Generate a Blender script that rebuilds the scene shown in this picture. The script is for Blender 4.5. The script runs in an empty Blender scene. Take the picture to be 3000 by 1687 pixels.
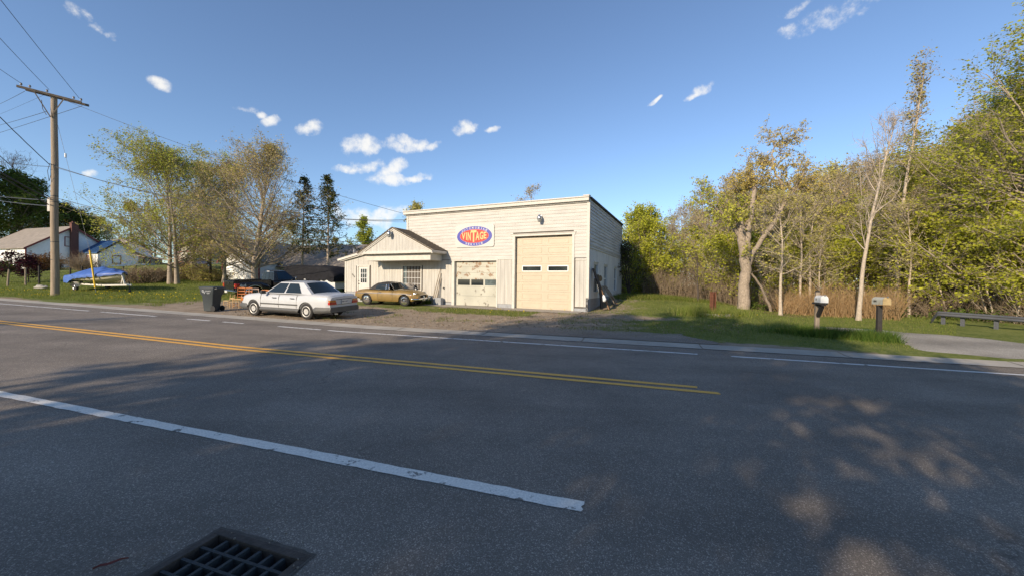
import bpy, math, random
import numpy as np
from mathutils import Vector, Matrix, noise as mnoise

# ------------------------------------------------------------------ camera
SC = bpy.context.scene
COL = SC.collection
RAD = math.radians
F = 1135.0; PT = RAD(.78); RO = RAD(.72); EYE = 1.6
_cp, _sp, _c, _s = math.cos(PT), math.sin(PT), math.cos(RO), math.sin(RO)
RM = np.array([[_c, -_s, 0], [_s, _c, 0], [0, 0, 1.]]) @ np.array([[1, 0, 0], [0, -_sp, -_cp], [0, _cp, -_sp]])
cam_d = bpy.data.cameras.new('camera'); cam = bpy.data.objects.new('camera', cam_d); COL.objects.link(cam)
cam_d.sensor_width = 36; cam_d.lens = 36 * F / 3000; cam_d.clip_start = .05; cam_d.clip_end = 3000
cam.matrix_world = Matrix(((RM[0][0], -RM[1][0], -RM[2][0], 0), (RM[0][1], -RM[1][1], -RM[2][1], 0),
                           (RM[0][2], -RM[1][2], -RM[2][2], EYE), (0, 0, 0, 1)))
SC.camera = cam
SC.view_settings.view_transform = 'Standard'; SC.view_settings.look = 'None'
SC.view_settings.exposure = 0.45; SC.view_settings.gamma = 1
SC.cycles.max_bounces = 6; SC.cycles.transparent_max_bounces = 8
SC.cycles.diffuse_bounces = 3; SC.cycles.glossy_bounces = 3
SC.cycles.use_denoising = True

# ------------------------------------------------------------------ sun
SUN_DIR = Vector((.69, .89, -.475)).normalized()          # the way the light travels
sd = bpy.data.lights.new('sun', 'SUN'); sd.energy = 4.5; sd.angle = RAD(.55); sd.color = (1, .83, .62)
so = bpy.data.objects.new('sun', sd); COL.objects.link(so)
so.rotation_euler = SUN_DIR.to_track_quat('-Z', 'Y').to_euler(); so.location = (0, -20, 30)

# ------------------------------------------------------------------ pixel <-> place
def ray(px, py):
    return RM.T @ np.array([(px - 1500) / F, (py - 843.5) / F, 1.])
def at(px, py, Y):
    d = ray(px, py); return Vector((d[0] * Y / d[1], Y, EYE + d[2] * Y / d[1]))
def px_dir(px, py):
    return Vector(ray(px, py)).normalized()

# ------------------------------------------------------------------ world: sky with small clouds
W = bpy.data.worlds.new('World'); SC.world = W; W.use_nodes = True
nt = W.node_tree; N = nt.nodes; L = nt.links; N.clear()
out = N.new('ShaderNodeOutputWorld'); bg = N.new('ShaderNodeBackground')
sky = N.new('ShaderNodeTexSky'); sky.sky_type = 'NISHITA'; sky.sun_disc = False
sky.sun_elevation = math.asin(-SUN_DIR.z); sky.sun_rotation = math.atan2(-SUN_DIR.x, -SUN_DIR.y)
sky.air_density = 1.0; sky.dust_density = .25; sky.ozone_density = 2.2; sky.altitude = 100
def nmath(op, a, b=None, c=None, nodes=None, links=None):
    nodes = nodes or N; links = links or L
    n = nodes.new('ShaderNodeMath'); n.operation = op
    for i, v in enumerate((a, b, c)):
        if v is None: continue
        if isinstance(v, (int, float)): n.inputs[i].default_value = v
        else: links.new(v, n.inputs[i])
    return n.outputs[0]
tc = N.new('ShaderNodeTexCoord')
dirv = tc.outputs['Generated']
# cloud clusters: (px, py, half width, half height, tilt) in degrees of view, as directions of the sky
CL = [(1067, 428, 54, 28, 0), (1200, 428, 70, 26, -.05), (1262, 430, 40, 13, -.1), (1060, 488, 85, 15, .0), (1140, 500, 60, 22, -.4), (1140, 528, 78, 20, .15), (1225, 528, 55, 13, -.15),
      (1360, 376, 40, 19, -.35), (1444, 378, 34, 11, -.15), (722, 324, 38, 15, .1), (765, 338, 26, 13, .3), (803, 356, 36, 15, -.2), (917, 376, 46, 21, .2), (474, 251, 40, 14, .25), (222, 28, 46, 15, .7), (262, 62, 36, 16, .7), (318, 98, 30, 13, .5),
      (283, 511, 24, 10, -.1), (1060, 640, 90, 22, .1), (1130, 622, 70, 16, 0), (2052, 270, 40, 16, -.45), (2030, 288, 30, 10, -.5), (1910, 293, 22, 8, -.5), (2470, 20, 190, 26, -.45), (2420, 58, 110, 18, -.5), (2350, 20, 60, 16, -.5)]
mask = None
nz0 = N.new('ShaderNodeTexNoise'); nz0.inputs['Scale'].default_value = 14; nz0.inputs['Detail'].default_value = 3
L.new(dirv, nz0.inputs['Vector'])
warp = N.new('ShaderNodeVectorMath'); warp.operation = 'MULTIPLY_ADD'
sub = N.new('ShaderNodeVectorMath'); sub.operation = 'SUBTRACT'; L.new(nz0.outputs['Color'], sub.inputs[0]); sub.inputs[1].default_value = (.5, .5, .5)
L.new(sub.outputs[0], warp.inputs[0]); warp.inputs[1].default_value = (.06, .06, .06); L.new(dirv, warp.inputs[2])
for (px, py, a, b, tl) in CL:
    a *= 1.12; b *= 1.25
    d = px_dir(px, py)
    right = px_dir(px + 30 * math.cos(tl), py + 30 * math.sin(tl)) - d; right.normalize()
    up = d.cross(right).normalized()
    wa = (px_dir(px + a, py) - px_dir(px, py)).length; wb = (px_dir(px, py + b) - px_dir(px, py)).length
    def dot(vec, s):
        n = N.new('ShaderNodeVectorMath'); n.operation = 'DOT_PRODUCT'; L.new(warp.outputs[0], n.inputs[0]); n.inputs[1].default_value = vec * s
        return n.outputs['Value']
    X = nmath('SUBTRACT', dot(right, 1 / wa), d.dot(right) / wa); Y_ = nmath('SUBTRACT', dot(up, 1 / wb), d.dot(up) / wb)
    r2 = nmath('ADD', nmath('MULTIPLY', X, X), nmath('MULTIPLY', Y_, Y_))
    fr = nmath('GREATER_THAN', dot(d, 1), .3)
    k = .62 if (py < 120) else 1.0
    g = nmath('MULTIPLY', nmath('MULTIPLY', nmath('SUBTRACT', 1.25, r2), k), fr)
    mask = g if mask is None else nmath('MAXIMUM', mask, g)
mask = nmath('MAXIMUM', mask, 0.0)
nz = N.new('ShaderNodeTexNoise'); nz.inputs['Scale'].default_value = 24; nz.inputs['Detail'].default_value = 9; nz.inputs['Roughness'].default_value = .68
L.new(dirv, nz.inputs['Vector'])
cl = nmath('ADD', nmath('MULTIPLY', mask, .74), nmath('MULTIPLY', nmath('SUBTRACT', nz.outputs['Fac'], .5), 2.3))
rmp = N.new('ShaderNodeMapRange'); rmp.interpolation_type = 'SMOOTHSTEP'; L.new(cl, rmp.inputs['Value'])
rmp.inputs['From Min'].default_value = .22; rmp.inputs['From Max'].default_value = 1.1; rmp.inputs['To Max'].default_value = .85
gate = nmath('MULTIPLY', rmp.outputs[0], nmath('MINIMUM', nmath('MULTIPLY', mask, 5.0), 1.0))
# faint high veil, upper left
hsv = N.new('ShaderNodeHueSaturation'); hsv.inputs['Saturation'].default_value = .92; hsv.inputs['Value'].default_value = 1.0
L.new(sky.outputs[0], hsv.inputs['Color'])
tint = N.new('ShaderNodeMix'); tint.data_type = 'RGBA'; tint.blend_type = 'MULTIPLY'; tint.inputs[0].default_value = 1
L.new(hsv.outputs[0], tint.inputs[6]); tint.inputs[7].default_value = (.87, .985, 1.13, 1)
mx = N.new('ShaderNodeMix'); mx.data_type = 'RGBA'; L.new(gate, mx.inputs[0]); L.new(tint.outputs[2], mx.inputs[6]); mx.inputs[7].default_value = (6.6, 6.4, 6.0, 1)
L.new(mx.outputs[2], bg.inputs[0]); bg.inputs[1].default_value = .12
L.new(bg.outputs[0], out.inputs[0])

# ------------------------------------------------------------------ terrain
ER = Vector((.9483, -.3173, 0)); EQ = Vector((.3173, .9483, 0))          # along the road, across it
def RQ(r, q): return (.9483 * r + .3173 * q, -.3173 * r + .9483 * q)
B0 = Vector((2.88, 18.69, .25)); BU = Vector((math.cos(RAD(-25)), math.sin(RAD(-25)), 0)); BV = Vector((-BU.y, BU.x, 0))
def S(x, a, b):
    t = np.clip((x - a) / (b - a), 0, 1); return t * t * (3 - 2 * t)
def hz(x, y):
    x = np.asarray(x, float); y = np.asarray(y, float)
    r = .9483 * x - .3173 * y; q = .3173 * x + .9483 * y
    zl = .014 * np.clip(-9 - r, 0, 110)
    b = .035 * np.clip(q - 10.9, 0, 12)
    gl = .02 * S(-r, 12, 24) + .03 * S(-r, 24, 36) + .055 * S(-r, 45, 60)
    hill = gl * np.clip(q - 16, 0, 26)
    u = (x - B0.x) * BU.x + (y - B0.y) * BU.y; v = (x - B0.x) * BV.x + (y - B0.y) * BV.y
    m = .42 * S(v, .3, 7) * (1 - S(u, 2, 9)) * S(u, -.5, .7) * (1 - .8 * S(v, 10, 15))
    rise = .0
    drop = 1.0 * S(x, 11.6, 16.5) * S(y, 15.8, 22) + .5 * S(v, 11, 18) * S(u, -2, 3)
    near = -.10 * S(-q, 0, 6)
    return zl + b + hill + m - drop * (1 - .0) + near * 0
def Z(x, y): return float(hz(x, y))
def G(px, py, t0=2.0, t1=140.0):
    """the point of the ground seen at a pixel of the photograph"""
    d = ray(px, py); t = np.concatenate([np.arange(t0, 40, .05), np.arange(40, t1, .25)])
    z = EYE + d[2] * t - hz(d[0] * t, d[1] * t)
    i = np.argmax(z < 0)
    if z[i] >= 0: i = len(t) - 1
    return Vector((d[0] * t[i], d[1] * t[i], Z(d[0] * t[i], d[1] * t[i])))
def onp(px, Y, py=840.):
    """point of the ground at depth Y under a pixel column"""
    p = at(px, py, Y); return Vector((p.x, p.y, Z(p.x, p.y)))

# ------------------------------------------------------------------ materials
MAT = {}
def mat(name, col, rough=.7, metal=0., var=0., vscale=6., bump=0., bscale=40., col2=None, thr=None, spec=.5, coat=0.,
        stretch=None, emit=None, alpha=None, detail=6., coords='Object'):
    """principled material with noise in colour and bump; thr=(lo,hi) turns the second colour into patches"""
    if name in MAT: return MAT[name]
    m = bpy.data.materials.new(name); m.use_nodes = True; t = m.node_tree; n = t.nodes; l = t.links
    p = n['Principled BSDF']; p.inputs['Base Color'].default_value = (*col, 1); p.inputs['Roughness'].default_value = rough
    p.inputs['Metallic'].default_value = metal; p.inputs['Specular IOR Level'].default_value = spec
    if coat: p.inputs['Coat Weight'].default_value = coat; p.inputs['Coat Roughness'].default_value = .06
    if var or col2 or bump:
        c = n.new('ShaderNodeTexCoord'); src = c.outputs[coords]
        if stretch:
            mp = n.new('ShaderNodeMapping'); mp.inputs['Scale'].default_value = stretch; l.new(src, mp.inputs[0]); src = mp.outputs[0]
    if var or col2:
        nz = n.new('ShaderNodeTexNoise'); nz.inputs['Scale'].default_value = vscale; nz.inputs['Detail'].default_value = detail
        nz.inputs['Roughness'].default_value = .65; l.new(src, nz.inputs['Vector'])
        mr = n.new('ShaderNodeMapRange'); l.new(nz.outputs['Fac'], mr.inputs['Value'])
        lo, hi = thr or (.3, .7); mr.inputs['From Min'].default_value = lo; mr.inputs['From Max'].default_value = hi
        mi = n.new('ShaderNodeMix'); mi.data_type = 'RGBA'; l.new(mr.outputs[0], mi.inputs[0])
        a = col if (col2 and thr) else tuple(x * (1 - var) for x in col)
        b = col2 if col2 else tuple(min(1, x * (1 + var)) for x in col)
        mi.inputs[6].default_value = (*a, 1); mi.inputs[7].default_value = (*b, 1)
        last = mi.outputs[2]
        if col2 and thr and var:
            n2 = n.new('ShaderNodeTexNoise'); n2.inputs['Scale'].default_value = vscale * .37; n2.inputs['Detail'].default_value = 5; l.new(src, n2.inputs['Vector'])
            m2 = n.new('ShaderNodeMapRange'); l.new(n2.outputs['Fac'], m2.inputs['Value']); m2.inputs['From Min'].default_value = .3; m2.inputs['From Max'].default_value = .7
            m2.inputs['To Min'].default_value = 1 - var; m2.inputs['To Max'].default_value = 1 + var
            mm = n.new('ShaderNodeMix'); mm.data_type = 'RGBA'; mm.blend_type = 'MULTIPLY'; mm.inputs[0].default_value = 1
            l.new(last, mm.inputs[6]); l.new(m2.outputs[0], mm.inputs[7]); last = mm.outputs[2]
        l.new(last, p.inputs['Base Color'])
    if bump:
        nb = n.new('ShaderNodeTexNoise'); nb.inputs['Scale'].default_value = bscale; nb.inputs['Detail'].default_value = 4; l.new(src, nb.inputs['Vector'])
        bm = n.new('ShaderNodeBump'); bm.inputs['Strength'].default_value = bump; bm.inputs['Distance'].default_value = .02
        l.new(nb.outputs['Fac'], bm.inputs['Height']); l.new(bm.outputs[0], p.inputs['Normal'])
    if emit: p.inputs['Emission Color'].default_value = (*emit, 1); p.inputs['Emission Strength'].default_value = 1
    MAT[name] = m; return m
def leafmat(name, c1, c2, c3, trans=.35):
    if name in MAT: return MAT[name]
    m = bpy.data.materials.new(name); m.use_nodes = True; t = m.node_tree; n = t.nodes; l = t.links; n.clear()
    o = n.new('ShaderNodeOutputMaterial'); g = n.new('ShaderNodeNewGeometry')
    r = n.new('ShaderNodeValToRGB'); e = r.color_ramp.elements; e[0].color = (*c1, 1); e[1].color = (*c3, 1)
    k = e.new(.5); k.color = (*c2, 1)
    oi = n.new('ShaderNodeObjectInfo')
    hs = n.new('ShaderNodeHueSaturation'); l.new(r.outputs[0], hs.inputs['Color'])
    mv = n.new('ShaderNodeMapRange'); l.new(oi.outputs['Random'], mv.inputs['Value']); mv.inputs['To Min'].default_value = .82; mv.inputs['To Max'].default_value = 1.18
    l.new(mv.outputs[0], hs.inputs['Value'])
    l.new(g.outputs['Random Per Island'], r.inputs[0])
    d = n.new('ShaderNodeBsdfDiffuse'); tr = n.new('ShaderNodeBsdfTranslucent'); mi = n.new('ShaderNodeMixShader'); mi.inputs[0].default_value = trans
    l.new(hs.outputs[0], d.inputs[0]); l.new(hs.outputs[0], tr.inputs[0]); l.new(d.outputs[0], mi.inputs[1]); l.new(tr.outputs[0], mi.inputs[2]); l.new(mi.outputs[0], o.inputs[0])
    MAT[name] = m; return m

# ------------------------------------------------------------------ mesh builder
class MB:
    def __init__(s, M=None): s.v = []; s.f = []; s.m = []; s.M = M; s.mi = 0
    def add(s, vs, fs, mi=None):
        b = len(s.v)
        if s.M is not None: vs = [s.M @ Vector(p) for p in vs]
        s.v += [tuple(p) for p in vs]; s.f += [tuple(b + i for i in f) for f in fs]; s.m += [s.mi if mi is None else mi] * len(fs); return s
    def box(s, c, d, rz=0, R=None, mi=None):
        x, y, z = d[0] / 2, d[1] / 2, d[2] / 2
        vs = [Vector((i * x, j * y, k * z)) for i in (-1, 1) for j in (-1, 1) for k in (-1, 1)]
        Rm = R if R is not None else Matrix.Rotation(rz, 3, 'Z')
        vs = [Rm @ p + Vector(c) for p in vs]
        return s.add(vs, [(0, 1, 3, 2), (4, 6, 7, 5), (0, 4, 5, 1), (2, 3, 7, 6), (0, 2, 6, 4), (1, 5, 7, 3)], mi)
    def bb(s, x0, x1, y0, y1, z0, z1, mi=None):
        return s.box(((x0 + x1) / 2, (y0 + y1) / 2, (z0 + z1) / 2), (abs(x1 - x0), abs(y1 - y0), abs(z1 - z0)), mi=mi)
    def bar(s, a, b, w, h=None, up=(0, 0, 1), mi=None):
        a = Vector(a); b = Vector(b); h = h or w; d = (b - a); ln = d.length
        if ln < 1e-6: return s
        d /= ln; x = d.cross(Vector(up))
        if x.length < 1e-4: x = d.cross(Vector((1, 0, 0)))
        x.normalize(); z = x.cross(d)
        R = Matrix((x, d, z)).transposed()
        return s.box((a + b) / 2, (w, ln, h), R=R, mi=mi)
    def tube(s, pts, rad, n=8, cap=True, mi=None):
        pts = [Vector(p) for p in pts]; K = len(pts)
        rad = rad if isinstance(rad, (list, tuple)) else [rad] * K
        vs = []; fs = []; ref = None
        for i, p in enumerate(pts):
            d = (pts[min(i + 1, K - 1)] - pts[max(i - 1, 0)])
            d = d.normalized() if d.length > 1e-9 else Vector((0, 0, 1))
            if ref is None: ref = d.orthogonal().normalized()
            x = (ref - d * ref.dot(d)); x = x.normalized() if x.length > 1e-5 else d.orthogonal().normalized(); ref = x; y = d.cross(x)
            for j in range(n):
                a = 2 * math.pi * j / n; vs.append(p + (x * math.cos(a) + y * math.sin(a)) * rad[i])
        for i in range(K - 1):
            for j in range(n):
                k = (j + 1) % n; fs.append((i * n + j, i * n + k, (i + 1) * n + k, (i + 1) * n + j))
        if cap: fs += [tuple(range(n))[::-1], tuple((K - 1) * n + j for j in range(n))]
        return s.add(vs, fs, mi)
    def lathe(s, prof, n=24, o=(0, 0, 0), axis='Z', mi=None):
        vs = []; fs = []; K = len(prof); o = Vector(o)
        for (r, z) in prof:
            for j in range(n):
                a = 2 * math.pi * j / n; c, t = r * math.cos(a), r * math.sin(a)
                p = {'Z': (c, t, z), 'Y': (c, z, t), 'X': (z, c, t)}[axis]; vs.append(o + Vector(p))
        for i in range(K - 1):
            for j in range(n):
                k = (j + 1) % n; fs.append((i * n + j, i * n + k, (i + 1) * n + k, (i + 1) * n + j))
        if prof[0][0] > 1e-4: fs.append(tuple(range(n))[::-1])
        if prof[-1][0] > 1e-4: fs.append(tuple((K - 1) * n + j for j in range(n)))
        return s.add(vs, fs, mi)
    def prism(s, poly, fn, d0, d1, mi=None):
        """poly of 2D points; fn(a,b,d) -> 3D point; extruded from d0 to d1"""
        n = len(poly); vs = [fn(a, b, d0) for a, b in poly] + [fn(a, b, d1) for a, b in poly]
        fs = [tuple(range(n)), tuple(range(2 * n - 1, n - 1, -1))] + [(i, i + n, (i + 1) % n + n, (i + 1) % n) for i in range(n)]
        return s.add(vs, fs, mi)
    def grid(s, P, mi=None, closed=False):
        K = len(P); n = len(P[0]); vs = [p for row in P for p in row]
        fs = [(i * n + j, i * n + j + 1, (i + 1) * n + j + 1, (i + 1) * n + j) for i in range(K - 1) for j in range(n - 1)]
        return s.add(vs, fs, mi)
    def build(s, name, mats, parent=None, smooth=None, bevel=0, fix=True):
        me = bpy.data.meshes.new(name); me.from_pydata(s.v, [], s.f)
        if not isinstance(mats, (list, tuple)): mats = [mats]
        for m in mats: me.materials.append(MAT[m] if isinstance(m, str) else m)
        if len(mats) > 1: me.polygons.foreach_set('material_index', s.m)
        if fix:
            import bmesh
            bm = bmesh.new(); bm.from_mesh(me); bmesh.ops.recalc_face_normals(bm, faces=bm.faces); bm.to_mesh(me); bm.free()
        if smooth is not None:
            me.polygons.foreach_set('use_smooth', [True] * len(me.polygons)); me.set_sharp_from_angle(angle=RAD(smooth))
        me.update()
        o = bpy.data.objects.new(name, me); COL.objects.link(o)
        if parent is not None: o.parent = parent
        if bevel:
            b = o.modifiers.new('bevel', 'BEVEL'); b.width = bevel; b.segments = 2; b.limit_method = 'ANGLE'; b.angle_limit = RAD(40)
        return o
def raw(name, V, Fq, mats, parent=None, smooth=False):
    """numpy verts (n,3) and faces (m,k) -> object"""
    me = bpy.data.meshes.new(name); V = np.ascontiguousarray(V, np.float32); Fq = np.ascontiguousarray(Fq, np.int32)
    m, k = Fq.shape; me.vertices.add(len(V)); me.vertices.foreach_set('co', V.ravel())
    me.loops.add(m * k); me.loops.foreach_set('vertex_index', Fq.ravel())
    me.polygons.add(m); me.polygons.foreach_set('loop_start', np.arange(0, m * k, k, dtype=np.int32))
    if smooth: me.polygons.foreach_set('use_smooth', np.ones(m, bool))
    for q in (mats if isinstance(mats, (list, tuple)) else [mats]): me.materials.append(MAT[q] if isinstance(q, str) else q)
    me.update(calc_edges=True)
    o = bpy.data.objects.new(name, me); COL.objects.link(o)
    if parent is not None: o.parent = parent
    return o
def tag(o, label=None, cat=None, group=None, kind=None):
    if label: o['label'] = label
    if cat: o['category'] = cat
    if group: o['group'] = group
    if kind: o['kind'] = kind
    return o
def thing(name, label, cat, loc=(0, 0, 0), rz=0, group=None):
    o = bpy.data.objects.new(name, None); COL.objects.link(o); o.empty_display_size = .2
    o.location = loc; o.rotation_euler = (0, 0, rz); return tag(o, label, cat, group)
def dup(root, loc=None, rz=None, label=None, scale=None, group=None):
    def cp(o, par):
        c = o.copy(); COL.objects.link(c); c.parent = par
        for ch in list(o.children): cp(ch, c)
        return c
    r = cp(root, None)
    if loc is not None: r.location = loc
    if rz is not None: r.rotation_euler = (0, 0, rz)
    if scale is not None: r.scale = scale if isinstance(scale, (tuple, list)) else (scale,) * 3
    if label: r['label'] = label
    if group: r['group'] = group
    return r
def textmesh(txt, size=1., bold=.0, space=1.0):
    cu = bpy.data.curves.new('t', 'FONT'); cu.body = txt; cu.size = size; cu.align_x = 'CENTER'; cu.align_y = 'CENTER'
    cu.offset = bold; cu.space_character = space; cu.resolution_u = 3; cu.fill_mode = 'FRONT'
    ob = bpy.data.objects.new('t', cu); COL.objects.link(ob)
    dg = bpy.context.evaluated_depsgraph_get(); me = bpy.data.meshes.new_from_object(ob.evaluated_get(dg))
    vs = [v.co.copy() for v in me.vertices]; fs = [tuple(p.vertices) for p in me.polygons]
    bpy.data.objects.remove(ob); bpy.data.meshes.remove(me); bpy.data.curves.remove(cu)
    return vs, fs
# ------------------------------------------------------------------ common materials
mat('white_siding', (.50, .48, .44), .75, var=.10, vscale=5, col2=(.33, .31, .28), thr=(.62, .76), stretch=(.6, .6, 3.5), bump=.25, bscale=30)
mat('white_board', (.465, .445, .40), .75, var=.13, vscale=4, col2=(.35, .33, .30), thr=(.60, .78), stretch=(4, 4, .5), bump=.25, bscale=24)
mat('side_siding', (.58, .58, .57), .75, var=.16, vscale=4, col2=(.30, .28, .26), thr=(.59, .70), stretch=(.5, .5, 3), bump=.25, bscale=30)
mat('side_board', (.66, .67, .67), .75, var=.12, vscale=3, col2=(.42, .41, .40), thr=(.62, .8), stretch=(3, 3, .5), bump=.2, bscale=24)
mat('trim_white', (.54, .515, .46), .65, var=.10, vscale=5, bump=.1)
mat('dark_gap', (.10, .085, .07), .9)
mat('concrete', (.34, .32, .28), .9, var=.18, vscale=5, bump=.4, bscale=60)
mat('block', (.30, .31, .32), .9, var=.2, vscale=6, bump=.5, bscale=40)
mat('glass_dark', (.015, .02, .022), .06, spec=.6)
mat('glass_grey', (.075, .10, .105), .12, spec=.6, var=.5, vscale=2.5)
mat('door_cream', (.47, .405, .30), .5, var=.05, vscale=2, bump=.05)
mat('door_peel', (.44, .43, .36), .75, var=.12, vscale=3.4, col2=(.27, .18, .115), thr=(.575, .605), bump=.4, bscale=20, detail=8)
mat('door_peel_low', (.44, .43, .36), .75, var=.12, vscale=3, col2=(.18, .16, .13), thr=(.59, .63), bump=.4, bscale=20, detail=8, stretch=(1, 1, .8))
mat('shingle', (.115, .09, .06), .9, var=.35, vscale=9, bump=.6, bscale=60, stretch=(1, 1, 3))
mat('steel', (.42, .43, .44), .35, metal=.9, var=.15, vscale=12)
mat('chrome', (.75, .74, .72), .12, metal=1.)
mat('black_rubber', (.018, .018, .019), .75, var=.3, vscale=15)
mat('black_metal', (.02, .02, .022), .5)
mat('rust', (.11, .04, .02), .85, var=.4, vscale=14, bump=.4)
mat('wood_grey', (.27, .215, .155), .85, var=.3, vscale=6, stretch=(6, 6, .5), bump=.4, bscale=20)
mat('wood_pole', (.30, .235, .165), .85, var=.32, vscale=5, stretch=(7, 7, .25), bump=.5, bscale=20)
mat('wood_dark', (.03, .026, .023), .8, var=.3, vscale=8)
mat('wood_brown', (.20, .115, .055), .75, var=.35, vscale=8, stretch=(3, 3, .6))
mat('white_paint', (.78, .78, .76), .4)

# ------------------------------------------------------------------ ground
def ground_material():
    m = bpy.data.materials.new('ground'); m.use_nodes = True; t = m.node_tree; n = t.nodes; l = t.links
    p = n['Principled BSDF']; p.inputs['Roughness'].default_value = .95; p.inputs['Specular IOR Level'].default_value = .15
    c = n.new('ShaderNodeTexCoord'); src = c.outputs['Object']
    def noise(s, d=5, r=.6):
        q = n.new('ShaderNodeTexNoise'); q.inputs['Scale'].default_value = s; q.inputs['Detail'].default_value = d; q.inputs['Roughness'].default_value = r
        l.new(src, q.inputs['Vector']); return q.outputs['Fac']
    def mixc(f, a, b):
        q = n.new('ShaderNodeMix'); q.data_type = 'RGBA'
        if isinstance(f, (int, float)): q.inputs[0].default_value = f
        else: l.new(f, q.inputs[0])
        for i, v in ((6, a), (7, b)):
            if isinstance(v, tuple): q.inputs[i].default_value = (*v, 1)
            else: l.new(v, q.inputs[i])
        return q.outputs[2]
    def mr(f, a, b, c_=0, d=1):
        q = n.new('ShaderNodeMapRange'); l.new(f, q.inputs[0]); q.inputs[1].default_value = a; q.inputs[2].default_value = b; q.inputs[3].default_value = c_; q.inputs[4].default_value = d; return q.outputs[0]
    def mth(op, a, b): return nmath(op, a, b, nodes=n, links=l)
    grass = mixc(mr(noise(1.3, 6), .35, .65), (.085, .115, .022), (.16, .18, .045))
    grass = mixc(mr(noise(14, 4), .45, .75), grass, (.22, .22, .08))
    dirt = mixc(mr(noise(2.2, 6), .35, .65), (.24, .185, .13), (.35, .285, .21))
    dirt = mixc(mr(noise(30, 3), .5, .8), dirt, (.16, .12, .085))
    litter = mixc(mr(noise(4, 6), .35, .65), (.11, .075, .04), (.20, .15, .085))
    a = n.new('ShaderNodeAttribute'); a.attribute_name = 'dirt'; b = n.new('ShaderNodeAttribute'); b.attribute_name = 'litter'
    f = mr(mth('ADD', a.outputs['Fac'], mth('MULTIPLY', mth('SUBTRACT', noise(1.1, 8, .7), .5), 1.7)), .38, .62)
    g = mr(mth('ADD', b.outputs['Fac'], mth('MULTIPLY', mth('SUBTRACT', noise(.8, 6), .5), 1.2)), .4, .6)
    col = mixc(g, mixc(f, grass, dirt), litter)
    l.new(col, p.inputs['Base Color'])
    bm = n.new('ShaderNodeBump'); bm.inputs['Strength'].default_value = .5; bm.inputs['Distance'].default_value = .04
    l.new(noise(18, 5), bm.inputs['Height']); l.new(bm.outputs[0], p.inputs['Normal'])
    MAT['ground'] = m
ground_material()
GR = (-2.53, -1.79, 1.03, 1.75)     # the drain: r0,r1,q0,q1
def axis(lo, hi, step, far, grow=1.22, extra=()):
    a = list(np.arange(lo, hi, step)) + [hi]
    s = step; x = hi
    while x < far: s *= grow; x += s; a.append(x)
    s = step; x = lo
    while x > -far: s *= grow; x -= s; a.insert(0, x)
    a = sorted(set([round(v, 4) for v in a] + [round(e, 4) for e in extra])); return np.array(a)
ra = axis(-60, 24, .4, 900, extra=GR[:2]); qa = axis(10.2, 40, .35, 900, extra=[-6, -2, 1.0] + list(GR[2:]) + [4, 7])
Rg, Qg = np.meshgrid(ra, qa, indexing='ij'); Xg = .9483 * Rg + .3173 * Qg; Yg = -.3173 * Rg + .9483 * Qg
Zg = hz(Xg, Yg) - .05 * (S(-Qg, -11.4, -10.8)) - .0
far = np.sqrt(Xg ** 2 + Yg ** 2)
Zg = Zg + 0.0
V = np.stack([Xg, Yg, Zg], -1).reshape(-1, 3); nr, nq = len(ra), len(qa)
idx = np.arange(nr * nq).reshape(nr, nq)
Fq = np.stack([idx[:-1, :-1], idx[1:, :-1], idx[1:, 1:], idx[:-1, 1:]], -1)
rc = (ra[:-1] + ra[1:]) / 2; qc = (qa[:-1] + qa[1:]) / 2
hole = ((rc[:, None] > GR[0]) & (rc[:, None] < GR[1]) & (qc[None] > GR[2]) & (qc[None] < GR[3]))
gnd = raw('ground', V, Fq[~hole].reshape(-1, 4), 'ground', smooth=True); tag(gnd, kind='structure')
x, y = V[:, 0], V[:, 1]; r = Rg.ravel(); q = Qg.ravel()
ub = (x - B0.x) * BU.x + (y - B0.y) * BU.y; vb = (x - B0.x) * BV.x + (y - B0.y) * BV.y
lot = S(r, -27, -22) * (1 - S(r, -2.5, 1.8)) * (1 - S(q, 15.6, 17.2) * (1 - S(r, -17, -14)))
verge = 1 - S(q, 11.5, 12.0 + .5 * np.sin(r * .7))
patch = S(ub, -6.6, -5.9) * (1 - S(ub, -1.6, -.9)) * S(vb, -3.3, -2.7) * (1 - S(vb, -1.25, -1.0))
under = S(ub, -14, -12) * (1 - S(ub, -7, -6)) * S(vb, -3.4, -2.8) * .55
gravel = np.exp(-(((x - 5.6) / 1.3) ** 2 + ((y - 15.9) / .8) ** 2)) * .9 + np.exp(-(((x - 3.2) / 1.6) ** 2 + ((y - 16.6) / .9) ** 2)) * .6
dirt = np.clip(np.maximum(np.maximum(lot * .88, verge), gravel) - patch * .95 - under * lot, 0, 1)
dirt = np.where(q < 1.1, .5, dirt)
litter = S(x, 11.2, 12.6) * S(y, 15.6, 17) + .9 * S(vb, 10.5, 13) * S(ub, -6, 0) * S(x, 4, 8)
litter = litter * (1 - S(np.abs(q - 13), 0, 0.01) * 0)
for nm, arr in (('dirt', dirt), ('litter', np.clip(litter, 0, 1))):
    at_ = gnd.data.attributes.new(nm, 'FLOAT', 'POINT'); at_.data.foreach_set('value', arr.astype(np.float32))

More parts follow.
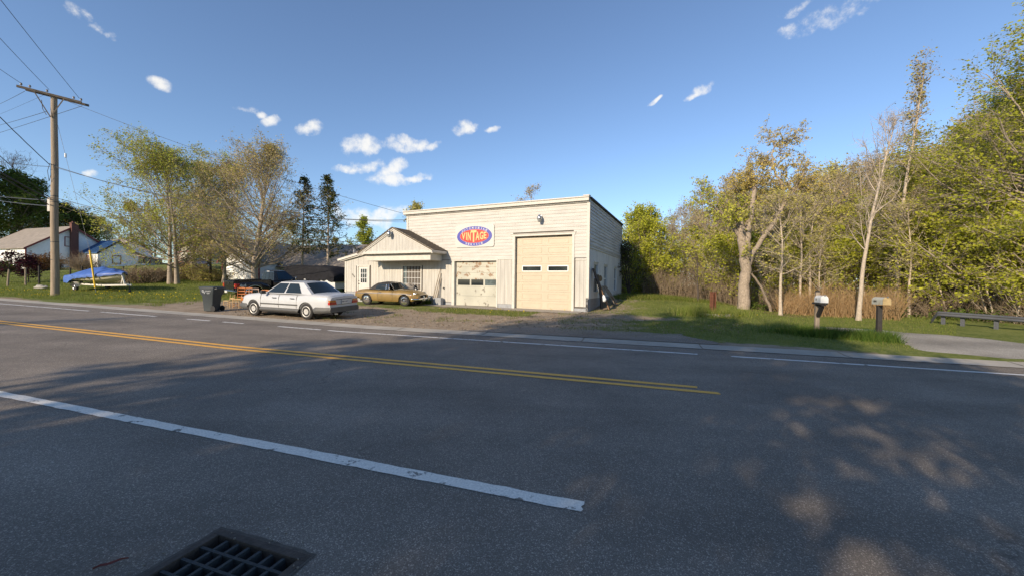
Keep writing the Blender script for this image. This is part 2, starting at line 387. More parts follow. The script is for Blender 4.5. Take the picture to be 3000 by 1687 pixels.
# ------------------------------------------------------------------ road
def asphalt(name, base, light, side=False):
    m = bpy.data.materials.new(name); m.use_nodes = True; t = m.node_tree; n = t.nodes; l = t.links
    p = n['Principled BSDF']; p.inputs['Roughness'].default_value = .82; p.inputs['Specular IOR Level'].default_value = .35
    c = n.new('ShaderNodeTexCoord'); src = c.outputs['Object']
    def noise(s, d=4, r=.6, v=None):
        q = n.new('ShaderNodeTexNoise'); q.inputs['Scale'].default_value = s; q.inputs['Detail'].default_value = d; q.inputs['Roughness'].default_value = r
        l.new(v or src, q.inputs['Vector']); return q.outputs['Fac']
    def mr(f, a, b, c_=0, d=1):
        q = n.new('ShaderNodeMapRange'); l.new(f, q.inputs[0]); q.inputs[1].default_value = a; q.inputs[2].default_value = b; q.inputs[3].default_value = c_; q.inputs[4].default_value = d; return q.outputs[0]
    def mixc(f, a, b, bt='MIX'):
        q = n.new('ShaderNodeMix'); q.data_type = 'RGBA'; q.blend_type = bt
        if isinstance(f, (int, float)): q.inputs[0].default_value = f
        else: l.new(f, q.inputs[0])
        for i, v in ((6, a), (7, b)):
            if isinstance(v, tuple): q.inputs[i].default_value = (*v, 1)
            else: l.new(v, q.inputs[i])
        return q.outputs[2]
    vo = n.new('ShaderNodeTexVoronoi'); vo.inputs['Scale'].default_value = 230; l.new(src, vo.inputs['Vector'])
    agg = mixc(mr(vo.outputs['Color'], .35, .95), base, light)
    vo3 = n.new('ShaderNodeTexVoronoi'); vo3.inputs['Scale'].default_value = 150; l.new(src, vo3.inputs['Vector'])
    sep = n.new('ShaderNodeSeparateColor'); l.new(vo3.outputs['Color'], sep.inputs[0])
    agg = mixc(mr(sep.outputs[1], .82, .98, 0, .7), agg, tuple(min(1, v * 2.1) for v in light))
    big = mr(noise(.55, 6, .65),   .3, .7, .74, 1.24)
    col = mixc(1, agg, big, 'MULTIPLY')
    mp = n.new('ShaderNodeMapping'); mp.inputs['Rotation'].default_value = (0, 0, RAD(18.5)); mp.inputs['Scale'].default_value = (.06, .55, 1); l.new(src, mp.inputs[0])
    col = mixc(1, col, mr(noise(1.6, 4, .6, mp.outputs[0]), .3, .7, .86, 1.13), 'MULTIPLY')
    dq = n.new('ShaderNodeVectorMath'); dq.operation = 'DOT_PRODUCT'; l.new(src, dq.inputs[0]); dq.inputs[1].default_value = EQ
    qn = nmath('ADD', dq.outputs['Value'], nmath('MULTIPLY', noise(.4, 3), .6, nodes=n, links=l), nodes=n, links=l)
    trk_ = nmath('COSINE', nmath('MULTIPLY', nmath('SUBTRACT', qn, 4.1, nodes=n, links=l), 2 * math.pi / 1.78, nodes=n, links=l), nodes=n, links=l)
    col = mixc(1, col, nmath('ADD', nmath('MULTIPLY', trk_, .055, nodes=n, links=l), 1.0, nodes=n, links=l), 'MULTIPLY')
    seam = mr(nmath('ABSOLUTE', nmath('SUBTRACT', qn, 8.55, nodes=n, links=l), nodes=n, links=l), .008, .02, .55, 0)
    wv = n.new('ShaderNodeTexVoronoi'); wv.feature = 'DISTANCE_TO_EDGE'; wv.inputs['Scale'].default_value = .28
    wr = n.new('ShaderNodeVectorMath'); wr.operation = 'ADD'; nzz = n.new('ShaderNodeTexNoise'); nzz.inputs['Scale'].default_value = 1.1; nzz.inputs['Detail'].default_value = 6
    l.new(src, nzz.inputs['Vector']); l.new(src, wr.inputs[0]); l.new(nzz.outputs['Color'], wr.inputs[1]); l.new(wr.outputs[0], wv.inputs['Vector'])
    crack = mr(wv.outputs['Distance'], .0, .004, .5, 0)
    crack = nmath('MULTIPLY', nmath('MAXIMUM', crack, seam, nodes=n, links=l), mr(noise(.35, 3), .46, .56), nodes=n, links=l)
    col = mixc(crack, col, tuple(v * .35 for v in base))
    l.new(col, p.inputs['Base Color'])
    bm = n.new('ShaderNodeBump'); bm.inputs['Strength'].default_value = .55; bm.inputs['Distance'].default_value = .006
    l.new(vo.outputs['Distance'], bm.inputs['Height']); l.new(bm.outputs[0], p.inputs['Normal'])
    MAT[name] = m
asphalt('asphalt', (.148, .124, .102), (.265, .230, .19))
asphalt('old_asphalt', (.25, .23, .20), (.35, .325, .285))
def band(name, q0, q1, r0, r1, mname, lift, dr=.8, dq=.6, kind='structure', hole_=False):
    ras = axis(r0, r1, dr, 0, extra=GR[:2] if hole_ else ()); nqs = max(2, int((q1 - q0) / dq) + 1)
    qs = np.array(sorted(set(list(np.round(np.linspace(q0, q1, nqs), 4)) + (list(GR[2:]) if hole_ else []))))
    R_, Q_ = np.meshgrid(ras, qs, indexing='ij'); X = .9483 * R_ + .3173 * Q_; Y = -.3173 * R_ + .9483 * Q_
    V = np.stack([X, Y, hz(X, Y) + lift], -1).reshape(-1, 3); i = np.arange(R_.size).reshape(R_.shape)
    Fc = np.stack([i[:-1, :-1], i[1:, :-1], i[1:, 1:], i[:-1, 1:]], -1)
    if hole_:
        a = (ras[:-1] + ras[1:]) / 2; b = (qs[:-1] + qs[1:]) / 2
        Fc = Fc[~((a[:, None] > GR[0]) & (a[:, None] < GR[1]) & (b[None] > GR[2]) & (b[None] < GR[3]))]
    o = raw(name, V, Fc.reshape(-1, 4), mname, smooth=True); return tag(o, kind=kind)
band('road', 1.0, 10.75, -260, 200, 'asphalt', 0, hole_=True)
# concrete gutter strip, slab by slab, in one structure
mb = MB(); rr = -90.0; rnd = random.Random(3)
while rr < 12.5:
    ln = 3.05; k = 4
    P = []
    for i in range(k + 1):
        r_ = rr + (ln - .03) * i / k; row = []
        for q_ in (10.72, 11.05, 11.42):
            X, Y = RQ(r_, q_); row.append((X, Y, Z(X, Y) + .012 + (.0 if q_ != 11.05 else -.012)))
        P.append(row)
    mb.grid(P); rr += ln
mat('gutter_concrete', (.37, .34, .29), .9, var=.16, vscale=2.5, col2=(.25, .23, .20), thr=(.55, .75), bump=.3, bscale=50)
tag(mb.build('gutter_pavement', 'gutter_concrete', smooth=30, fix=False), kind='structure')
# kerb corner and pavement of this side of the road, bottom left
mb = MB(); 
mb.grid([[(*RQ(r_, q_), .02 + (.0 if q_ > .6 else .05)) for q_ in (-3.2, .55, .86, 1.02)] for r_ in np.linspace(-26, -2.75, 40)])
tag(mb.build('near_pavement', 'gutter_concrete', smooth=30, fix=False), kind='structure')

# side road leaving on the right, its outline laid on the ground
tl = [(2402, 958), (2430, 959.5), (2500, 962), (2590, 967), (2650, 974), (2780, 981.5), (2880, 991), (3000, 1007), (3300, 1050)]
SRB = [RQ(9.6, 11.43), RQ(10.6, 11.43), RQ(13.5, 11.43), RQ(18, 11.43)]
bl = [(2405, 961), (2440, 966), (2510, 977), (2590, 991), (2650, 1007), (2700, 1027)]
bl_pts = [G(*b) for b in bl] + [Vector((x_, y_, 0)) for x_, y_ in SRB[:3]]
P = []
for a, Bp in zip(tl, bl_pts):
    A = G(*a); row = []
    for i in range(9):
        p = A.lerp(Bp, i / 8); row.append((p.x, p.y, Z(p.x, p.y) + .03))
    P.append(row)
P2 = []
for i in range(len(P) - 1):
    for k in range(12):
        P2.append([tuple(Vector(a).lerp(Vector(b), k / 12)) for a, b in zip(P[i], P[i + 1])])
P2.append(P[-1]); er_ = random.Random(8); P2 = [[(p[0] + (er_.uniform(-.07, .07) if j in (0, 8) and i < len(P2) - 14 else 0), p[1] + (er_.uniform(-.10, .10) if j in (0, 8) and i < len(P2) - 14 else 0), Z(p[0], p[1]) + (.0 if j in (0, 8) else .03)) for j, p in enumerate(row)] for i, row in enumerate(P2)]
mb = MB(); mb.grid(P2); tag(mb.build('side_road', 'old_asphalt', smooth=60, fix=False), kind='structure')
# dark asphalt entry in front of the big garage door
ent = [(-1.9, 11.46), (.9, 11.46), (3.4, 11.46)]
P = []
for i in range(7):
    t = i / 6; w0 = -5.8 + 2.6 * t; w1 = 1.9 - .6 * t; row = []
    for j in range(13):
        X, Y = RQ(w0 + (w1 - w0) * j / 12 + .25 * math.sin(j * 2.1 + i), 11.44 + 1.5 * t + .12 * math.sin(j * 1.7) * (i > 3)); row.append((X, Y, Z(X, Y) + .022))
    P.append(row)
mb = MB(); mb.grid(P); tag(mb.build('driveway_path', 'asphalt', smooth=60, fix=False), kind='structure')

# ------------------------------------------------------------------ painted markings
def paint(name, col, worn=.5, scale=9):
    m = bpy.data.materials.new(name); m.use_nodes = True; t = m.node_tree; n = t.nodes; l = t.links
    p = n['Principled BSDF']; p.inputs['Roughness'].default_value = .7
    c = n.new('ShaderNodeTexCoord'); nz = n.new('ShaderNodeTexNoise'); nz.inputs['Scale'].default_value = scale; nz.inputs['Detail'].default_value = 8; nz.inputs['Roughness'].default_value = .7
    l.new(c.outputs['Object'], nz.inputs['Vector'])
    mr = n.new('ShaderNodeMapRange'); l.new(nz.outputs['Fac'], mr.inputs[0]); mr.inputs[1].default_value = worn; mr.inputs[2].default_value = worn + .035
    n2 = n.new('ShaderNodeTexNoise'); n2.inputs['Scale'].default_value = 60; n2.inputs['Detail'].default_value = 3; l.new(c.outputs['Object'], n2.inputs['Vector'])
    m2 = n.new('ShaderNodeMapRange'); l.new(n2.outputs['Fac'], m2.inputs[0]); m2.inputs[1].default_value = .3; m2.inputs[2].default_value = .7; m2.inputs[3].default_value = .8; m2.inputs[4].default_value = 1.1
    mm = n.new('ShaderNodeMix'); mm.data_type = 'RGBA'; mm.blend_type = 'MULTIPLY'; mm.inputs[0].default_value = 1; mm.inputs[6].default_value = (*col, 1); l.new(m2.outputs[0], mm.inputs[7])
    mi = n.new('ShaderNodeMix'); mi.data_type = 'RGBA'; l.new(mr.outputs[0], mi.inputs[0]); l.new(mm.outputs[2], mi.inputs[6]); mi.inputs[7].default_value = (.20, .185, .16, 1)
    l.new(mi.outputs[2], p.inputs['Base Color']); MAT[name] = m
paint('paint_white', (.80, .75, .66), .585, 5.5); paint('paint_far', (.72, .71, .68), .56, 5); paint('paint_yellow', (.80, .42, .07), .62, 7)
def stripe(name, q, w, segs, mname, curve=None):
    mb = MB(); rn = random.Random(int(q * 100))
    for (r0, r1) in segs:
        k = max(2, int((r1 - r0) / (.12 if q < 5 else .3))); P = []
        for i in range(k + 1):
            r_ = r0 + (r1 - r0) * i / k; qq = q + (curve(r_) if curve else 0); row = []
            for sgn in (-1, -.5, 0, .5, 1):
                X, Y = RQ(r_ + (rn.uniform(-.02, .015) if i in (0, k) else 0), qq + sgn * w / 2 + (rn.uniform(-.007, .007) if abs(sgn) == 1 else 0)); row.append((X, Y, Z(X, Y) + .005))
            P.append(row)
        mb.grid(P)
    return tag(mb.build(name, mname, fix=False, smooth=60), kind='structure')
stripe('edge_marking', 2.78, .135, [(-30, -.38)], 'paint_white')
yc = lambda r_: -.0 - .012 * max(0, -r_ - 2) * 0
stripe('centre_marking', 6.41, .13, [(-120, 1.12)], 'paint_yellow'); stripe('centre_marking', 6.67, .13, [(-120, .86)], 'paint_yellow')
far_segs = [(-110, -33), (-32, -22.2), (-21.4, -17.9), (-16.1, -14.9), (-14.2, -13.2), (-11.6, -9.8), (-9.5, 1.25), (1.95, 60)]
stripe('lane_marking', 9.88, .12, far_segs, 'paint_far')

# ------------------------------------------------------------------ storm drain
cx = (GR[0] + GR[1]) / 2; cq = (GR[2] + GR[3]) / 2; X, Y = RQ(cx, cq)
t = thing('storm_drain', 'dark cast iron drain grate set in the asphalt at the near road edge', 'drain', (X, Y, 0), RAD(-18.5))
hw = (GR[1] - GR[0]) / 2; hh = (GR[3] - GR[2]) / 2
mat('iron', (.035, .04, .042), .65, metal=.3, var=.4, vscale=20, bump=.3, bscale=60); mat('iron_rust', (.06, .045, .035), .8, var=.4, vscale=14, bump=.4, bscale=50)
mb = MB()
for a, b, c, d in ((-hw, hw, hh - .05, hh), (-hw, hw, -hh, -hh + .05), (-hw, -hw + .05, -hh + .05, hh - .05), (hw - .05, hw, -hh + .05, hh - .05)): mb.bb(a, b, c, d, -.10, .006)
mb.build('frame', 'iron_rust', t, bevel=.004)
mb = MB(); nx = 7; ny = 6; iw = hw - .052; ih = hh - .052
for j in range(1, ny): y_ = -ih + 2 * ih * j / ny; mb.bb(-iw, iw, y_ - .009, y_ + .009, -.05, -.002)
for i in range(1, nx):
    x_ = -iw + 2 * iw * i / nx
    for j in range(ny):
        y0 = -ih + 2 * ih * j / ny + .0105; y1 = -ih + 2 * ih * (j + 1) / ny - .0105
        vs = [(x_ - .010, y0, -.004), (x_ + .010, y0, -.004), (x_ + .010, y1, -.004), (x_ - .010, y1, -.004), (x_ - .022, y0, -.075), (x_ + .022, y0, -.075), (x_ + .022, y1, -.075), (x_ - .022, y1, -.075)]
        mb.add(vs, [(0, 1, 2, 3), (4, 7, 6, 5), (0, 4, 5, 1), (1, 5, 6, 2), (2, 6, 7, 3), (3, 7, 4, 0)])
        mb.add([(x_ - .01, y0 + .01, -.010), (x_ - .085, y0 + .012, -.05), (x_ - .085, y0 + .03, -.055), (x_ - .01, y0 + .035, -.05)], [(0, 1, 2, 3)])
mb.build('grate', 'iron', t)
mb = MB(); mb.bb(-hw, -hw + .02, -hh, hh, -.7, -.11); mb.bb(hw - .02, hw, -hh, hh, -.7, -.11); mb.bb(-hw + .02, hw - .02, -hh, -hh + .02, -.7, -.11); mb.bb(-hw + .02, hw - .02, hh - .02, hh, -.7, -.11); mb.bb(-hw, hw, -hh, hh, -.75, -.7)
mb.build('pit', 'dark_gap', t)
mat('tar', (.085, .07, .055), .8, var=.3, vscale=20, bump=.4, bscale=60)
mb = MB(); rn = random.Random(4); ins = []; 
for k in range(60):
    a = k / 60 * 4; e = int(a); f = a - e; cs = [(-hw, -hh), (hw, -hh), (hw, hh), (-hw, hh)]; c0, c1 = cs[e], cs[(e + 1) % 4]; x_, y_ = c0[0] + (c1[0] - c0[0]) * f, c0[1] + (c1[1] - c0[1]) * f
    s_ = 1.05 + rn.uniform(-.015, .02); ins.append([(x_, y_, .004), (x_ * s_, y_ * s_, .0045)])
ins.append(ins[0]); mb.grid(ins); mb.build('tar_collar', 'tar', t, fix=False)
mb = MB()
for k in range(46):
    x_, y_ = rn.uniform(-hw, hw) * 1.3, rn.uniform(-hh, hh) * 1.3
    if abs(x_) < hw - .05 and abs(y_) < hh - .05: continue
    mb.box((x_, y_, .008), (rn.uniform(.005, .014), rn.uniform(.005, .012), .008), rz=rn.uniform(0, 3))
mb.build('grit', 'twig_grit' if 'twig_grit' in MAT else mat('twig_grit', (.22, .19, .15), .9), t)
# fallen leaf
p = G(325, 1668); mb = MB(); mb.grid([[(i * .028 - .07, j * .014 * math.sin(math.pi * (i + .4) / 5.2), .012 + .008 * j * j + .004 * math.sin(i * 2)) for j in (-1, 0, 1)] for i in range(6)])
mat('dead_leaf', (.14, .03, .02), .7); o = mb.build('fallen_leaf', 'dead_leaf', fix=False); o.location = (p.x, p.y, p.z + .004); o.rotation_euler = (0, 0, .7); tag(o, 'single dark red fallen leaf lying on the asphalt left of the drain grate', 'leaf')

# ------------------------------------------------------------------ the garage building
BLD = thing('garage_building', 'white clapboard repair garage with two overhead doors and a low gabled office wing', 'garage', (B0.x, B0.y, 0), RAD(-25))
UL, UR, DEP = -10.05, .80, 9.1           # main block, left and right end, depth
ZT, ZF, ZD = 5.72, 5.49, 2.83            # roof top, underside of cornice, change of siding
AL = -15.05                              # left end of the office wing
def spans(a, b, holes):
    out_ = [(a, b)]
    for h0, h1 in holes:
        nx_ = []
        for s0, s1 in out_:
            if h1 <= s0 or h0 >= s1: nx_.append((s0, s1)); continue
            if h0 > s0: nx_.append((s0, h0))
            if h1 < s1: nx_.append((h1, s1))
        out_ = nx_
    return [s for s in out_ if s[1] - s[0] > .02]
rnd = random.Random(5)
# upper clapboards, front: each course a lapped board
mb = MB(); course = .166; z = ZD; big = (-3.14, .07); k = 0
while z < ZF:
    z1 = min(z + course, ZF)
    ex = [big] if z < 4.0 else []
    for s0, s1 in spans(UL + .09, UR - .09, ex):
        x = s0
        while x < s1 - .01:
            x1 = min(s1, x + rnd.uniform(2.2, 4.6)); x1 = s1 if s1 - x1 < .6 else x1
            o1, o2 = -.026 + rnd.uniform(-.004, .002), -.010; zz = z + rnd.uniform(-.004, .004)
            mb.add([(x, o1, zz), (x1 - .004, o1, zz + rnd.uniform(-.004, .004)), (x1 - .004, o2, z1 + .01), (x, o2, z1 + .01), (x, 0, zz), (x1 - .004, 0, zz)], [(0, 1, 2, 3), (4, 5, 1, 0)])
            x = x1
    z = z1; k += 1
mb.build('clapboard_siding', 'white_siding', BLD, fix=False)
# side clapboards (right side), stops at 3.3
mb = MB(); z = 3.32; zts = 5.60
while z < zts:
    z1 = min(z + course, zts); y = .02
    while y < DEP:
        y1 = min(DEP, y + rnd.uniform(2.4, 4.6)); y1 = DEP if DEP - y1 < .7 else y1; zz = z + rnd.uniform(-.006, .006)
        mb.add([(UR + .036, y, zz), (UR + .036, y1 - .005, zz + rnd.uniform(-.006, .006)), (UR + .010, y1 - .005, z1 + .01), (UR + .010, y, z1 + .01), (UR, y, zz), (UR, y1 - .005, zz)], [(0, 1, 2, 3), (4, 5, 1, 0)])
        y = y1
    z = z1
mb.build('side_siding', 'side_siding', BLD, fix=False)
# lower vertical boards, front
mb = MB(); openings = [(-6.86, -4.04, 0, 2.80), (big[0], big[1], 0, 5)]
x = AL + .10
ax = [(-14.02, -12.97, 0, 2.57), (-10.37, -8.98, 1.10, 2.54)]
def annex_top(u):
    # underside of the office roof above a point of the wall
    if u < -12.4: return 2.98 + (u + 15.5) * (3.42 - 2.97) / (15.5 - 13.6) * .98
    if u < -9.9: return 3.30 + (u + 12.6) * .56
    return 3.30 + (-7.2 - u) * .52
while x < UR - .09:
    w = rnd.uniform(.19, .23); x1 = min(x + w, UR - .09)
    for e in (-12.0, -7.54, -6.86, -4.04, big[0]):
        if x < e - .02 < x1: x1 = e
    if x1 > UR - .12: x1 = UR - .09
    mid = (x + x1) / 2; zb = .50 if mid > -7.5 else .60; zt = ZD - .03 if mid > -7.54 else annex_top(mid)
    if -12.1 < mid < -7.45: zb = .42
    if mid < -12.1: zb = .92
    segs = [(zb, zt)]
    for (a, b, c, d) in openings + ax:
        if a - .02 < mid < b + .02:
            segs = [s for s0, s1 in segs for s in ([(s0, min(s1, c))] if c > s0 + .02 else []) + ([(max(d, s0), s1)] if s1 > d + .02 else [])]
    for s0, s1 in segs:
        o = -.030 + rnd.uniform(-.003, .003)
        mb.bb(x + .004, x1 - .004, o, -.004, s0 - rnd.uniform(0, .01), s1)
    x = x1
mb.build('vertical_boards', 'white_board', BLD)
# side lower boards: smooth, slightly wavy
mb = MB(); y = .0
wins = [(1.02, 1.98), (3.45, 4.35), (6.45, 7.35)]; wz0, wz1 = 1.20, 2.62
while y < DEP - .01:
    y1 = min(y + rnd.uniform(.24, .3), DEP)
    for e in [v for w in wins for v in w]:
        if y < e - .01 < y1: y1 = e
    mid = (y + y1) / 2; inw = any(a < mid < b for a, b in wins); zb = .88 + .0 * y
    for s0, s1 in ([(zb, wz0), (wz1, 3.30)] if inw else [(zb, 3.30)]): mb.bb(UR + .004, UR + .026 + rnd.uniform(-.002, .002), y + .0015, y1 - .0015, s0, s1)
    y = y1
mb.build('side_boards', 'side_board', BLD)
# core walls behind the boards
mb = MB()
for a, b, c, d in [(UL, -6.86, ZD - .5, 5.45), (UL, -6.86, .2, ZD - .5), (-6.86, -4.04, 2.80, 5.45), (-4.04, big[0], .2, 5.45), (big[0], big[1], 4.0, 5.45), (big[1], UR, .2, 5.45)]:
    mb.bb(a, b, 0, .12, c, d)
for a, b in [(.12, 1.02), (1.98, 3.45), (4.35, 6.45), (7.35, DEP)]: mb.bb(UR - .12, UR, a, b, .2, 5.58)
for a, b in wins: mb.bb(UR - .12, UR, a, b, .2, wz0); mb.bb(UR - .12, UR, a, b, wz1, 5.58)
mb.bb(UL, UL + .12, .12, DEP, .2, 5.45); mb.bb(UL, UR, DEP, DEP + .12, .2, 5.5)
mb.build('wall_core', 'dark_gap', BLD)
# corner boards, drip boards and bands
mb = MB()
mb.bb(UR - .09, UR + .045, -.045, -.002, .92, ZF); mb.bb(UR + .002, UR + .045, -.001, .10, .92, 5.60); mb.bb(UL, UL + .09, -.045, -.002, 2.9, ZF)
mb.bb(UL - .03, UL - .002, -.045, .1, 2.9, ZF)
mb.bb(-6.98, big[0], -.055, -.002, ZD - .035, ZD - .003); mb.bb(big[1] + .10, UR - .092, -.055, -.002, 2.70, 2.735)
mb.bb(UR + .002, UR + .055, .10, DEP, 3.285, 3.32); mb.bb(UR + .002, UR + .048, .10, DEP, 3.40, 3.43); mb.bb(UR + .001, UR + .045, DEP - .08, DEP + .13, .9, 5.58)
mb.build('corner_trim', 'trim_white', BLD, bevel=.006)
# cornice
mb = MB(); mb.bb(UL - .16, UR + .02, -.20, -.001, ZF, ZF + .15); mb.bb(UL - .18, UR + .04, -.24, .0, ZF + .152, ZF + .21); mb.bb(UR - .24, UR + .06, -.25, .05, ZF + .212, ZF + .262)
mb.bb(UL - .02, UR + .01, -.09, -.002, ZF - .06, ZF - .002)
mb.build('cornice', 'trim_white', BLD, bevel=.008)
mat('roof_dark', (.035, .037, .04), .8, var=.3, vscale=4)
mb = MB(); mb.bb(UL - .15, UR + .10, .05, DEP + .2, 5.60, 5.70); mb.build('flat_roof', 'roof_dark', BLD, bevel=.01)
# foundation
mb = MB(); mb.bb(-7.5, -6.86, -.02, .1, -.1, .47); mb.bb(-4.03, -3.15, -.02, .1, -.1, .49); mb.bb(.14, UR - .10, -.02, .1, -.1, .42); mb.bb(UR - .20, UR + .0, .0, .5, -.1, .92)
mb.bb(UR - .12, UR + .012, .1, DEP, -.3, .90); mb.bb(-12.05, -7.5, -.02, .1, 0, .40); mb.bb(AL, -12.05, -.03, .1, 0, .90)
mb.build('foundation', 'block', BLD, bevel=.006)
mb = MB(); mb.bb(UR - .09, UR + .02, -.04, -.002, .92, 1.0); 
# big overhead door
dr = MB(); DX0, DX1 = -2.98, .0; DZ0, DZ1 = .26, 3.92; n_ = 8; hh_ = (DZ1 - DZ0) / n_
for i in range(n_):
    z0 = DZ0 + i * hh_
    if i == 4: 
        for a, b in ((DX0, -2.66), (-1.63, -1.27), (-.24, DX1)): dr.bb(a, b, .14, .19, z0 + .004, z0 + hh_)
        for a, b in ((-2.66, -1.63), (-1.27, -.24)): dr.bb(a, b, .14, .19, z0 + .004, z0 + .10); dr.bb(a, b, .14, .19, z0 + .36, z0 + hh_)
    else:
        dr.bb(DX0, DX1, .15, .19, z0 + .004, z0 + hh_)
        for a, b in ((-2.68, -1.62), (-1.28, -.22)):
            dr.bb(a, b, .138, .149, z0 + .335, z0 + .36); dr.bb(a, b, .138, .149, z0 + .10, z0 + .125); dr.bb(a, a + .02, .138, .149, z0 + .125, z0 + .335); dr.bb(b - .02, b, .138, .149, z0 + .125, z0 + .335)
d1 = dr.build('overhead_door', 'door_cream', BLD, bevel=.003); d1['label'] = 'tall cream panelled overhead door with two window lights'
for a, b in ((-2.66, -1.63), (-1.27, -.24)):
    g = MB(); g.bb(a, b, .165, .175, DZ0 + 4 * hh_ + .10, DZ0 + 4 * hh_ + .36); g.build('door_glass', 'glass_dark', d1)
    g = MB(); z0 = DZ0 + 4 * hh_ + .10; z1 = z0 + .26
    g.bb(a, b, .128, .1395, z1 - .02, z1 + .02); g.bb(a, b, .128, .1395, z0 - .02, z0 + .02); g.bb(a - .02, a + .02, .127, .139, z0, z1); g.bb(b - .02, b + .02, .127, .139, z0, z1); g.build('glass_frame', 'white_paint', d1)
# small overhead door
dr = MB(); EX0, EX1 = -6.69, -4.08; EZ0, EZ1 = .33, 2.73
for a, b in ((1.80, 2.11), (2.115, 2.42), (2.425, EZ1)): dr.bb(EX0, EX1, .13, .17, a, b, mi=0)
for a, b in ((EZ0, .86), (.866, 1.36)): dr.bb(EX0, EX1, .13, .17, a, b, mi=1)
dr.bb(EX0, EX1, .125, .17, 1.365, 1.43, mi=1); dr.bb(EX0, EX1, .125, .17, 1.745, 1.797, mi=0)
for a, b in ((EX0, -6.56), (-5.79, -5.70), (-4.94, -4.84), (-4.13, EX1)): dr.bb(a, b, .12, .17, 1.432, 1.743, mi=1)
d2 = dr.build('overhead_door', ['door_peel', 'door_peel_low'], BLD, bevel=.003); d2['label'] = 'low overhead door with peeling paint and a row of three panes'
for i, (a, b) in enumerate(((-6.56, -5.79), (-5.70, -4.94), (-4.84, -4.13))):
    g = MB(); g.bb(a, b, .14, .15, 1.432, 1.743); g.build('door_glass', 'glass_dark' if i < 2 else 'glass_grey', d2)
# frames and jambs of both doors
mb = MB()
mb.bb(big[0] - .02, big[0] + .12, -.05, .20, .25, 3.95); mb.bb(-.001, .12, -.05, .20, .24, 3.95); mb.bb(big[0] - .10, .16, -.05, .20, 3.952, 4.05); mb.bb(big[0] - .14, .20, -.075, -.001, 4.052, 4.08)
mb.bb(-6.86, -6.70, -.05, .18, .30, 2.74); mb.bb(-4.078, -4.0, -.05, .18, .30, 2.74); mb.bb(-7.0, -3.98, -.05, .18, 2.742, 2.80)
mb.build('door_frame', 'trim_white', BLD, bevel=.004)
# side windows
for a, b in wins:
    f = MB(); f.bb(UR - .08, UR - .005, a, a + .06, wz0, wz1); f.bb(UR - .08, UR - .005, b - .06, b, wz0, wz1); f.bb(UR - .08, UR - .005, a + .06, b - .06, wz1 - .06, wz1); f.bb(UR - .08, UR + .06, a - .04, b + .04, wz0 - .05, wz0 - .002); f.bb(UR - .07, UR - .03, a + .06, b - .06, 1.86, 1.92)
    f.bb(UR - .001, UR + .06, a - .08, b + .08, wz1 + .055, wz1 + .09); f.bb(UR - .06, UR - .04, a + .45, a + .48, wz0, wz1 - .06)
    fo = f.build('window', 'side_board', BLD); g = MB(); g.bb(UR - .06, UR - .05, a + .06, b - .06, wz0, wz1 - .06); g.build('pane', 'glass_grey', fo)
# office wing walls, corner, joint
mb = MB()
def awall(u0, u1, c, d_): mb.bb(u0, u1, 0, .1, c, d_)
awall(AL, -14.02, .3, 2.9); awall(-14.02, -12.97, 2.57, 2.95); awall(-12.97, -10.37, .3, 3.1); awall(-10.37, -8.98, .3, 1.1); awall(-10.37, -8.98, 2.54, 3.2); awall(-8.98, -6.9, .3, 2.8); mb.bb(AL, AL + .1, .1, 8, .3, 2.9); mb.bb(AL, UL, 8, 8.1, .3, 3)
# fill gable triangle behind boards
mb.prism([(AL, 2.88), (-13.6, 3.30), (-12.6, 3.2), (-10.0, 4.55), (-7.3, 3.2), (-7.3, 2.8), (AL, 2.8)], lambda a, b, d: Vector((a, d, b)), .03, .1)
mb.build('office_wall', 'dark_gap', BLD)
mb = MB(); mb.bb(AL - .03, AL + .10, -.05, -.002, .88, 2.92); mb.bb(AL - .04, AL - .001, -.05, .12, .88, 2.9); mb.bb(-12.03, -11.96, -.04, -.031, .45, 2.75); mb.build('corner_trim', 'trim_white', BLD, bevel=.004)
mat('step_concrete', (.33, .33, .32), .9, var=.15, vscale=4, bump=.3); mb = MB(); mb.bb(-14.6, -12.3, -1.25, -.035, .05, .60); mb.build('door_step', 'step_concrete', BLD, bevel=.02)
# entry door
mb = MB(); mb.bb(-13.91, -13.06, -.015, .04, .62, 2.49); 
for a, b in ((.75, 1.05), (1.12, 1.38)): mb.bb(-13.80, -13.17, -.022, -.0155, a, b)
dd = mb.build('entry_door', 'trim_white', BLD, bevel=.004)
g = MB(); g.bb(-13.72, -13.20, -.021, -.016, 1.47, 2.36); g.build('pane', 'glass_dark', dd)
g = MB()
for i in range(4): u = -13.72 + .52 * i / 3; g.bb(u - .012, u + .012, -.034, -.0215, 1.46, 2.37)
for i in range(4): z_ = 1.47 + .89 * i / 3; g.bb(-13.73, -13.19, -.032, -.0217, z_ - .012, z_ + .012)
g.build('glazing_bars', 'white_paint', dd)
g = MB(); g.lathe([(.0, -.10), (.03, -.09), (.03, -.06), (.015, -.05), (.015, -.01)], 12, (-13.86, 0, 1.42), 'Y'); g.lathe([(.0, -.04), (.025, -.035), (.025, -.01)], 12, (-13.86, 0, 1.60), 'Y'); g.build('handle', 'black_metal', dd, smooth=40)
mb = MB(); mb.bb(-14.02, -13.915, -.05, .03, .62, 2.50); mb.bb(-13.055, -12.96, -.05, .03, .62, 2.50); mb.bb(-14.04, -12.94, -.05, .03, 2.502, 2.58); mb.build('door_casing', 'trim_white', BLD, bevel=.004)
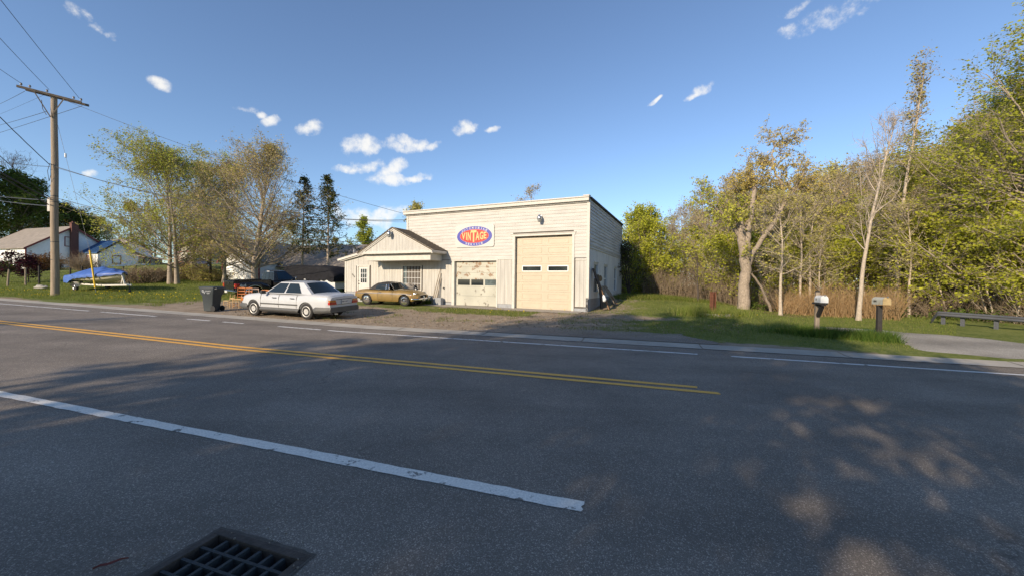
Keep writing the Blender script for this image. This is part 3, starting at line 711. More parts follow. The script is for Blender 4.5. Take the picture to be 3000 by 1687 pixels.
# office window
mb = MB(); x0, x1, z0, z1 = -10.34, -9.02, 1.14, 2.48
mb.bb(x0 - .09, x0, -.055, .04, z0 - .02, z1 + .08); mb.bb(x1, x1 + .08, -.055, .04, z0 - .02, z1 + .08); mb.bb(x0 - .002, x1 + .002, -.055, .04, z1, z1 + .08); mb.bb(x0 - .12, x1 + .1, -.085, .04, z0 - .08, z0 - .022)
wf = mb.build('window', 'trim_white', BLD, bevel=.004)
g = MB()
for i in range(1, 6): u = x0 + (x1 - x0) * i / 6; g.bb(u - .008, u + .008, -.004, .012, z0 - .02, z1)
for i in range(1, 4): z_ = z0 + (z1 - z0) * i / 4; g.bb(x0, x1, -.003, .010, z_ - .008, z_ + .008)
g.build('glazing_bars', 'white_paint', wf); g = MB(); g.bb(x0, x1, .014, .020, z0 - .02, z1); g.build('pane', 'glass_grey', wf)
# gable hood: forward roof, front triangle, soffit box
GF = -1.33; RZ, RU = 4.60, -9.92; EZL, EUL = 3.20, -12.55; EZR, EUR = 3.30, -7.22
mb = MB(); u = EUL + .28
base = 3.27
def gz(u_): return (RZ - .10) + (u_ - RU) * ((RZ - EZL) / (RU - EUL)) if u_ < RU else (RZ - .10) - (u_ - RU) * ((RZ - EZR) / (EUR - RU))
while u < EUR - .30:
    u1 = min(u + rnd.uniform(.2, .24), EUR - .28)
    if u < RU < u1: u1 = RU
    mb.add([(u + .004, GF - .002, base), (u1 - .004, GF - .002, base), (u1 - .004, GF - .002, gz(u1 - .004) - .02), (u + .004, GF - .002, gz(u + .004) - .02), (u + .004, GF + .02, base), (u1 - .004, GF + .02, base), (u1 - .004, GF + .02, gz(u1)), (u + .004, GF + .02, gz(u))],
           [(0, 1, 2, 3), (0, 3, 7, 4), (1, 5, 6, 2)]); u = u1
mb.build('gable_boards', 'white_board', BLD, fix=False)
mb = MB(); mb.prism([(EUL + .1, base), (RU, RZ - .12), (EUR - .1, base)], lambda a, b, d: Vector((a, d, b)), GF + .021, GF + .06); mb.build('gable_core', 'dark_gap', BLD)
mb = MB()
mb.bb(EUL + .05, EUR + .0, GF - .05, GF + .02, 3.13, 3.268)                     # bottom fascia
for (a, b) in (((EUL - .02, EZL), (RU, RZ)), ((EUR + .02, EZR), (RU, RZ))):
    for off, w, pr in ((0.06, .13, -.06), (.19, .05, -.035)):
        A = Vector((a[0], GF + pr / 2, a[1] - off)); Bq = Vector((b[0], GF + pr / 2, b[1] - off)); mb.bar(A, Bq, abs(pr) + .03 + (.01 if a[0] > RU else 0), w)
mb.bb(EUR - .06, EUR + .02, GF - .02, -.04, EZR - .16, EZR - .012)                # right eave board
mb.build('rake_boards', 'trim_white', BLD, bevel=.004)
mb = MB(); sx0, sx1 = -12.12, -7.52; 
mb.bb(sx0, sx1, -1.12, -1.06, 2.76, 3.125); mb.bb(sx0, sx0 + .05, -1.055, -.04, 2.76, 3.125); mb.bb(sx1 - .05, sx1, -1.055, -.04, 2.765, 3.125); mb.bb(sx0 + .05, sx1 - .05, -1.055, -.035, 2.77, 2.80)
mb.bb(sx0 + .02, EUR - .07, GF + .03, -.035, 3.127, 3.16)
mb.build('canopy', 'trim_white', BLD, bevel=.004)
# office roofs: shingled slabs with courses
def slab(nm, A, Bp, C, D, th=.06, mname='shingle', rows=14):
    """A-B along eave, D-C along ridge; lapped rows"""
    A, Bp, C, D = map(Vector, (A, Bp, C, D)); m_ = MB(); nrm = (Bp - A).cross(D - A).normalized()
    if nrm.z < 0: nrm = -nrm
    for i in range(rows):
        t0, t1 = i / rows, (i + 1.08) / rows; t1 = min(t1, 1); a0 = A.lerp(D, t0) + nrm * .03; b0 = Bp.lerp(C, t0) + nrm * .03; a1 = A.lerp(D, t1) + nrm * .008; b1 = Bp.lerp(C, t1) + nrm * .008
        m_.add([a0, b0, b1, a1, a0 - nrm * .022, b0 - nrm * .022], [(0, 1, 2, 3), (4, 5, 1, 0)])
    m_.add([A, Bp, C, D, A - nrm * th, Bp - nrm * th, C - nrm * th, D - nrm * th], [(0, 1, 2, 3), (4, 7, 6, 5), (0, 4, 5, 1), (1, 5, 6, 2), (2, 6, 7, 3), (3, 7, 4, 0)])
    return m_.build(nm, mname, BLD, fix=False)
slab('gable_roof', (EUR + .03, GF - .10, EZR), (EUR + .03, -.03, EZR), (RU, -.03, RZ), (RU, GF - .10, RZ))
slab('gable_roof', (EUR - 2.83, .0, 4.64), (EUR - 2.83, 8, 4.64), (RU, 8, RZ + .03), (RU, .0, RZ + .03), rows=3)
slab('gable_roof', (EUL, 8, EZL), (EUL, GF - .10, EZL), (RU, GF - .10, RZ), (RU, 8, RZ), rows=14)
slab('lean_roof', (-15.5, 8, 2.97), (-15.5, -.22, 2.97), (-12.35, -.22, 3.60), (-12.35, 8, 3.60), rows=9)
mb = MB(); mb.bar((-15.52, -.22, 2.91), (-12.65, -.22, 3.49), .05, .13); mb.bar((-15.4, -.14, 2.85), (-12.65, -.14, 3.37), .06, .08); mb.build('rake_boards', 'trim_white', BLD)
# concrete apron along the doors
mb = MB(); P = []
for i in range(20):
    u_ = -8.3 + 8.9 * i / 19; row = []
    for v_ in (-1.05 + .06 * math.sin(i * 1.3), -.5, .13):
        w = B0 + BU * u_ + BV * v_; row.append((w.x, w.y, max(Z(w.x, w.y) + .018, .0)))
    P.append(row)
mb.grid(P); mat('apron', (.30, .265, .22), .9, var=.2, vscale=3, bump=.4, bscale=50); tag(mb.build('apron_pavement', 'apron', fix=False, smooth=60), kind='structure')

def BP(u, v, z): w = B0 + BU * u + BV * v; return Vector((w.x, w.y, z))
# ------------------------------------------------------------------ sign
sg = thing('shop_sign', 'white rectangular sign with red and blue oval lettering above the low garage door', 'sign', BP(-5.435, -.045, 4.07), RAD(-25))
mat('sign_white', (.53, .505, .46), .45); mat('sign_blue', (.055, .06, .33), .45); mat('sign_red', (.52, .025, .015), .45); mat('sign_yellow', (.78, .44, .17), .45); mat('sign_text', (.60, .58, .56), .45)
w2, h2, c_ = 1.205, .59, .07
mb = MB(); mb.prism([(-w2 + c_, -h2), (w2 - c_, -h2), (w2, -h2 + c_), (w2, h2 - c_), (w2 - c_, h2), (-w2 + c_, h2), (-w2, h2 - c_), (-w2, -h2 + c_)], lambda a, b, d: Vector((a, d, b)), -.02, .008); mb.build('panel', 'sign_white', sg)
def ell(nm, a, b, d0, d1, m_):
    q_ = MB(); q_.prism([(a * math.cos(t * math.pi / 36), b * math.sin(t * math.pi / 36)) for t in range(72)], lambda x_, z_, d: Vector((x_, d, z_)), d0, d1); return q_.build(nm, m_, sg)
ell('blue_oval', 1.09, .53, -.026, -.0205, 'sign_blue'); ell('thin_ring', .898, .369, -.030, -.0265, 'sign_text'); ell('red_oval', .89, .362, -.034, -.0305, 'sign_red')
lt = MB()
def glyph(ch, cx, cz, w, h, rot=0, shear=0, bold=.02, d=-.0372, mi=0):
    vs, fs = textmesh(ch, 1, bold); xs = [v.x for v in vs]; ys = [v.y for v in vs]; a0, a1, b0, b1 = min(xs), max(xs), min(ys), max(ys)
    out_ = []
    for v in vs:
        x_ = ((v.x - (a0 + a1) / 2) / max(a1 - a0, .05)) * w; z_ = ((v.y - (b0 + b1) / 2) / (b1 - b0)) * h; z_ += shear * x_
        c, s = math.cos(rot), math.sin(rot); out_.append((cx + x_ * c - z_ * s, d, cz + x_ * s + z_ * c))
    lt.add(out_, fs, mi)
for ch, cx, w, h, cz in (('V', -.665, .24, .38, .02), ('I', -.475, .055, .41, .01), ('N', -.30, .20, .47, .0), ('T', -.03, .36, .64, .0), ('A', .215, .24, .47, .0), ('G', .455, .22, .42, .01), ('E', .675, .17, .36, .02)): glyph(ch, cx, cz, w, h, bold=.03, mi=0)
for i, ch in enumerate('AUTOMOBILE'):
    th = math.pi * (.775 - .55 * i / 9) ; ex, ez = .985 * math.cos(th), .447 * math.sin(th); tx = Vector((.985 * math.sin(th), -.447 * math.cos(th))); glyph(ch, ex, ez, .095 if ch != 'I' else .03, .100, math.atan2(tx.y, tx.x), mi=1, bold=.02, d=-.0285)
for i, ch in enumerate('SERVICE'):
    th = math.pi * (1.335 + .33 * i / 6); ex, ez = .985 * math.cos(th), .447 * math.sin(th); tx = Vector((-.985 * math.sin(th), .447 * math.cos(th))); glyph(ch, ex, ez, .095 if ch != 'I' else .03, .100, math.atan2(tx.y, tx.x), mi=1, bold=.02, d=-.0285)
lt.build('lettering', ['sign_yellow', 'sign_text'], sg, fix=False)
# ------------------------------------------------------------------ wall lamps, meter, number, leaning stuff
def wall_lamp(p, label, s=1.):
    t_ = thing('wall_lamp', label, 'lamp', p, RAD(-25), 'dusk lamps on the garage front'); t_.scale = (s, s, s)
    m_ = MB(); m_.lathe([(.055, 0), (.055, .05), (.04, .06)], 14, (0, 0, .1), 'Z'); m_.bar((0, .0, .13), (0, -.20, .13), .05, .05); m_.bb(-.05, .05, -.02, 0, .05, .2); m_.build('bracket', 'steel', t_, smooth=40)
    m_ = MB(); m_.lathe([(.0, .22), (.045, .215), (.055, .16), (.09, .13), (.115, .06), (.12, -.02), (.105, -.045)], 20, (0, -.20, 0)); m_.build('lamp_head', 'steel', t_, smooth=50)
    m_ = MB(); m_.lathe([(.104, -.046), (.095, -.11), (.07, -.155), (.0, -.17)], 20, (0, -.20, 0)); m_.build('lamp_glass', 'glass_lens', t_, smooth=60)
mat('glass_lens', (.36, .37, .36), .15, metal=.3)
wall_lamp(BP(-1.62, -.04, 4.76), 'silver dusk lamp on the clapboards above the tall cream door')
wall_lamp(BP(-10.02, GF - .012, 4.18), 'silver dusk lamp at the top of the small office gable')
nb = MB()
for i, ch in enumerate('336'):
    vs, fs = textmesh(ch, .17, .004); nb.add([(v.x + i * .095, 0, v.y - i * .065) for v in vs], fs)
o = nb.build('house_number', 'wood_dark', fix=False); o.location = BP(-14.42, -.038, 1.98); o.rotation_euler = (0, 0, RAD(-25)); tag(o, 'three dark house number digits stepping down beside the white entry door', 'number')
mb = MB(); mb.lathe([(.05, -.03), (.05, -.06), (.0, -.065)], 14, (0, 0, 0), 'Y'); o = mb.build('wall_socket', 'wood_dark', smooth=40); o.location = BP(-7.38, -.03, 1.25); o.rotation_euler = (0, 0, RAD(-25)); tag(o, 'small round dark outlet on the boards right of the leaning poles', 'outlet')
for i, (u_, tu) in enumerate(((-7.95, -7.60), (-7.85, -7.57), (-7.76, -7.545))):
    mb = MB(); b0_ = BP(u_, -.45 + .06 * i, .24); b1_ = BP(tu, -.075, 2.35 - .28 * i); mb.tube([b0_, b0_.lerp(b1_, .5), b1_], [.028, .024, .02], 7)
    o = mb.build('wooden_pole', 'wood_grey', smooth=50); tag(o, ['longest of the thin wooden poles leaning at the office corner', 'middle of the thin wooden poles leaning at the office corner', 'shortest of the thin wooden poles leaning at the office corner'][i], 'pole', 'poles leaning at the office corner')
mb = MB(); mb.bb(-.28, .28, -.14, .14, 0, .42); o = mb.build('stone_block', 'block', bevel=.03); p = BP(-7.62, -.25, 0); o.location = (p.x, p.y, Z(p.x, p.y) - .02); o.rotation_euler = (0, 0, RAD(-25)); tag(o, 'small grey block standing at the foot of the leaning poles', 'block')
# ------------------------------------------------------------------ vehicles
mat('paint_car_white', (.47, .48, .49), .35, coat=.3, var=.05, vscale=2); mat('cladding', (.075, .075, .072), .6, var=.12, vscale=5)
mat('tyre', (.022, .021, .02), .85, var=.3, vscale=12, bump=.3, bscale=60); mat('alloy', (.50, .49, .46), .45, metal=.3, var=.15, vscale=10)
mat('car_glass', (.014, .02, .022), .06, spec=.45); mat('lamp_red', (.38, .02, .015), .2, coat=.5); mat('lamp_amber', (.42, .13, .015), .2, coat=.5); mat('lamp_clear', (.6, .6, .58), .15, coat=.5)
mat('paint_gold', (.235, .155, .05), .38, coat=.25, var=.22, vscale=2.2); mat('soft_top', (.028, .025, .024), .8, var=.3, vscale=6, bump=.3)
mat('paint_black', (.010, .010, .012), .25, coat=.2); mat('badge', (.10, .10, .10), .4, metal=.5); mat('plate', (.62, .60, .55), .5); mat('plate_text', (.06, .07, .12), .6)
mat('underbody', (.012, .012, .012), .9)
def lin(pts):
    xs = [p[0] for p in pts]; ys = [p[1] for p in pts]
    return lambda x: float(np.interp(x, xs, ys))
def smooth_lin(pts, k=.10):
    f = lin(pts); return lambda x: sum(f(x + d * k) for d in (-1, -.5, 0, .5, 1)) / 5
def shell(L0, L1, ztop, zbot, hw, prof, arches, crown=.03, n=90, NS=11, NT=5, edge=.05):
    """body skin: columns along x, each going up the side and over the top to the centre line, with wheel arches cut out"""
    xs = set(np.round(np.linspace(L0, L1, n), 4))
    for (xc, zc, R) in arches: xs |= set(np.round([xc + R * math.cos(a) for a in np.linspace(0, math.pi, 19)], 4))
    for d in (.0, .02, .05, .09): xs |= {round(L0 + d, 4), round(L1 - d, 4)}
    xs = sorted(xs); mb = MB(); P = []
    for x in xs:
        zt = ztop(x); zb = zbot(x); full0 = zbot(x)
        for (xc, zc, R) in arches:
            if abs(x - xc) <= R + 1e-6: zb = max(zb, zc + math.sqrt(max(0, R * R - (x - xc) ** 2)))
        w = hw(x); row = []
        for i in range(NS):
            t = i / (NS - 1); z = zb + (zt - zb) * t; tt = (z - full0) / (zt - full0); row.append((x, w * prof(tt), z))
        yt = row[-1][1]
        for j in range(1, NT + 1):
            y = yt * (1 - j / NT); row.append((x, y, zt + crown * (1 - (y / yt) ** 2)))
        P.append(row)
    full = [row + [(p[0], -p[1], p[2]) for p in row[-2::-1]] for row in P]
    mb.grid(full)
    m = len(full[0]); mb.f.append(tuple(range(m))); mb.m.append(0); last = len(mb.v) - m; mb.f.append(tuple(last + i for i in range(m))[::-1]); mb.m.append(0)
    return mb
def patch(A, B, C, D, bulge=0., nrm=None, u0=0, u1=1, v0=0, v1=1, off=0, nu=6, nv=4):
    """bilinear patch A(0,0) B(1,0) C(1,1) D(0,1) with a bulge along nrm"""
    A, B, C, D = map(Vector, (A, B, C, D)); n = Vector(nrm).normalized() if nrm else (B - A).cross(D - A).normalized(); rows = []
    for i in range(nu + 1):
        u = u0 + (u1 - u0) * i / nu; row = []
        for j in range(nv + 1):
            v = v0 + (v1 - v0) * j / nv; p = A.lerp(B, u).lerp(D.lerp(C, u), v) + n * (bulge * (4 * u * (1 - u)) * .999 + off); row.append(tuple(p))
        rows.append(row)
    return rows
def wheel(par, x, y, R, w, rimR, side, style):
    """a tyre with its rim; side = +1 faces +y"""
    m = MB(); m.lathe([(rimR - .01, -w / 2 + .01), (rimR + .02, -w / 2), (R - .03, -w / 2 + .005), (R, -w / 2 + .03), (R, w / 2 - .03), (R - .03, w / 2 - .005), (rimR + .02, w / 2), (rimR - .01, w / 2 - .01)], 32, axis='Y')
    o = m.build('wheel', 'tyre', par, smooth=35); o.location = (x, y, R)
    f = side * (w / 2 - .012); m = MB()
    m.lathe([(0.0, side * .0), (rimR * .25, side * .008), (rimR * .8, side * -.004), (rimR * .93, side * .012), (rimR, side * .004), (rimR, -side * .05)], 32, (0, f, 0), 'Y')
    r = m.build('rim', {'disc': 'alloy', 'spoke': 'alloy', 'steel': 'steel'}[style], o, smooth=40)
    m = MB()
    if style == 'disc':
        for k in range(15):
            a = 2 * math.pi * k / 15; m.box((math.cos(a) * rimR * .80, f + side * .004, math.sin(a) * rimR * .80), (rimR * .09, .012, rimR * .09), R=Matrix.Rotation(-a, 3, 'Y'))
    else:
        for k in range(4 if style == 'spoke' else 8):
            a = 2 * math.pi * (k + .5) / (4 if style == 'spoke' else 8); ca, sa = math.cos(a), math.sin(a)
            q = rimR * (.26 if style == 'spoke' else .12); m.box((ca * rimR * .6, f + side * .006, sa * rimR * .6), (rimR * .42, .012, q * 1.5), R=Matrix.Rotation(-a, 3, 'Y'))
    m.build('wheel_slot', 'underbody', r)
    if style == 'spoke':
        m = MB(); m.lathe([(0, side * .03), (rimR * .2, side * .022), (rimR * .24, 0)], 16, (0, f, 0), 'Y'); m.lathe([(rimR * .93, side * .014), (rimR * 1.03, side * .01), (rimR * 1.03, side * -.01)], 28, (0, f, 0), 'Y'); m.build('hub_cap', 'chrome', r, smooth=40)
    return o
def textpart(par, txt, size, M, mname, name='lettering', bold=.0):
    vs, fs = textmesh(txt, size, bold); m = MB(M); m.add([(v.x, v.y, 0) for v in vs], fs); return m.build(name, mname, par, fix=False)
def place(t, x, y, yaw):
    t.location = (x, y, Z(x, y)); t.rotation_euler = (0, 0, yaw)
    # follow the slope of the ground
    c, s = math.cos(yaw), math.sin(yaw); d = 1.2
    pit = math.atan2(Z(x - c * d, y - s * d) - Z(x + c * d, y + s * d), 2 * d); rol = math.atan2(Z(x - s * .7, y + c * .7) - Z(x + s * .7, y - c * .7), 1.4)
    t.rotation_euler = (Matrix.Rotation(yaw, 3, 'Z') @ Matrix.Rotation(pit, 3, 'Y') @ Matrix.Rotation(rol, 3, 'X')).to_euler()

def sedan():
    t = thing('parked_sedan', 'white four door saloon with grey lower cladding parked beside the road', 'car')
    ztop = smooth_lin([(-2.47, .84), (-2.40, .95), (-1.45, .985), (-.9, .93), (.9, .93), (1.05, .955), (1.9, .87), (2.20, .78), (2.27, .70)], .06)
    zbot = lin([(-2.47, .52), (-1.8, .50), (-1.05, .22), (1.05, .22), (1.8, .5), (2.27, .5)])
    zbot = lin([(-2.47, .40), (2.27, .40)])
    hw = smooth_lin([(-2.47, .72), (-2.35, .80), (-1.9, .85), (-1.0, .87), (.9, .87), (1.6, .84), (2.1, .77), (2.27, .66)], .08)
    prof = lin([(0, .985), (.25, 1.0), (.55, .995), (.8, .965), (.92, .93), (1, .86)])
    ar = [(1.40, .31, .37), (-1.40, .31, .37)]
    shell(-2.47, 2.27, ztop, zbot, hw, prof, ar, .035).build('body', 'paint_car_white', t, smooth=38)
    # grey lower cladding, sills and bumpers
    m = shell(-2.52, 2.34, lambda x: .50 if x < -1.75 else (.40 if x < 1.75 else .50), lambda x: .24 if abs(x) < 1.2 else .22 + .06 * (abs(x) - 1.2), lambda x: hw(max(-2.47, min(2.27, x * .985))) + .012 + (.03 if abs(x) > 1.8 else 0), lambda q: .95 + .06 * math.sin(math.pi * min(1, q * 1.1)), ar, -.001, 60, 5, 2)
    m.build('bumper', 'cladding', t, smooth=38)
    m = MB(); m.bb(-2.0, 1.95, -.62, .62, .20, .62); m.bb(-1.0, 1.0, -.8, .8, .2, .5); m.build('underbody', 'underbody', t)
    # cabin
    xA, xC, zb = .82, -1.62, .95; xa, xc, zr = .16, -1.02, 1.40; yb, yr = .765, .575
    zbC = .965
    m = MB(); m.grid(patch((xA, yb, zb), (xC, yb, zbC), (xc, yr, zr), (xa, yr, zr), .03, (0, 1, .2))); m.grid(patch((xA, -yb, zb), (xC, -yb, zbC), (xc, -yr, zr), (xa, -yr, zr), .03, (0, -1, .2)))
    m.grid(patch((xA, -yb, zb), (xA, yb, zb), (xa, yr, zr), (xa, -yr, zr), .09, (1, 0, .5))); m.grid(patch((xC, yb, zbC), (xC, -yb, zbC), (xc, -yr, zr), (xc, yr, zr), .08, (-1, 0, .4)))
    rows = []
    for i in range(9):
        u = i / 8; x = xa + (xc - xa) * u + (.09 * .8 if i == 0 else (-.07 if i == 8 else 0)) * 0; e = 4 * u * (1 - u); rows.append([(x, yr * s_, zr + .035 * (1 - s_ * s_) + .02 * e) for s_ in (-1, -.9, -.6, 0, .6, .9, 1)])
    m.grid(rows); m.build('cabin', 'paint_car_white', t, smooth=35)
    def glass(nm, *a, **k):
        g = MB(); g.grid(patch(*a, **k)); return g.build(nm, 'car_glass', t, smooth=50)
    for s_, nm in ((1, 1), (-1, -1)):
        A, B, C, D = (xA, s_ * yb, zb), (xC, s_ * yb, zbC), (xc, s_ * yr, zr), (xa, s_ * yr, zr)
        glass('side_window', A, B, C, D, .03, (0, s_, .2), .03, .42, .06, .90, .007); glass('side_window', A, B, C, D, .03, (0, s_, .2), .455, .80, .06, .90, .007)
    glass('windscreen', (xA, -yb, zb), (xA, yb, zb), (xa, yr, zr), (xa, -yr, zr), .09, (1, 0, .5), .05, .95, .02, .93, .007)
    rg = glass('rear_window', (xC, yb, zbC), (xC, -yb, zbC), (xc, -yr, zr), (xc, yr, zr), .08, (-1, 0, .4), .07, .93, .08, .93, .007)
    # side mouldings, handles, door gaps
    for s_ in (1, -1):
        m = MB()
        for a, b in ((-.98, .0), (.02, .98)): m.bar((a, s_ * .873, .545), (b, s_ * .873, .545), .02, .05)
        m.build('side_moulding', 'cladding', t)
        for x in (.98, .0, -.93):
            m = MB(); m.tube([(x, s_ * .868, .42), (x, s_ * .866, .60), (x, s_ * .858, .80), (x, s_ * .81, .925)], .007, 4); m.build('door_gap', 'dark_gap', t)
        for x in (.22, -.72):
            m = MB(); m.bar((x - .1, s_ * .875, .79), (x + .1, s_ * .875, .79), .03, .03); m.build('door_handle', 'black_metal', t, bevel=.006)
        m = MB(); m.box((.72, s_ * .95, 1.0), (.10, .19, .13)); m.bb(.70, .76, min(s_ * .8, s_ * .9), max(s_ * .8, s_ * .9), .94, .97); m.build('door_mirror', 'black_metal', t, bevel=.02)
    # tail: lamps, panel, plate, badge
    for s_ in (1, -1):
        def tl(nm, z0, z1, y0, y1, mname, px=-2.495):
            m = MB(); m.prism([(y0, z0), (y1, z0), (y1 - .02, z1), (y0 + (.03 if nm else 0), z1)], lambda a, b, d: Vector((d, s_ * a, b)), px, px + .06)
            m.prism([(-2.49, z0), (-2.30, z0), (-2.32, z1), (-2.49, z1)], lambda a, b, d: Vector((a, s_ * d, b)), y1 - .05, y1 + .035); return m.build('tail_lamp', mname, t)
        tl(1, .60, .70, .42, .73, 'lamp_red', -2.50); tl(1, .705, .775, .45, .715, 'lamp_amber', -2.497)
    m = MB(); m.bb(-2.485, -2.44, -.41, .41, .785, .80); m.bb(-2.485, -2.44, -.41, .41, .590, .603); m.build('tail_strip', 'black_metal', t)
    m = MB(); m.bb(-2.50, -2.485, -.155, .155, .615, .775); pl = m.build('licence_plate', 'plate', t)
    textpart(pl, 'HXP-1427', .075, Matrix.Translation((-2.502, 0, .695)) @ Matrix.Rotation(RAD(-90), 4, 'Z') @ Matrix.Rotation(RAD(90), 4, 'X'), 'plate_text', bold=.003)
    textpart(t, '300E', .07, Matrix.Translation((-2.462, .40, .86)) @ Matrix.Rotation(RAD(-90), 4, 'Z') @ Matrix.Rotation(RAD(78), 4, 'X'), 'badge', 'badge', bold=.004)
    m = MB(); m.lathe([(.03, -.004), (.037, 0), (.03, .004)], 16, (-2.463, 0, .88), 'X'); m.build('badge', 'badge', t)
    m = MB(); m.box((-2.5, .45, .24), (.12, .05, .05)); m.build('exhaust', 'steel', t)
    for s_ in (1, -1):
        m = MB(); m.box((2.25, s_ * .56, .66), (.06, .26, .14)); m.build('headlight', 'lamp_clear', t, bevel=.01)
        m = MB(); m.box((2.17, s_ * .735, .66), (.14, .05, .13)); m.build('indicator_lamp', 'lamp_amber', t, bevel=.01)
    m = MB(); m.box((2.27, 0, .67), (.06, .62, .20)); m.build('grille', 'chrome', t, bevel=.01)
    for x in (1.40, -1.40):
        for s_ in (1, -1): wheel(t, x, s_ * .755, .312, .20, .215, s_, 'disc')
    # seats seen through the rear glass
    m = MB(); m.box((-.55, 0, .85), (.15, 1.2, .55)); m.build('seat', 'cladding', t, bevel=.05)
    return t
sed = sedan()
pr_, pf_ = at(896, 937, 15.05), at(743, 925.5, 15.95)
mid = (Vector((pr_.x, pr_.y, 0)) + Vector((pf_.x, pf_.y, 0))) / 2; yaw = math.atan2(pf_.y - pr_.y, pf_.x - pr_.x)
side = Vector((math.sin(yaw), -math.cos(yaw), 0))        # the car's left side faces the camera
mid += Vector((-math.sin(yaw), math.cos(yaw), 0)) * -.85
place(sed, mid.x, mid.y, yaw)

def roadster():
    t = thing('parked_roadster', 'gold brown two seat roadster with a black soft top by the office wall', 'car')
    ztop = smooth_lin([(-1.98, .66), (-1.90, .76), (-1.2, .84), (-.5, .83), (.35, .83), (1.2, .80), (1.6, .74), (1.80, .66), (1.90, .56)], .07)
    hw = smooth_lin([(-1.98, .56), (-1.8, .70), (-1.2, .755), (.6, .76), (1.3, .75), (1.7, .69), (1.90, .56)], .09)
    prof = lin([(0, .90), (.15, .97), (.4, 1.0), (.7, .99), (.85, .94), (.94, .86), (1, .76)])
    zbot = lin([(-1.98, .40), (-1.5, .27), (-1, .23), (1, .23), (1.5, .25), (1.9, .36)])
    ar = [(1.155, .295, .345), (-1.155, .295, .335)]
    shell(-1.98, 1.90, ztop, zbot, hw, prof, ar, .045).build('body', 'paint_gold', t, smooth=40)
    m = MB(); m.bb(-1.7, 1.6, -.52, .52, .2, .6); m.build('underbody', 'underbody', t)
    # soft top
    xs = [(-1.12, .84, .50), (-1.02, .92, .54), (-.86, 1.06, .56), (-.62, 1.19, .55), (-.3, 1.235, .54), (.05, 1.225, .53), (.22, 1.20, .52)]
    rows = []
    for x, z, y in xs:
        zs = .83; rows.append([(x, -.66 if z > .9 else -.58, zs), (x, -.63 + .04 * (z < 1), zs + (z - zs) * .5), (x, -y, z - .05), (x, -y * .8, z - .005), (x, 0, z + .02), (x, y * .8, z - .005), (x, y, z - .05), (x, .63 - .04 * (z < 1), zs + (z - zs) * .5), (x, .66 if z > .9 else .58, zs)])
    m = MB(); m.grid(rows); m.build('soft_top', 'soft_top', t, smooth=50)
    for s_ in (1, -1):
        m = MB(); m.add([(-.62, s_ * .668, .855), (.20, s_ * .668, .855), (.14, s_ * .60, 1.12), (-.38, s_ * .60, 1.14), (-.58, s_ * .64, 1.02)], [(0, 1, 2, 3, 4)]); m.build('side_window', 'car_glass', t)
        m = MB(); m.bar((.20, s_ * .672, .85), (.14, s_ * .604, 1.14), .018, .018); m.bar((.02, s_ * .672, .85), (.02, s_ * .61, 1.13), .014, .014); m.bar((-.6, s_ * .672, .85), (.46, s_ * .672, .85), .016, .016); m.build('window_trim', 'chrome', t)
    # windscreen
    m = MB(); m.grid(patch((.50, -.62, .84), (.50, .62, .84), (.20, .52, 1.18), (.20, -.52, 1.18), .07, (1, 0, .3))); m.build('windscreen', 'car_glass', t, smooth=50)
    m = MB()
    for s_ in (1, -1): m.bar((.52, s_ * .63, .83), (.21, s_ * .53, 1.19), .03, .03)
    m.tube([(.21, -.53, 1.19), (.28, -.25, 1.20), (.30, 0, 1.205), (.28, .25, 1.20), (.21, .53, 1.19)], .016, 6); m.tube([(.52, -.63, .84), (.58, -.3, .86), (.60, 0, .87), (.58, .3, .86), (.52, .63, .84)], .014, 6); m.build('windscreen_frame', 'chrome', t)
    for s_ in (1, -1):
        m = MB(); pts = [(x, s_ * (hw(x) + .004), .655 - .03 * max(0, -x - .6) + (.0 if x < 1 else -.02 * (x - 1))) for x in np.linspace(-1.75, 1.62, 16)]; m.tube(pts, .009, 5); m.build('side_strip', 'chrome', t)
        m = MB(); m.tube([(-.42, s_ * .752, .28), (-.44, s_ * .765, .5), (-.42, s_ * .757, .7), (-.4, s_ * .70, .83)], .005, 4); m.tube([(.44, s_ * .752, .28), (.46, s_ * .768, .5), (.44, s_ * .762, .7), (.44, s_ * .70, .83)], .005, 4); m.build('door_gap', 'dark_gap', t)
        m = MB(); m.bar((-.36, s_ * .77, .72), (-.22, s_ * .77, .72), .02, .02); m.build('door_handle', 'chrome', t, bevel=.004)
        m = MB(); m.lathe([(.0, .05), (.06, .04), (.085, .015), (.09, 0)], 20, (1.72, s_ * .52, .64), 'X'); m.build('headlight', 'lamp_clear', t, smooth=40)
        m = MB(); m.lathe([(.088, .03), (.105, .02), (.112, -.05)], 24, (1.71, s_ * .52, .64), 'X'); m.build('headlight_rim', 'chrome', t, smooth=40)
        m = MB(); m.box((1.84, s_ * .54, .47), (.06, .13, .06)); m.build('indicator_lamp', 'lamp_amber', t, bevel=.01)
        m = MB(); m.box((1.55, s_ * .735, .56), (.10, .02, .035)); m.build('side_marker', 'lamp_amber', t)
        m = MB(); m.box((-1.93, s_ * .52, .60), (.06, .10, .20)); m.build('tail_lamp', 'lamp_red', t, bevel=.01)
        m = MB(); m.tube([(.28, s_ * .70, .85), (.30, s_ * .78, .90)], .01, 5); m.lathe([(0, .03), (.05, .02), (.06, -.02), (0, -.03)], 14, (.30, s_ * .80, .92), 'X'); m.build('door_mirror', 'chrome', t, smooth=40)
    m = MB(); m.box((1.885, 0, .52), (.05, .66, .15)); m.build('grille', 'underbody', t, bevel=.03)
    m = MB()
    m.tube([(1.90, -.35, .60), (1.915, 0, .615), (1.90, .35, .60)], .012, 6); m.tube([(1.90, -.35, .44), (1.915, 0, .43), (1.90, .35, .44)], .012, 6); m.tube([(1.92, 0, .43), (1.92, 0, .615)], .012, 6); m.build('grille_surround', 'chrome', t, smooth=50)
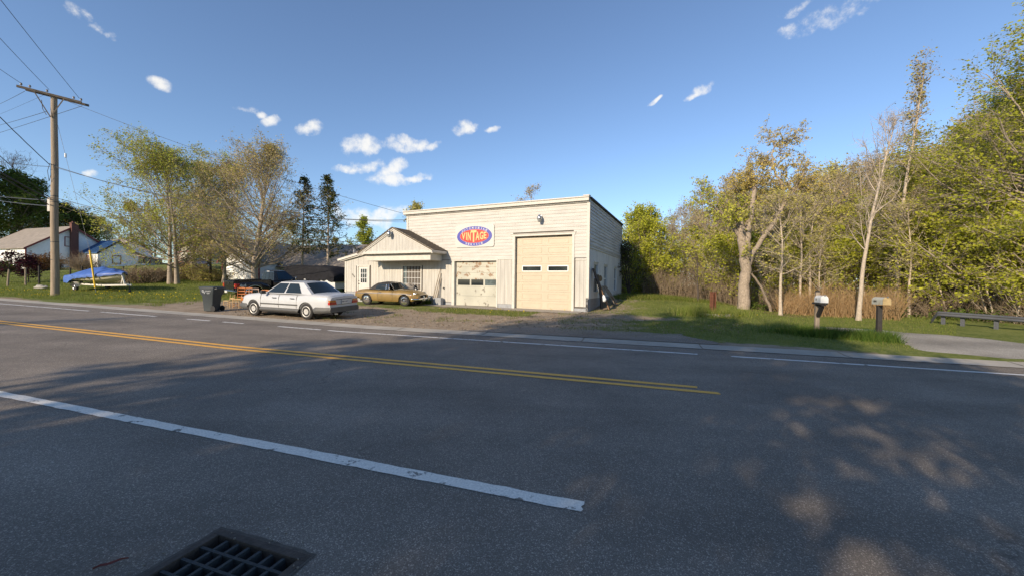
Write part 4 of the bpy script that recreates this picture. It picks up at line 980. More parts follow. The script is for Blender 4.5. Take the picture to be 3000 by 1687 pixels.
    def bumper(x, sg):
        m = MB(); m.tube([(x - sg * .35, -.76, .40), (x - sg * .12, -.74, .40), (x, -.60, .40), (x + sg * .05, 0, .40), (x, .60, .40), (x - sg * .12, .74, .40), (x - sg * .35, .76, .40)], .045, 8)
        for s_ in (-.26, .26): m.lathe([(.0, .14), (.03, .13), (.04, .06), (.04, -.06), (.03, -.11), (0, -.12)], 12, (x + sg * .08, s_, .42), 'Z')
        return m.build('bumper', 'chrome', t, smooth=50)
    bumper(1.99, 1); bumper(-2.05, -1)
    m = MB(); m.bb(1.93, 1.94, -.15, .15, .28, .36); m.build('licence_plate', 'plate', t)
    m = MB(); m.tube([(.62, .1, .87), (.9, .5, .88)], .012, 5); m.build('wiper', 'black_metal', t)
    for x in (1.155, -1.155):
        for s_ in (1, -1): wheel(t, x, s_ * .655, .295, .16, .19, s_, 'spoke')
    return t
mg = roadster()
pf_, pr_ = at(1184, 898, 20.6), at(1075, 893, 21.2)
mid = (Vector((pf_.x, pf_.y, 0)) + Vector((pr_.x, pr_.y, 0))) / 2; yaw = math.atan2(pf_.y - pr_.y, pf_.x - pr_.x); mid += Vector((-math.sin(yaw), math.cos(yaw), 0)) * .70
place(mg, mid.x, mid.y, yaw)
# things standing on and behind the roadster: rag pile and clutter at the office window
mat('rag', (.36, .32, .27), .95, var=.25, vscale=8, bump=.5); 
def lump(name, label, cat, c, dims, mname, seed, rz=0):
    m = MB(); n1, n2 = 14, 10; rows = []
    for i in range(n1 + 1):
        a = 2 * math.pi * i / n1; row = []
        for j in range(n2 + 1):
            b = math.pi * (j / n2) - math.pi / 2; p = Vector((math.cos(a) * math.cos(b), math.sin(a) * math.cos(b), math.sin(b)))
            k = 1 + .35 * mnoise.noise(Vector((math.cos(a) * math.cos(b), math.sin(a) * math.cos(b), math.sin(b))) * 1.6 + Vector((seed, 0, 0))); row.append((p.x * k * dims[0] / 2, p.y * k * dims[1] / 2, (max(p.z, -.75) + .75) / 1.75 * k * dims[2]))
        rows.append(row)
    m.grid(rows); o = m.build(name, mname, smooth=60); o.location = c; o.rotation_euler = (0, 0, rz); return tag(o, label, cat)
p = BP(-9.55, -.42, .95); lump('canvas_bundle', 'crumpled grey canvas bundle heaped in front of the office window', 'bundle', p, (.75, .5, .5), 'rag', 3, .3)
m = MB(); p = BP(-9.5, -.45, 0); m.bb(-.75, .75, -.3, .3, .56, .60)
for a in (-.68, .68):
    for b in (-.24, .24): m.bb(a - .03, a + .03, b - .03, b + .03, 0, .558)
o = m.build('work_bench', 'wood_grey', bevel=.006); o.location = (p.x, p.y, Z(p.x, p.y)); o.rotation_euler = (0, 0, RAD(-25)); tag(o, 'low wooden bench under the office window behind the roadster', 'bench')
bt = MB(); bt.lathe([(.0, 0), (.05, 0), (.05, .16), (.045, .2), (.018, .24), (.018, .29), (0, .29)], 14); o = bt.build('plastic_bottle', 'white_paint', smooth=40); p = BP(-9.02, -.45, 0); o.location = (p.x, p.y, Z(p.x, p.y) + .602); tag(o, 'white plastic bottle standing on the bench by the office window', 'bottle')
bt = MB(); bt.box((0, 0, .09), (.32, .24, .18)); bt.tube([(-.1, 0, .18), (-.1, 0, .26), (.1, 0, .26), (.1, 0, .18)], .015, 6); o = bt.build('battery', 'steel', bevel=.01); p = BP(-9.22, -.5, 0); o.location = (p.x, p.y, Z(p.x, p.y) + .602); o.rotation_euler = (0, 0, .2); tag(o, 'grey box with a handle on the bench beside the white bottle', 'box')
lump('weed_tuft', 'tuft of green weeds at the office wall beside the leaning poles', 'weed', BP(-8.15, -.25, .30), (.1, .1, .08), 'dead_leaf', 5)

def pickup():
    t = thing('pickup_truck', 'black four wheel drive pickup truck with chrome rear bumper', 'truck')
    ar = [(1.72, .39, .46), (-1.62, .39, .50)]
    # front end and cab lower body
    zt = smooth_lin([(-.40, 1.16), (.95, 1.16), (1.1, 1.14), (2.5, 1.04), (2.68, .96)], .06); hw = smooth_lin([(-.45, .90), (2.3, .90), (2.68, .84)], .08)
    shell(-.42, 2.68, zt, lambda x: .42, hw, lin([(0, .96), (.3, 1), (.7, 1), (.93, .97), (1, .90)]), ar[:1], .03, 50).build('body', 'paint_black', t, smooth=38)
    # stepside bed: narrow box with bulging rear fenders
    m = MB(); m.bb(-2.62, -.50, -.70, -.66, .55, 1.20); m.bb(-2.62, -.50, .66, .70, .55, 1.20); m.bb(-2.62, -2.57, -.66, .66, .55, 1.20); m.bb(-.55, -.50, -.66, .66, .55, 1.20); m.bb(-2.57, -.55, -.66, .66, .55, .60); m.bb(-2.64, -.48, -.73, -.65, 1.202, 1.235); m.bb(-2.64, -.48, .65, .73, 1.202, 1.235)
    m.build('bed', 'paint_black', t, bevel=.01)
    fz = smooth_lin([(-2.62, 1.00), (-2.3, 1.10), (-1.2, 1.10), (-.75, .95), (-.50, .80)], .1); fw = smooth_lin([(-2.62, .86), (-2.1, .95), (-1.2, .95), (-.7, .86), (-.5, .76)], .1)
    shell(-2.62, -.50, fz, lambda x: .50, fw, lin([(0, .98), (.5, 1), (.85, .97), (1, .88)]), ar[1:], .02, 40).build('rear_fender', 'paint_black', t, smooth=38)
    m = MB(); m.bb(-2.5, 2.5, -.6, .6, .38, .7); m.build('chassis', 'underbody', t)
    m = MB(); m.bb(-2.665, -2.625, -.655, .655, .60, 1.19); tg = m.build('tailgate', 'paint_black', t, bevel=.01); m = MB(); m.bb(-2.685, -2.668, -.10, .10, 1.02, 1.10); m.build('handle', 'underbody', tg, bevel=.008)
    m = MB(); m.bb(-2.83, -2.69, -.88, .88, .46, .64); m.bb(-2.74, -2.60, -.92, .92, .52, .60); bp = m.build('bumper', 'chrome', t, bevel=.02); m = MB(); m.bb(-2.845, -2.832, -.16, .16, .50, .62); m.build('licence_plate', 'plate', bp)
    m = MB(); m.bar((-2.83, .1, .42), (-3.0, .1, .42), .06, .06); m.build('tow_hitch', 'black_metal', t)
    for s_ in (1, -1):
        m = MB(); m.box((-2.62, s_ * .80, .92), (.08, .16, .26)); m.box((-2.52, s_ * .868, .92), (.2, .06, .24)); m.build('tail_lamp', 'lamp_red', t, bevel=.02)
        m = MB(); m.box((-2.668, s_ * .80, .90), (.02, .13, .08)); m.build('tail_lamp', 'lamp_amber', t, bevel=.004)
        # wheel arch trim
        m = MB(); xc, zc, R = ar[1]; m.tube([(xc + (R + .02) * math.cos(a), s_ * .965, zc + (R + .02) * math.sin(a)) for a in np.linspace(.05, math.pi - .05, 18)], .022, 6); m.build('arch_trim', 'chrome', t, smooth=50)
        m = MB(); m.tube([(-.45, s_ * .915, .50), (1.2, s_ * .915, .50)], .03, 6); m.build('side_step', 'chrome', t)
        textpart(t, '4x4', .24, Matrix.Translation((-2.28, s_ * .975, .92)) @ (Matrix.Rotation(RAD(180), 4, 'Z') if s_ > 0 else Matrix()) @ Matrix.Rotation(RAD(90), 4, 'X'), 'plate', 'decal', bold=.006)
        m = MB(); m.box((.92, s_ * 1.02, 1.25), (.12, .2, .22)); m.build('door_mirror', 'chrome', t, bevel=.03)
        m = MB(); m.bar((.05, s_ * .912, 1.02), (.22, s_ * .912, 1.02), .03, .03); m.build('door_handle', 'black_metal', t)
    xA, xC, zb = 1.08, -.40, 1.15; xa, xc, zr = .42, -.30, 1.78; yb, yr = .84, .68
    m = MB()
    for s_ in (1, -1): m.grid(patch((xA, s_ * yb, zb), (xC, s_ * yb, zb), (xc, s_ * yr, zr), (xa, s_ * yr, zr), .03, (0, s_, .2)))
    m.grid(patch((xA, -yb, zb), (xA, yb, zb), (xa, yr, zr), (xa, -yr, zr), .10, (1, 0, .5))); m.grid(patch((xC, yb, zb), (xC, -yb, zb), (xc, -yr, zr), (xc, yr, zr), .04, (-1, 0, .1)))
    m.grid([[(xa + (xc - xa) * i / 4, yr * s_, zr + .04 * (1 - s_ * s_)) for s_ in (-1, -.8, 0, .8, 1)] for i in range(5)]); m.build('cab', 'paint_black', t, smooth=35)
    mat('truck_glass', (.01, .03, .06), .12, spec=.3); mat('cab_glass', (.012, .014, .016), .15, spec=.2)
    for s_ in (1, -1):
        g = MB(); g.grid(patch((xA, s_ * yb, zb), (xC, s_ * yb, zb), (xc, s_ * yr, zr), (xa, s_ * yr, zr), .03, (0, s_, .2), .10, .80, .08, .88, .008)); g.build('side_window', 'truck_glass', t, smooth=50)
    g = MB(); g.grid(patch((xA, -yb, zb), (xA, yb, zb), (xa, yr, zr), (xa, -yr, zr), .10, (1, 0, .5), .05, .95, .05, .92, .008)); g.build('windscreen', 'car_glass', t, smooth=50)
    for a, b in ((.06, .34), (.36, .64), (.66, .94)):
        g = MB(); g.grid(patch((xC, yb, zb), (xC, -yb, zb), (xc, -yr, zr), (xc, yr, zr), .04, (-1, 0, .1), a, b, .10, .86, .008)); g.build('rear_window', 'cab_glass', t, smooth=50)
    m = MB(); m.box((xc - .03, 0, zr - .03), (.04, .34, .06)); m.build('brake_lamp', 'lamp_clear', t, bevel=.01)
    for x in (1.72, -1.62):
        for s_ in (1, -1): wheel(t, x, s_ * .78, .39, .25, .21, s_, 'steel')
    for s_ in (1, -1): m = MB(); m.box((2.68, s_ * .66, .82), (.06, .3, .18)); m.build('headlight', 'lamp_clear', t, bevel=.01)
    return t
trk = pickup()
# tail right corner stands at px 700, heading away to the right
place(trk, -16.25, 26.5, RAD(57)); trk.location.z = .42

# van under a black tarpaulin
def covered_van():
    t = thing('covered_van', 'long white van mostly wrapped in a black tarpaulin behind the pickup', 'van')
    mat('van_white', (.62, .63, .63), .4, var=.08, vscale=2); mat('tarp_black', (.011, .011, .014), .85, spec=.25, var=.3, vscale=3, bump=.5, bscale=5)
    hw = smooth_lin([(-2.8, .88), (-2.6, .96), (2.4, .96), (2.9, .80)], .1)
    zt = smooth_lin([(-2.8, 1.2), (2.1, 1.2), (2.9, 1.02)], .1)
    shell(-2.8, 2.9, zt, lambda x: .35, hw, lin([(0, .97), (.5, 1), (1, .97)]), [(1.95, .35, .43), (-1.75, .35, .43)], .01).build('body', 'van_white', t, smooth=38)
    m = MB(); m.bb(-2.6, 2.6, -.7, .7, .32, .8); m.build('underbody', 'underbody', t)
    rows = []; n = 46
    for i in range(n + 1):
        x = -2.9 + 5.9 * i / n; top = float(np.interp(x, [-2.9, -2.7, -2.2, 1.2, 1.8, 2.5, 3.0], [1.85, 2.05, 2.08, 2.08, 2.06, 1.95, 1.45])); row = []
        hem = .92 + .06 * math.sin(i * 1.3) + .05 * math.sin(i * .37)
        for j in range(25):
            a = j / 24; nse = .05 * mnoise.noise(Vector((x * 1.3, a * 5, 2)))
            if a < .36: k = a / .36; y = -1.03 + .10 * k; z = hem + (top - .10 - hem) * k; y += nse * 1.4 - .03 * math.sin(x * 5 + k * 2) * (1 - k)
            elif a > .64: k = (1 - a) / .36; y = 1.03 - .10 * k; z = hem + (top - .10 - hem) * k; y -= nse * 1.4
            else: k = (a - .36) / .28; y = -.93 + 1.86 * k; z = top - .10 + .12 * math.sin(math.pi * k) ** .6 + nse
            row.append((x, y, z))
        rows.append(row)
    m = MB(); m.grid(rows); m.f.append(tuple(range(25))); m.m.append(0); l_ = len(m.v) - 25; m.f.append(tuple(l_ + i for i in range(25))); m.m.append(0)
    m.build('tarpaulin', 'tarp_black', t, smooth=60)
    for x in (1.95, -1.75):
        for s_ in (1, -1): wheel(t, x, s_ * .85, .36, .22, .2, s_, 'steel')
    return t
van = covered_van(); a = at(934, 850, 29.6); place(van, a.x, a.y, RAD(-28)); van.scale = (1.0, 1.0, .93)

# red estate car far left by the little garage
def small_red():
    t = thing('red_car', 'dark red car with a white rear window glare in front of the red trimmed garage', 'car')
    mat('paint_red', (.16, .02, .025), .3, coat=.5)
    shell(-2.1, 2.1, smooth_lin([(-2.1, .8), (-1.9, .95), (1, .95), (1.9, .82), (2.1, .65)], .08), lambda x: .28, smooth_lin([(-2.1, .72), (-1.8, .85), (1.8, .85), (2.1, .7)], .08), lin([(0, .96), (.5, 1), (1, .88)]), [(1.3, .31, .37), (-1.3, .31, .37)], .03).build('body', 'paint_red', t, smooth=38)
    m = MB(); A = (.9, .74, .93); m.grid(patch((.9, .74, .93), (-1.9, .74, .93), (-1.5, .58, 1.42), (.1, .58, 1.42), .03, (0, 1, .2))); m.grid(patch((.9, -.74, .93), (-1.9, -.74, .93), (-1.5, -.58, 1.42), (.1, -.58, 1.42), .03, (0, -1, .2)))
    m.grid(patch((.9, -.74, .93), (.9, .74, .93), (.1, .58, 1.42), (.1, -.58, 1.42), .05, (1, 0, .5))); m.grid(patch((-1.9, .74, .93), (-1.9, -.74, .93), (-1.5, -.58, 1.42), (-1.5, .58, 1.42), .05, (-1, 0, .4)))
    m.grid([[(.1 - 1.6 * i / 4, .58 * s_, 1.42 + .04 * (1 - s_ * s_)) for s_ in (-1, -.7, 0, .7, 1)] for i in range(5)]); m.build('cabin', 'paint_red', t, smooth=35)
    for s_ in (1, -1):
        g = MB(); g.grid(patch((.9, s_ * .74, .93), (-1.9, s_ * .74, .93), (-1.5, s_ * .58, 1.42), (.1, s_ * .58, 1.42), .03, (0, s_, .2), .05, .9, .1, .9, .008)); g.build('side_window', 'car_glass', t, smooth=50)
        m = MB(); m.box((-2.07, s_ * .66, .75), (.08, .16, .2)); m.build('tail_lamp', 'lamp_red', t, bevel=.01)
    g = MB(); g.grid(patch((-1.9, .74, .93), (-1.9, -.74, .93), (-1.5, -.58, 1.42), (-1.5, .58, 1.42), .05, (-1, 0, .4), .08, .92, .1, .9, .008)); g.build('rear_window', 'car_glass', t, smooth=50)
    for x in (1.3, -1.3):
        for s_ in (1, -1): wheel(t, x, s_ * .75, .31, .19, .2, s_, 'steel')
    return t
rc = small_red(); a = onp(573, 52); place(rc, a.x, a.y, RAD(100))

# ------------------------------------------------------------------ boat on its trailer
def boat():
    t = thing('boat_trailer', 'white boat trailer parked on the grass', 'trailer'); 
    mat('boat_hull', (.50, .46, .33), .4, var=.12, vscale=3); mat('trailer_white', (.66, .63, .56), .5, var=.1, vscale=5); mat('tarp_blue', (.045, .11, .36), .5, var=.25, vscale=2.5, bump=.35, bscale=7)
    # x forward: bow to the right
    m = MB(); m.bar((-2.2, -.62, .48), (1.9, -.62, .50), .07, .10); m.bar((-2.2, .62, .48), (1.9, .62, .50), .07, .10); m.bar((1.9, -.65, .50), (3.35, -.02, .52), .07, .10); m.bar((1.9, .65, .50), (3.35, .02, .52), .07, .10); m.bar((3.2, 0, .52), (3.75, 0, .53), .08, .10)
    for x in (-2.1, -.3, 1.2): m.bar((x, -.58, .47), (x, .58, .47), .06, .08)
    m.build('frame', 'trailer_white', t, bevel=.008)
    m = MB(); m.bar((2.95, 0, .55), (2.72, 0, 1.25), .08, .08); m.bar((2.55, 0, .56), (2.80, 0, 1.02), .06, .06); m.box((2.70, 0, 1.26), (.12, .16, .12)); m.build('winch_post', 'trailer_white', t, bevel=.006)
    m = MB(); m.tube([(3.5, .0, .75), (3.5, 0, .2)], .03, 8); m.lathe([(0, -.04), (.10, -.04), (.11, 0), (.10, .04), (0, .04)], 16, (3.5, 0, .11), 'Y'); m.build('jockey_wheel', 'black_metal', t, smooth=40)
    for s_ in (-1, 1):
        wheel(t, -1.35, s_ * .86, .29, .16, .16, s_, 'steel')
        m = MB(); rows = [[(-1.35 + .40 * math.cos(a), s_ * y, .29 + .38 * math.sin(a)) for y in (.76, .98)] for a in np.linspace(.15, math.pi - .15, 12)]; m.grid(rows); m.build('mudguard', 'trailer_white', t, smooth=60)
    for s_ in (-1, 1): m = MB(); m.box((-2.28, s_ * .62, .5), (.05, .14, .1)); m.build('tail_lamp', 'lamp_red', t)
    b = thing('motor_boat', 'cream hulled motor boat lashed under a blue tarpaulin on the white trailer', 'boat')
    st = [(-2.35, .95, .60, 1.10), (-1.2, 1.0, .58, 1.12), (0, 1.0, .57, 1.16), (1.2, .86, .60, 1.22), (2.0, .56, .70, 1.28), (2.5, .24, .90, 1.32), (2.72, .03, 1.12, 1.34)]
    xs = np.linspace(-2.35, 2.72, 26); A = np.array(st); rows = []
    for x in xs:
        w = np.interp(x, A[:, 0], A[:, 1]); k = np.interp(x, A[:, 0], A[:, 2]); g = np.interp(x, A[:, 0], A[:, 3]); ch = k + (g - k) * .38
        rows.append([(x, -w, g), (x, -w * .95, g - .12), (x, -w * .90, ch + .04), (x, -w * .84, ch), (x, -w * .4, k + (ch - k) * .45), (x, 0, k), (x, w * .4, k + (ch - k) * .45), (x, w * .84, ch), (x, w * .90, ch + .04), (x, w * .95, g - .12), (x, w, g)])
    m = MB(); m.grid(rows); m.f.append(tuple(range(11))); m.m.append(0); m.build('hull', 'boat_hull', b, smooth=40)
    # tarpaulin
    rows = []; n = 60
    for i in range(n + 1):
        x = -3.35 + 6.3 * i / n
        w = float(np.interp(x, [-3.35, -2.9, -2.35, 0, 1.2, 2.0, 2.5, 2.95], [.30, .72, 1.04, 1.08, .94, .64, .34, .10])); top = float(np.interp(x, [-3.35, -2.9, -2.2, -1.0, -.4, .9, 1.5, 2.3, 2.95], [.98, 1.13, 1.28, 1.54, 1.64, 1.66, 1.56, 1.42, 1.34]))
        gun = float(np.interp(x, [-3.35, -2.4, 0, 1.2, 2.0, 2.72, 2.95], [.75, 1.05, 1.16, 1.22, 1.28, 1.33, 1.3])); hem = gun - float(np.interp(x, [-3.35, -2.6, -1.9, -1.2, 0, 2, 2.95], [.20, .40, .45, .20, .14, .12, .04])) - .05 * abs(math.sin(i * .55)); row = []
        for j in range(25):
            s_ = -1 + 2 * j / 24; a = abs(s_); fold = .035 * mnoise.noise(Vector((x * 2.2, s_ * 3, 1))) + .05 * mnoise.noise(Vector((x * 1.1 + s_ * 2, s_ * 1, 5))) + .03 * math.sin(x * 4.5 + s_ * 3.5) * (1 - a)
            if a > .78: k = (1 - a) / .22; y = w * (1.0 + .02 * (1 - k)); z = hem + (gun + .02 - hem) * k; y += fold * .8
            else: y = w * a / .78; z = gun + .02 + (top - gun) * (1 - (a / .78) ** 1.7) + fold * 1.6 * (1 - a * .3)
            row.append((x, y * (1 if s_ >= 0 else -1), z))
        rows.append(row)
    m = MB(); m.grid(rows); m.f.append(tuple(range(25))); m.m.append(0); m.build('tarpaulin', 'tarp_blue', b, smooth=60)
    m = MB()
    for x in (-1.0, .9): m.tube([(x, -1.10, 1.12), (x + .2, -.98, .85), (x + .42, -.64, .50)], .014, 5); m.tube([(x, 1.10, 1.12), (x + .2, .98, .85), (x + .42, .64, .50)], .014, 5)
    m.tube([(.5, -1.0, 1.12), (.35, -.98, .80), (.3, -.66, .5)], .012, 5)
    m.build('strap', 'black_rubber', b)
    m = MB(); m.box((-2.75, 0, .95), (.5, .36, .5)); m.bar((-2.8, 0, .75), (-2.85, 0, .42), .16, .1); m.build('outboard_motor', 'black_metal', b, bevel=.04)
    return t, b
trl, bt_ = boat()
w = G(222, 853); yb_ = math.atan2((at(370, 850, 25.2) - at(222, 850, w.y)).y, (at(370, 850, 25.2) - at(222, 850, w.y)).x)
for o in (trl, bt_):
    c, s = math.cos(yb_), math.sin(yb_); lx, ly = -1.35, -.86; place(o, w.x - (lx * c - ly * s), w.y - (lx * s + ly * c), yb_)
print('boat', w, math.degrees(yb_))

# ------------------------------------------------------------------ wheelie bin
mat('bin_plastic', (.04, .05, .055), .5, var=.08, vscale=3)
t = thing('wheeled_bin', 'dark grey wheeled refuse cart with white marks on its side', 'bin')
def loft(secs):
    m = MB(); vs = []; fs = []
    for (z, x0, x1, y, r_) in secs:
        for cx_, cy_, a0 in ((x1 - r_, y - r_, 0), (x0 + r_, y - r_, 90), (x0 + r_, -y + r_, 180), (x1 - r_, -y + r_, 270)):
            for k in range(4): a = RAD(a0 + k * 30); vs.append((cx_ + r_ * math.cos(a), cy_ + r_ * math.sin(a), z))
    for i in range(len(secs) - 1):
        for j in range(16): k = (j + 1) % 16; fs.append((i * 16 + j, i * 16 + k, (i + 1) * 16 + k, (i + 1) * 16 + j))
    fs += [tuple(range(16))[::-1], tuple((len(secs) - 1) * 16 + j for j in range(16))]; return m.add(vs, fs)
# front faces -x, wheels at +x
loft([(.02, -.27, .22, .235, .05), (.70, -.33, .30, .275, .06), (.80, -.38, .36, .33, .06), (1.02, -.40, .39, .345, .06), (1.03, -.42, .41, .36, .06), (1.06, -.42, .41, .36, .06)]).build('body', 'bin_plastic', t, smooth=35)
loft([(1.062, -.44, .42, .37, .06), (1.09, -.44, .42, .37, .06), (1.12, -.36, .34, .30, .1)]).build('lid', 'bin_plastic', t, smooth=35)
m = MB(); m.tube([(.40, -.30, 1.0), (.50, -.30, 1.03), (.50, .30, 1.03), (.40, .30, 1.0)], .02, 6); m.build('handle', 'bin_plastic', t, smooth=50)
for s_ in (-1, 1): m = MB(); m.lathe([(0, -.03), (.125, -.03), (.13, -.02), (.13, .02), (.125, .03), (0, .03)], 20, (.30, s_ * .27, .13), 'Y'); m.build('wheel', 'black_rubber', t, smooth=35)
m = MB(); m.bb(-.345, -.315, -.09, .10, .40, .46); m.bb(-.345, -.27, -.13, -.06, .03, .38); m.bb(-.385, -.33, -.16, -.06, .70, .86); m.build('catch_bar', 'black_rubber', t)
m = MB(); m.bar((-.35, -.09, .44), (-.35, .06, .44), .02, .022); m.bb(-.408, -.404, -.15, .10, .93, .965); m.build('label_strip', 'white_paint', t)
M_ = Matrix.Translation((0.02, -.352, .88)) @ Matrix.Rotation(RAD(90), 4, 'X')
mk = MB(); mk.lathe([(.050, 0), (.066, 0)], 18, (-.19, -.351, .91), 'Y'); mk.bar((-.15, -.351, .90), (-.10, -.345, .80), .012, .02); mk.bar((-.10, -.345, .80), (-.06, -.35, .90), .012, .02)
mat('badge_light', (.40, .42, .43), .6)
vs, fs = textmesh('COUNTY', .075, .002); m = MB(Matrix.Translation((.08, -.3535, .905)) @ Matrix.Rotation(RAD(90), 4, 'X')); m.add([(v.x, v.y, 0) for v in vs], fs); m2v, m2f = textmesh('WASTE', .05, .002)
m.M = Matrix.Translation((.10, -.3515, .815)) @ Matrix.Rotation(RAD(90), 4, 'X'); m.add([(v.x, v.y, 0) for v in m2v], m2f); m.build('lettering', 'badge_light', t, fix=False)
mk.build('emblem', 'badge_light', t)
p = G(622, 911); t.location = (p.x, p.y, Z(p.x, p.y)); t.rotation_euler = (0, 0, RAD(-4)); t.scale = (.86, .9, .98); print('bin', p)

# ------------------------------------------------------------------ chairs set out on the dirt
mat('chair_orange', (.42, .135, .03), .55, var=.2, vscale=8); mat('chair_pale', (.52, .34, .16), .6, var=.2, vscale=8); mat('rush', (.50, .36, .18), .9, var=.2, vscale=20, bump=.5, bscale=60); mat('chair_pink', (.50, .36, .28), .7, var=.2, vscale=6)
def chair(label, wood, seatm, slats=4, H=1.05, w=.44, splay=0.):
    t = thing('wooden_chair', label, 'chair', group='chairs set out on the dirt lot'); hs = .44
    for sx in (-1, 1):
        m = MB(); m.tube([(sx * w / 2, .19, 0), (sx * w / 2, .19, hs), (sx * w / 2 * .97, .25, H)], [.016, .021, .017], 7); m.build('back_post', wood, t, smooth=50)
        m = MB(); m.tube([(sx * (w / 2 + .01 + splay), -.22 - splay, 0), (sx * w / 2, -.19, hs)], [.015, .020], 7); m.build('leg', wood, t, smooth=50)
    m = MB(); rows = []
    for i in range(9):
        u = -1 + i / 4; rows.append([(u * w / 2 * (1 + .05 * (1 - j / 4)), -.21 + .42 * j / 8, hs + .015 + .02 * (1 - abs(u)) * (1 - abs(j / 4 - 1)) ) for j in range(9)])
    m.grid(rows); rows2 = [[(p_[0], p_[1], p_[2] - .04 - (p_[2] - hs - .015)) for p_ in r_] for r_ in rows]; m.grid(rows2)
    for a, b, c_, d_ in ((-1, -1, 1, -1), (1, -1, 1, 1), (1, 1, -1, 1), (-1, 1, -1, -1)): m.bar((a * w / 2, b * .2, hs - .005), (c_ * w / 2, d_ * .2, hs - .005), .03, .04)
    m.build('seat', seatm, t, smooth=50)
    for k in range(slats):
        z = hs + .12 + (H - hs - .16) * k / max(1, slats - 1); y = .19 + .06 * (z - hs) / (H - hs); m = MB(); rows = []
        for i in range(9):
            u = -1 + i / 4; arc = .03 * (1 - u * u); hgt = .035 + .02 * (1 - u * u) * (k == slats - 1); rows.append([(u * w / 2 * .98, y + arc * .6, z - .03), (u * w / 2 * .98, y + arc * .6, z + hgt)])
        m.grid(rows); r3 = [[(a_[0], a_[1] + .012, a_[2]) for a_ in r_] for r_ in rows]; m.grid(r3); m.build('back_slat', wood, t)
    for z in (.14, .27):
        m = MB(); 
        for sx in (-1, 1): m.tube([(sx * w / 2, -.20, z), (sx * w / 2, .19, z + .02)], .010, 6)
        m.tube([(-w / 2, -.20, z + .03), (w / 2, -.20, z + .03)], .010, 6); m.build('stretcher', wood, t, smooth=50)
    return t
def putc(c, px, Y, rz): p = at(px, 890, Y); c.location = (p.x, p.y, Z(p.x, p.y)); c.rotation_euler = (0, 0, rz)
c1 = chair('pale wooden chair with a rush seat, nearest the grey refuse cart', 'chair_pale', 'rush', 1, .86); putc(c1, 671, 19.0, RAD(-20)); c1.scale = (.74, .74, .72)
c2 = chair('pale wooden chair with a wide rush seat in front of the orange chairs', 'chair_pale', 'rush', 1, .86, .50); putc(c2, 691, 18.6, RAD(15)); c2.scale = (.74, .74, .72)
c3 = chair('left one of the two tall orange ladder back chairs', 'chair_orange', 'chair_orange', 4, 1.12, .40); putc(c3, 702, 19.3, RAD(12)); c3.scale = (.85, .85, .84)
c4 = chair('right one of the two tall orange ladder back chairs', 'chair_orange', 'chair_orange', 4, 1.12, .40); putc(c4, 722, 19.2, RAD(8)); c4.scale = (.85, .85, .84)
c5 = chair('faded pinkish chair behind the bonnet of the white saloon', 'chair_pink', 'rag', 3, 1.12, .5); putc(c5, 744, 19.0, RAD(35)); c5.scale = (.8, .8, .82)
c6 = chair('small orange chair standing in front of the pickup rear wheel', 'chair_orange', 'rush', 2, 1.0, .52); putc(c6, 769, 19.3, RAD(-5)); c6.scale = (.82, .82, .84)

# ------------------------------------------------------------------ utility pole, guy, wires
pb = at(161, 856, 23.9); pb.z = Z(pb.x, pb.y); topz = at(161, 283, 23.9).z
t = thing('utility_pole', 'weathered wooden utility pole with a sagging crossarm on the grass verge', 'pole', (pb.x, pb.y, pb.z)); Hh = topz - pb.z
m = MB(); m.tube([(.02 * math.sin(k), 0, Hh * k / 12 - (.2 if k == 0 else 0)) for k in range(13)], [.195 - .055 * k / 12 for k in range(13)], 16); m.build('pole_shaft', 'wood_pole', t, smooth=50)
arA = at(62, 258, 23.2); arB = at(250, 306, 24.6); a_ = arA - Vector((pb.x, pb.y, pb.z)); b_ = arB - Vector((pb.x, pb.y, pb.z)); perp = Vector((0, -.20, 0))
for k, dy in enumerate((-.21, .21)):
    m = MB(); m.bar(a_ + Vector((0, dy, 0)), b_ + Vector((0, dy, 0)), .10, .13); m.build('crossarm', 'wood_dark_arm' if 'wood_dark_arm' in MAT else mat('wood_dark_arm', (.12, .095, .07), .85, var=.3, vscale=6, bump=.3), t, bevel=.008)
m = MB()
for f in (.27, .73): m.bar(a_.lerp(b_, f) + Vector((0, -.26, -.06)), Vector((0, -.2, Hh - 1.35)), .02, .05)
m.build('brace', 'wood_dark_arm', t)
for f in (.03, .16, .42, .84, .96):
    c0 = a_.lerp(b_, f) + Vector((0, -.1, .06)); m = MB(); m.lathe([(.015, 0), (.015, .08), (.05, .09), (.06, .13), (.04, .17), (.05, .2), (0, .22)], 12, c0); m.build('insulator', mat('porcelain', (.20, .17, .15), .3), t, smooth=40)
m = MB(); m.bb(-.34, -.17, -.11, .11, 5.15, 6.0); m.build('junction_box', 'trim_white', t, bevel=.015)
m = MB(); 
for z_, r_ in ((Hh * .63, .16), (Hh * .50, .167), (Hh * .47, .169), (Hh * .27, .18), (Hh * .18, .185)): m.lathe([(r_ + .004, -.018), (r_ + .004, .018)], 16, (0, 0, z_))
m.tube([(-.05, -.2, Hh * .66), (-.12, -.26, Hh * .62), (-.05, -.24, Hh * .57), (.06, -.24, Hh * .60), (.04, -.22, Hh * .66)], .014, 5); m.tube([(.17, -.05, Hh * .95), (.20, -.06, Hh * .75), (.18, -.12, Hh * .63)], .012, 5); m.tube([(-.6, -.15, Hh * .975), (-.5, -.18, Hh * .93), (-.25, -.2, Hh * .90)], .016, 5)
m.build('hardware', 'black_metal', t, smooth=50)
mat('wire', (.03, .03, .033), .6); mat('wire_light', (.3, .3, .3), .5)
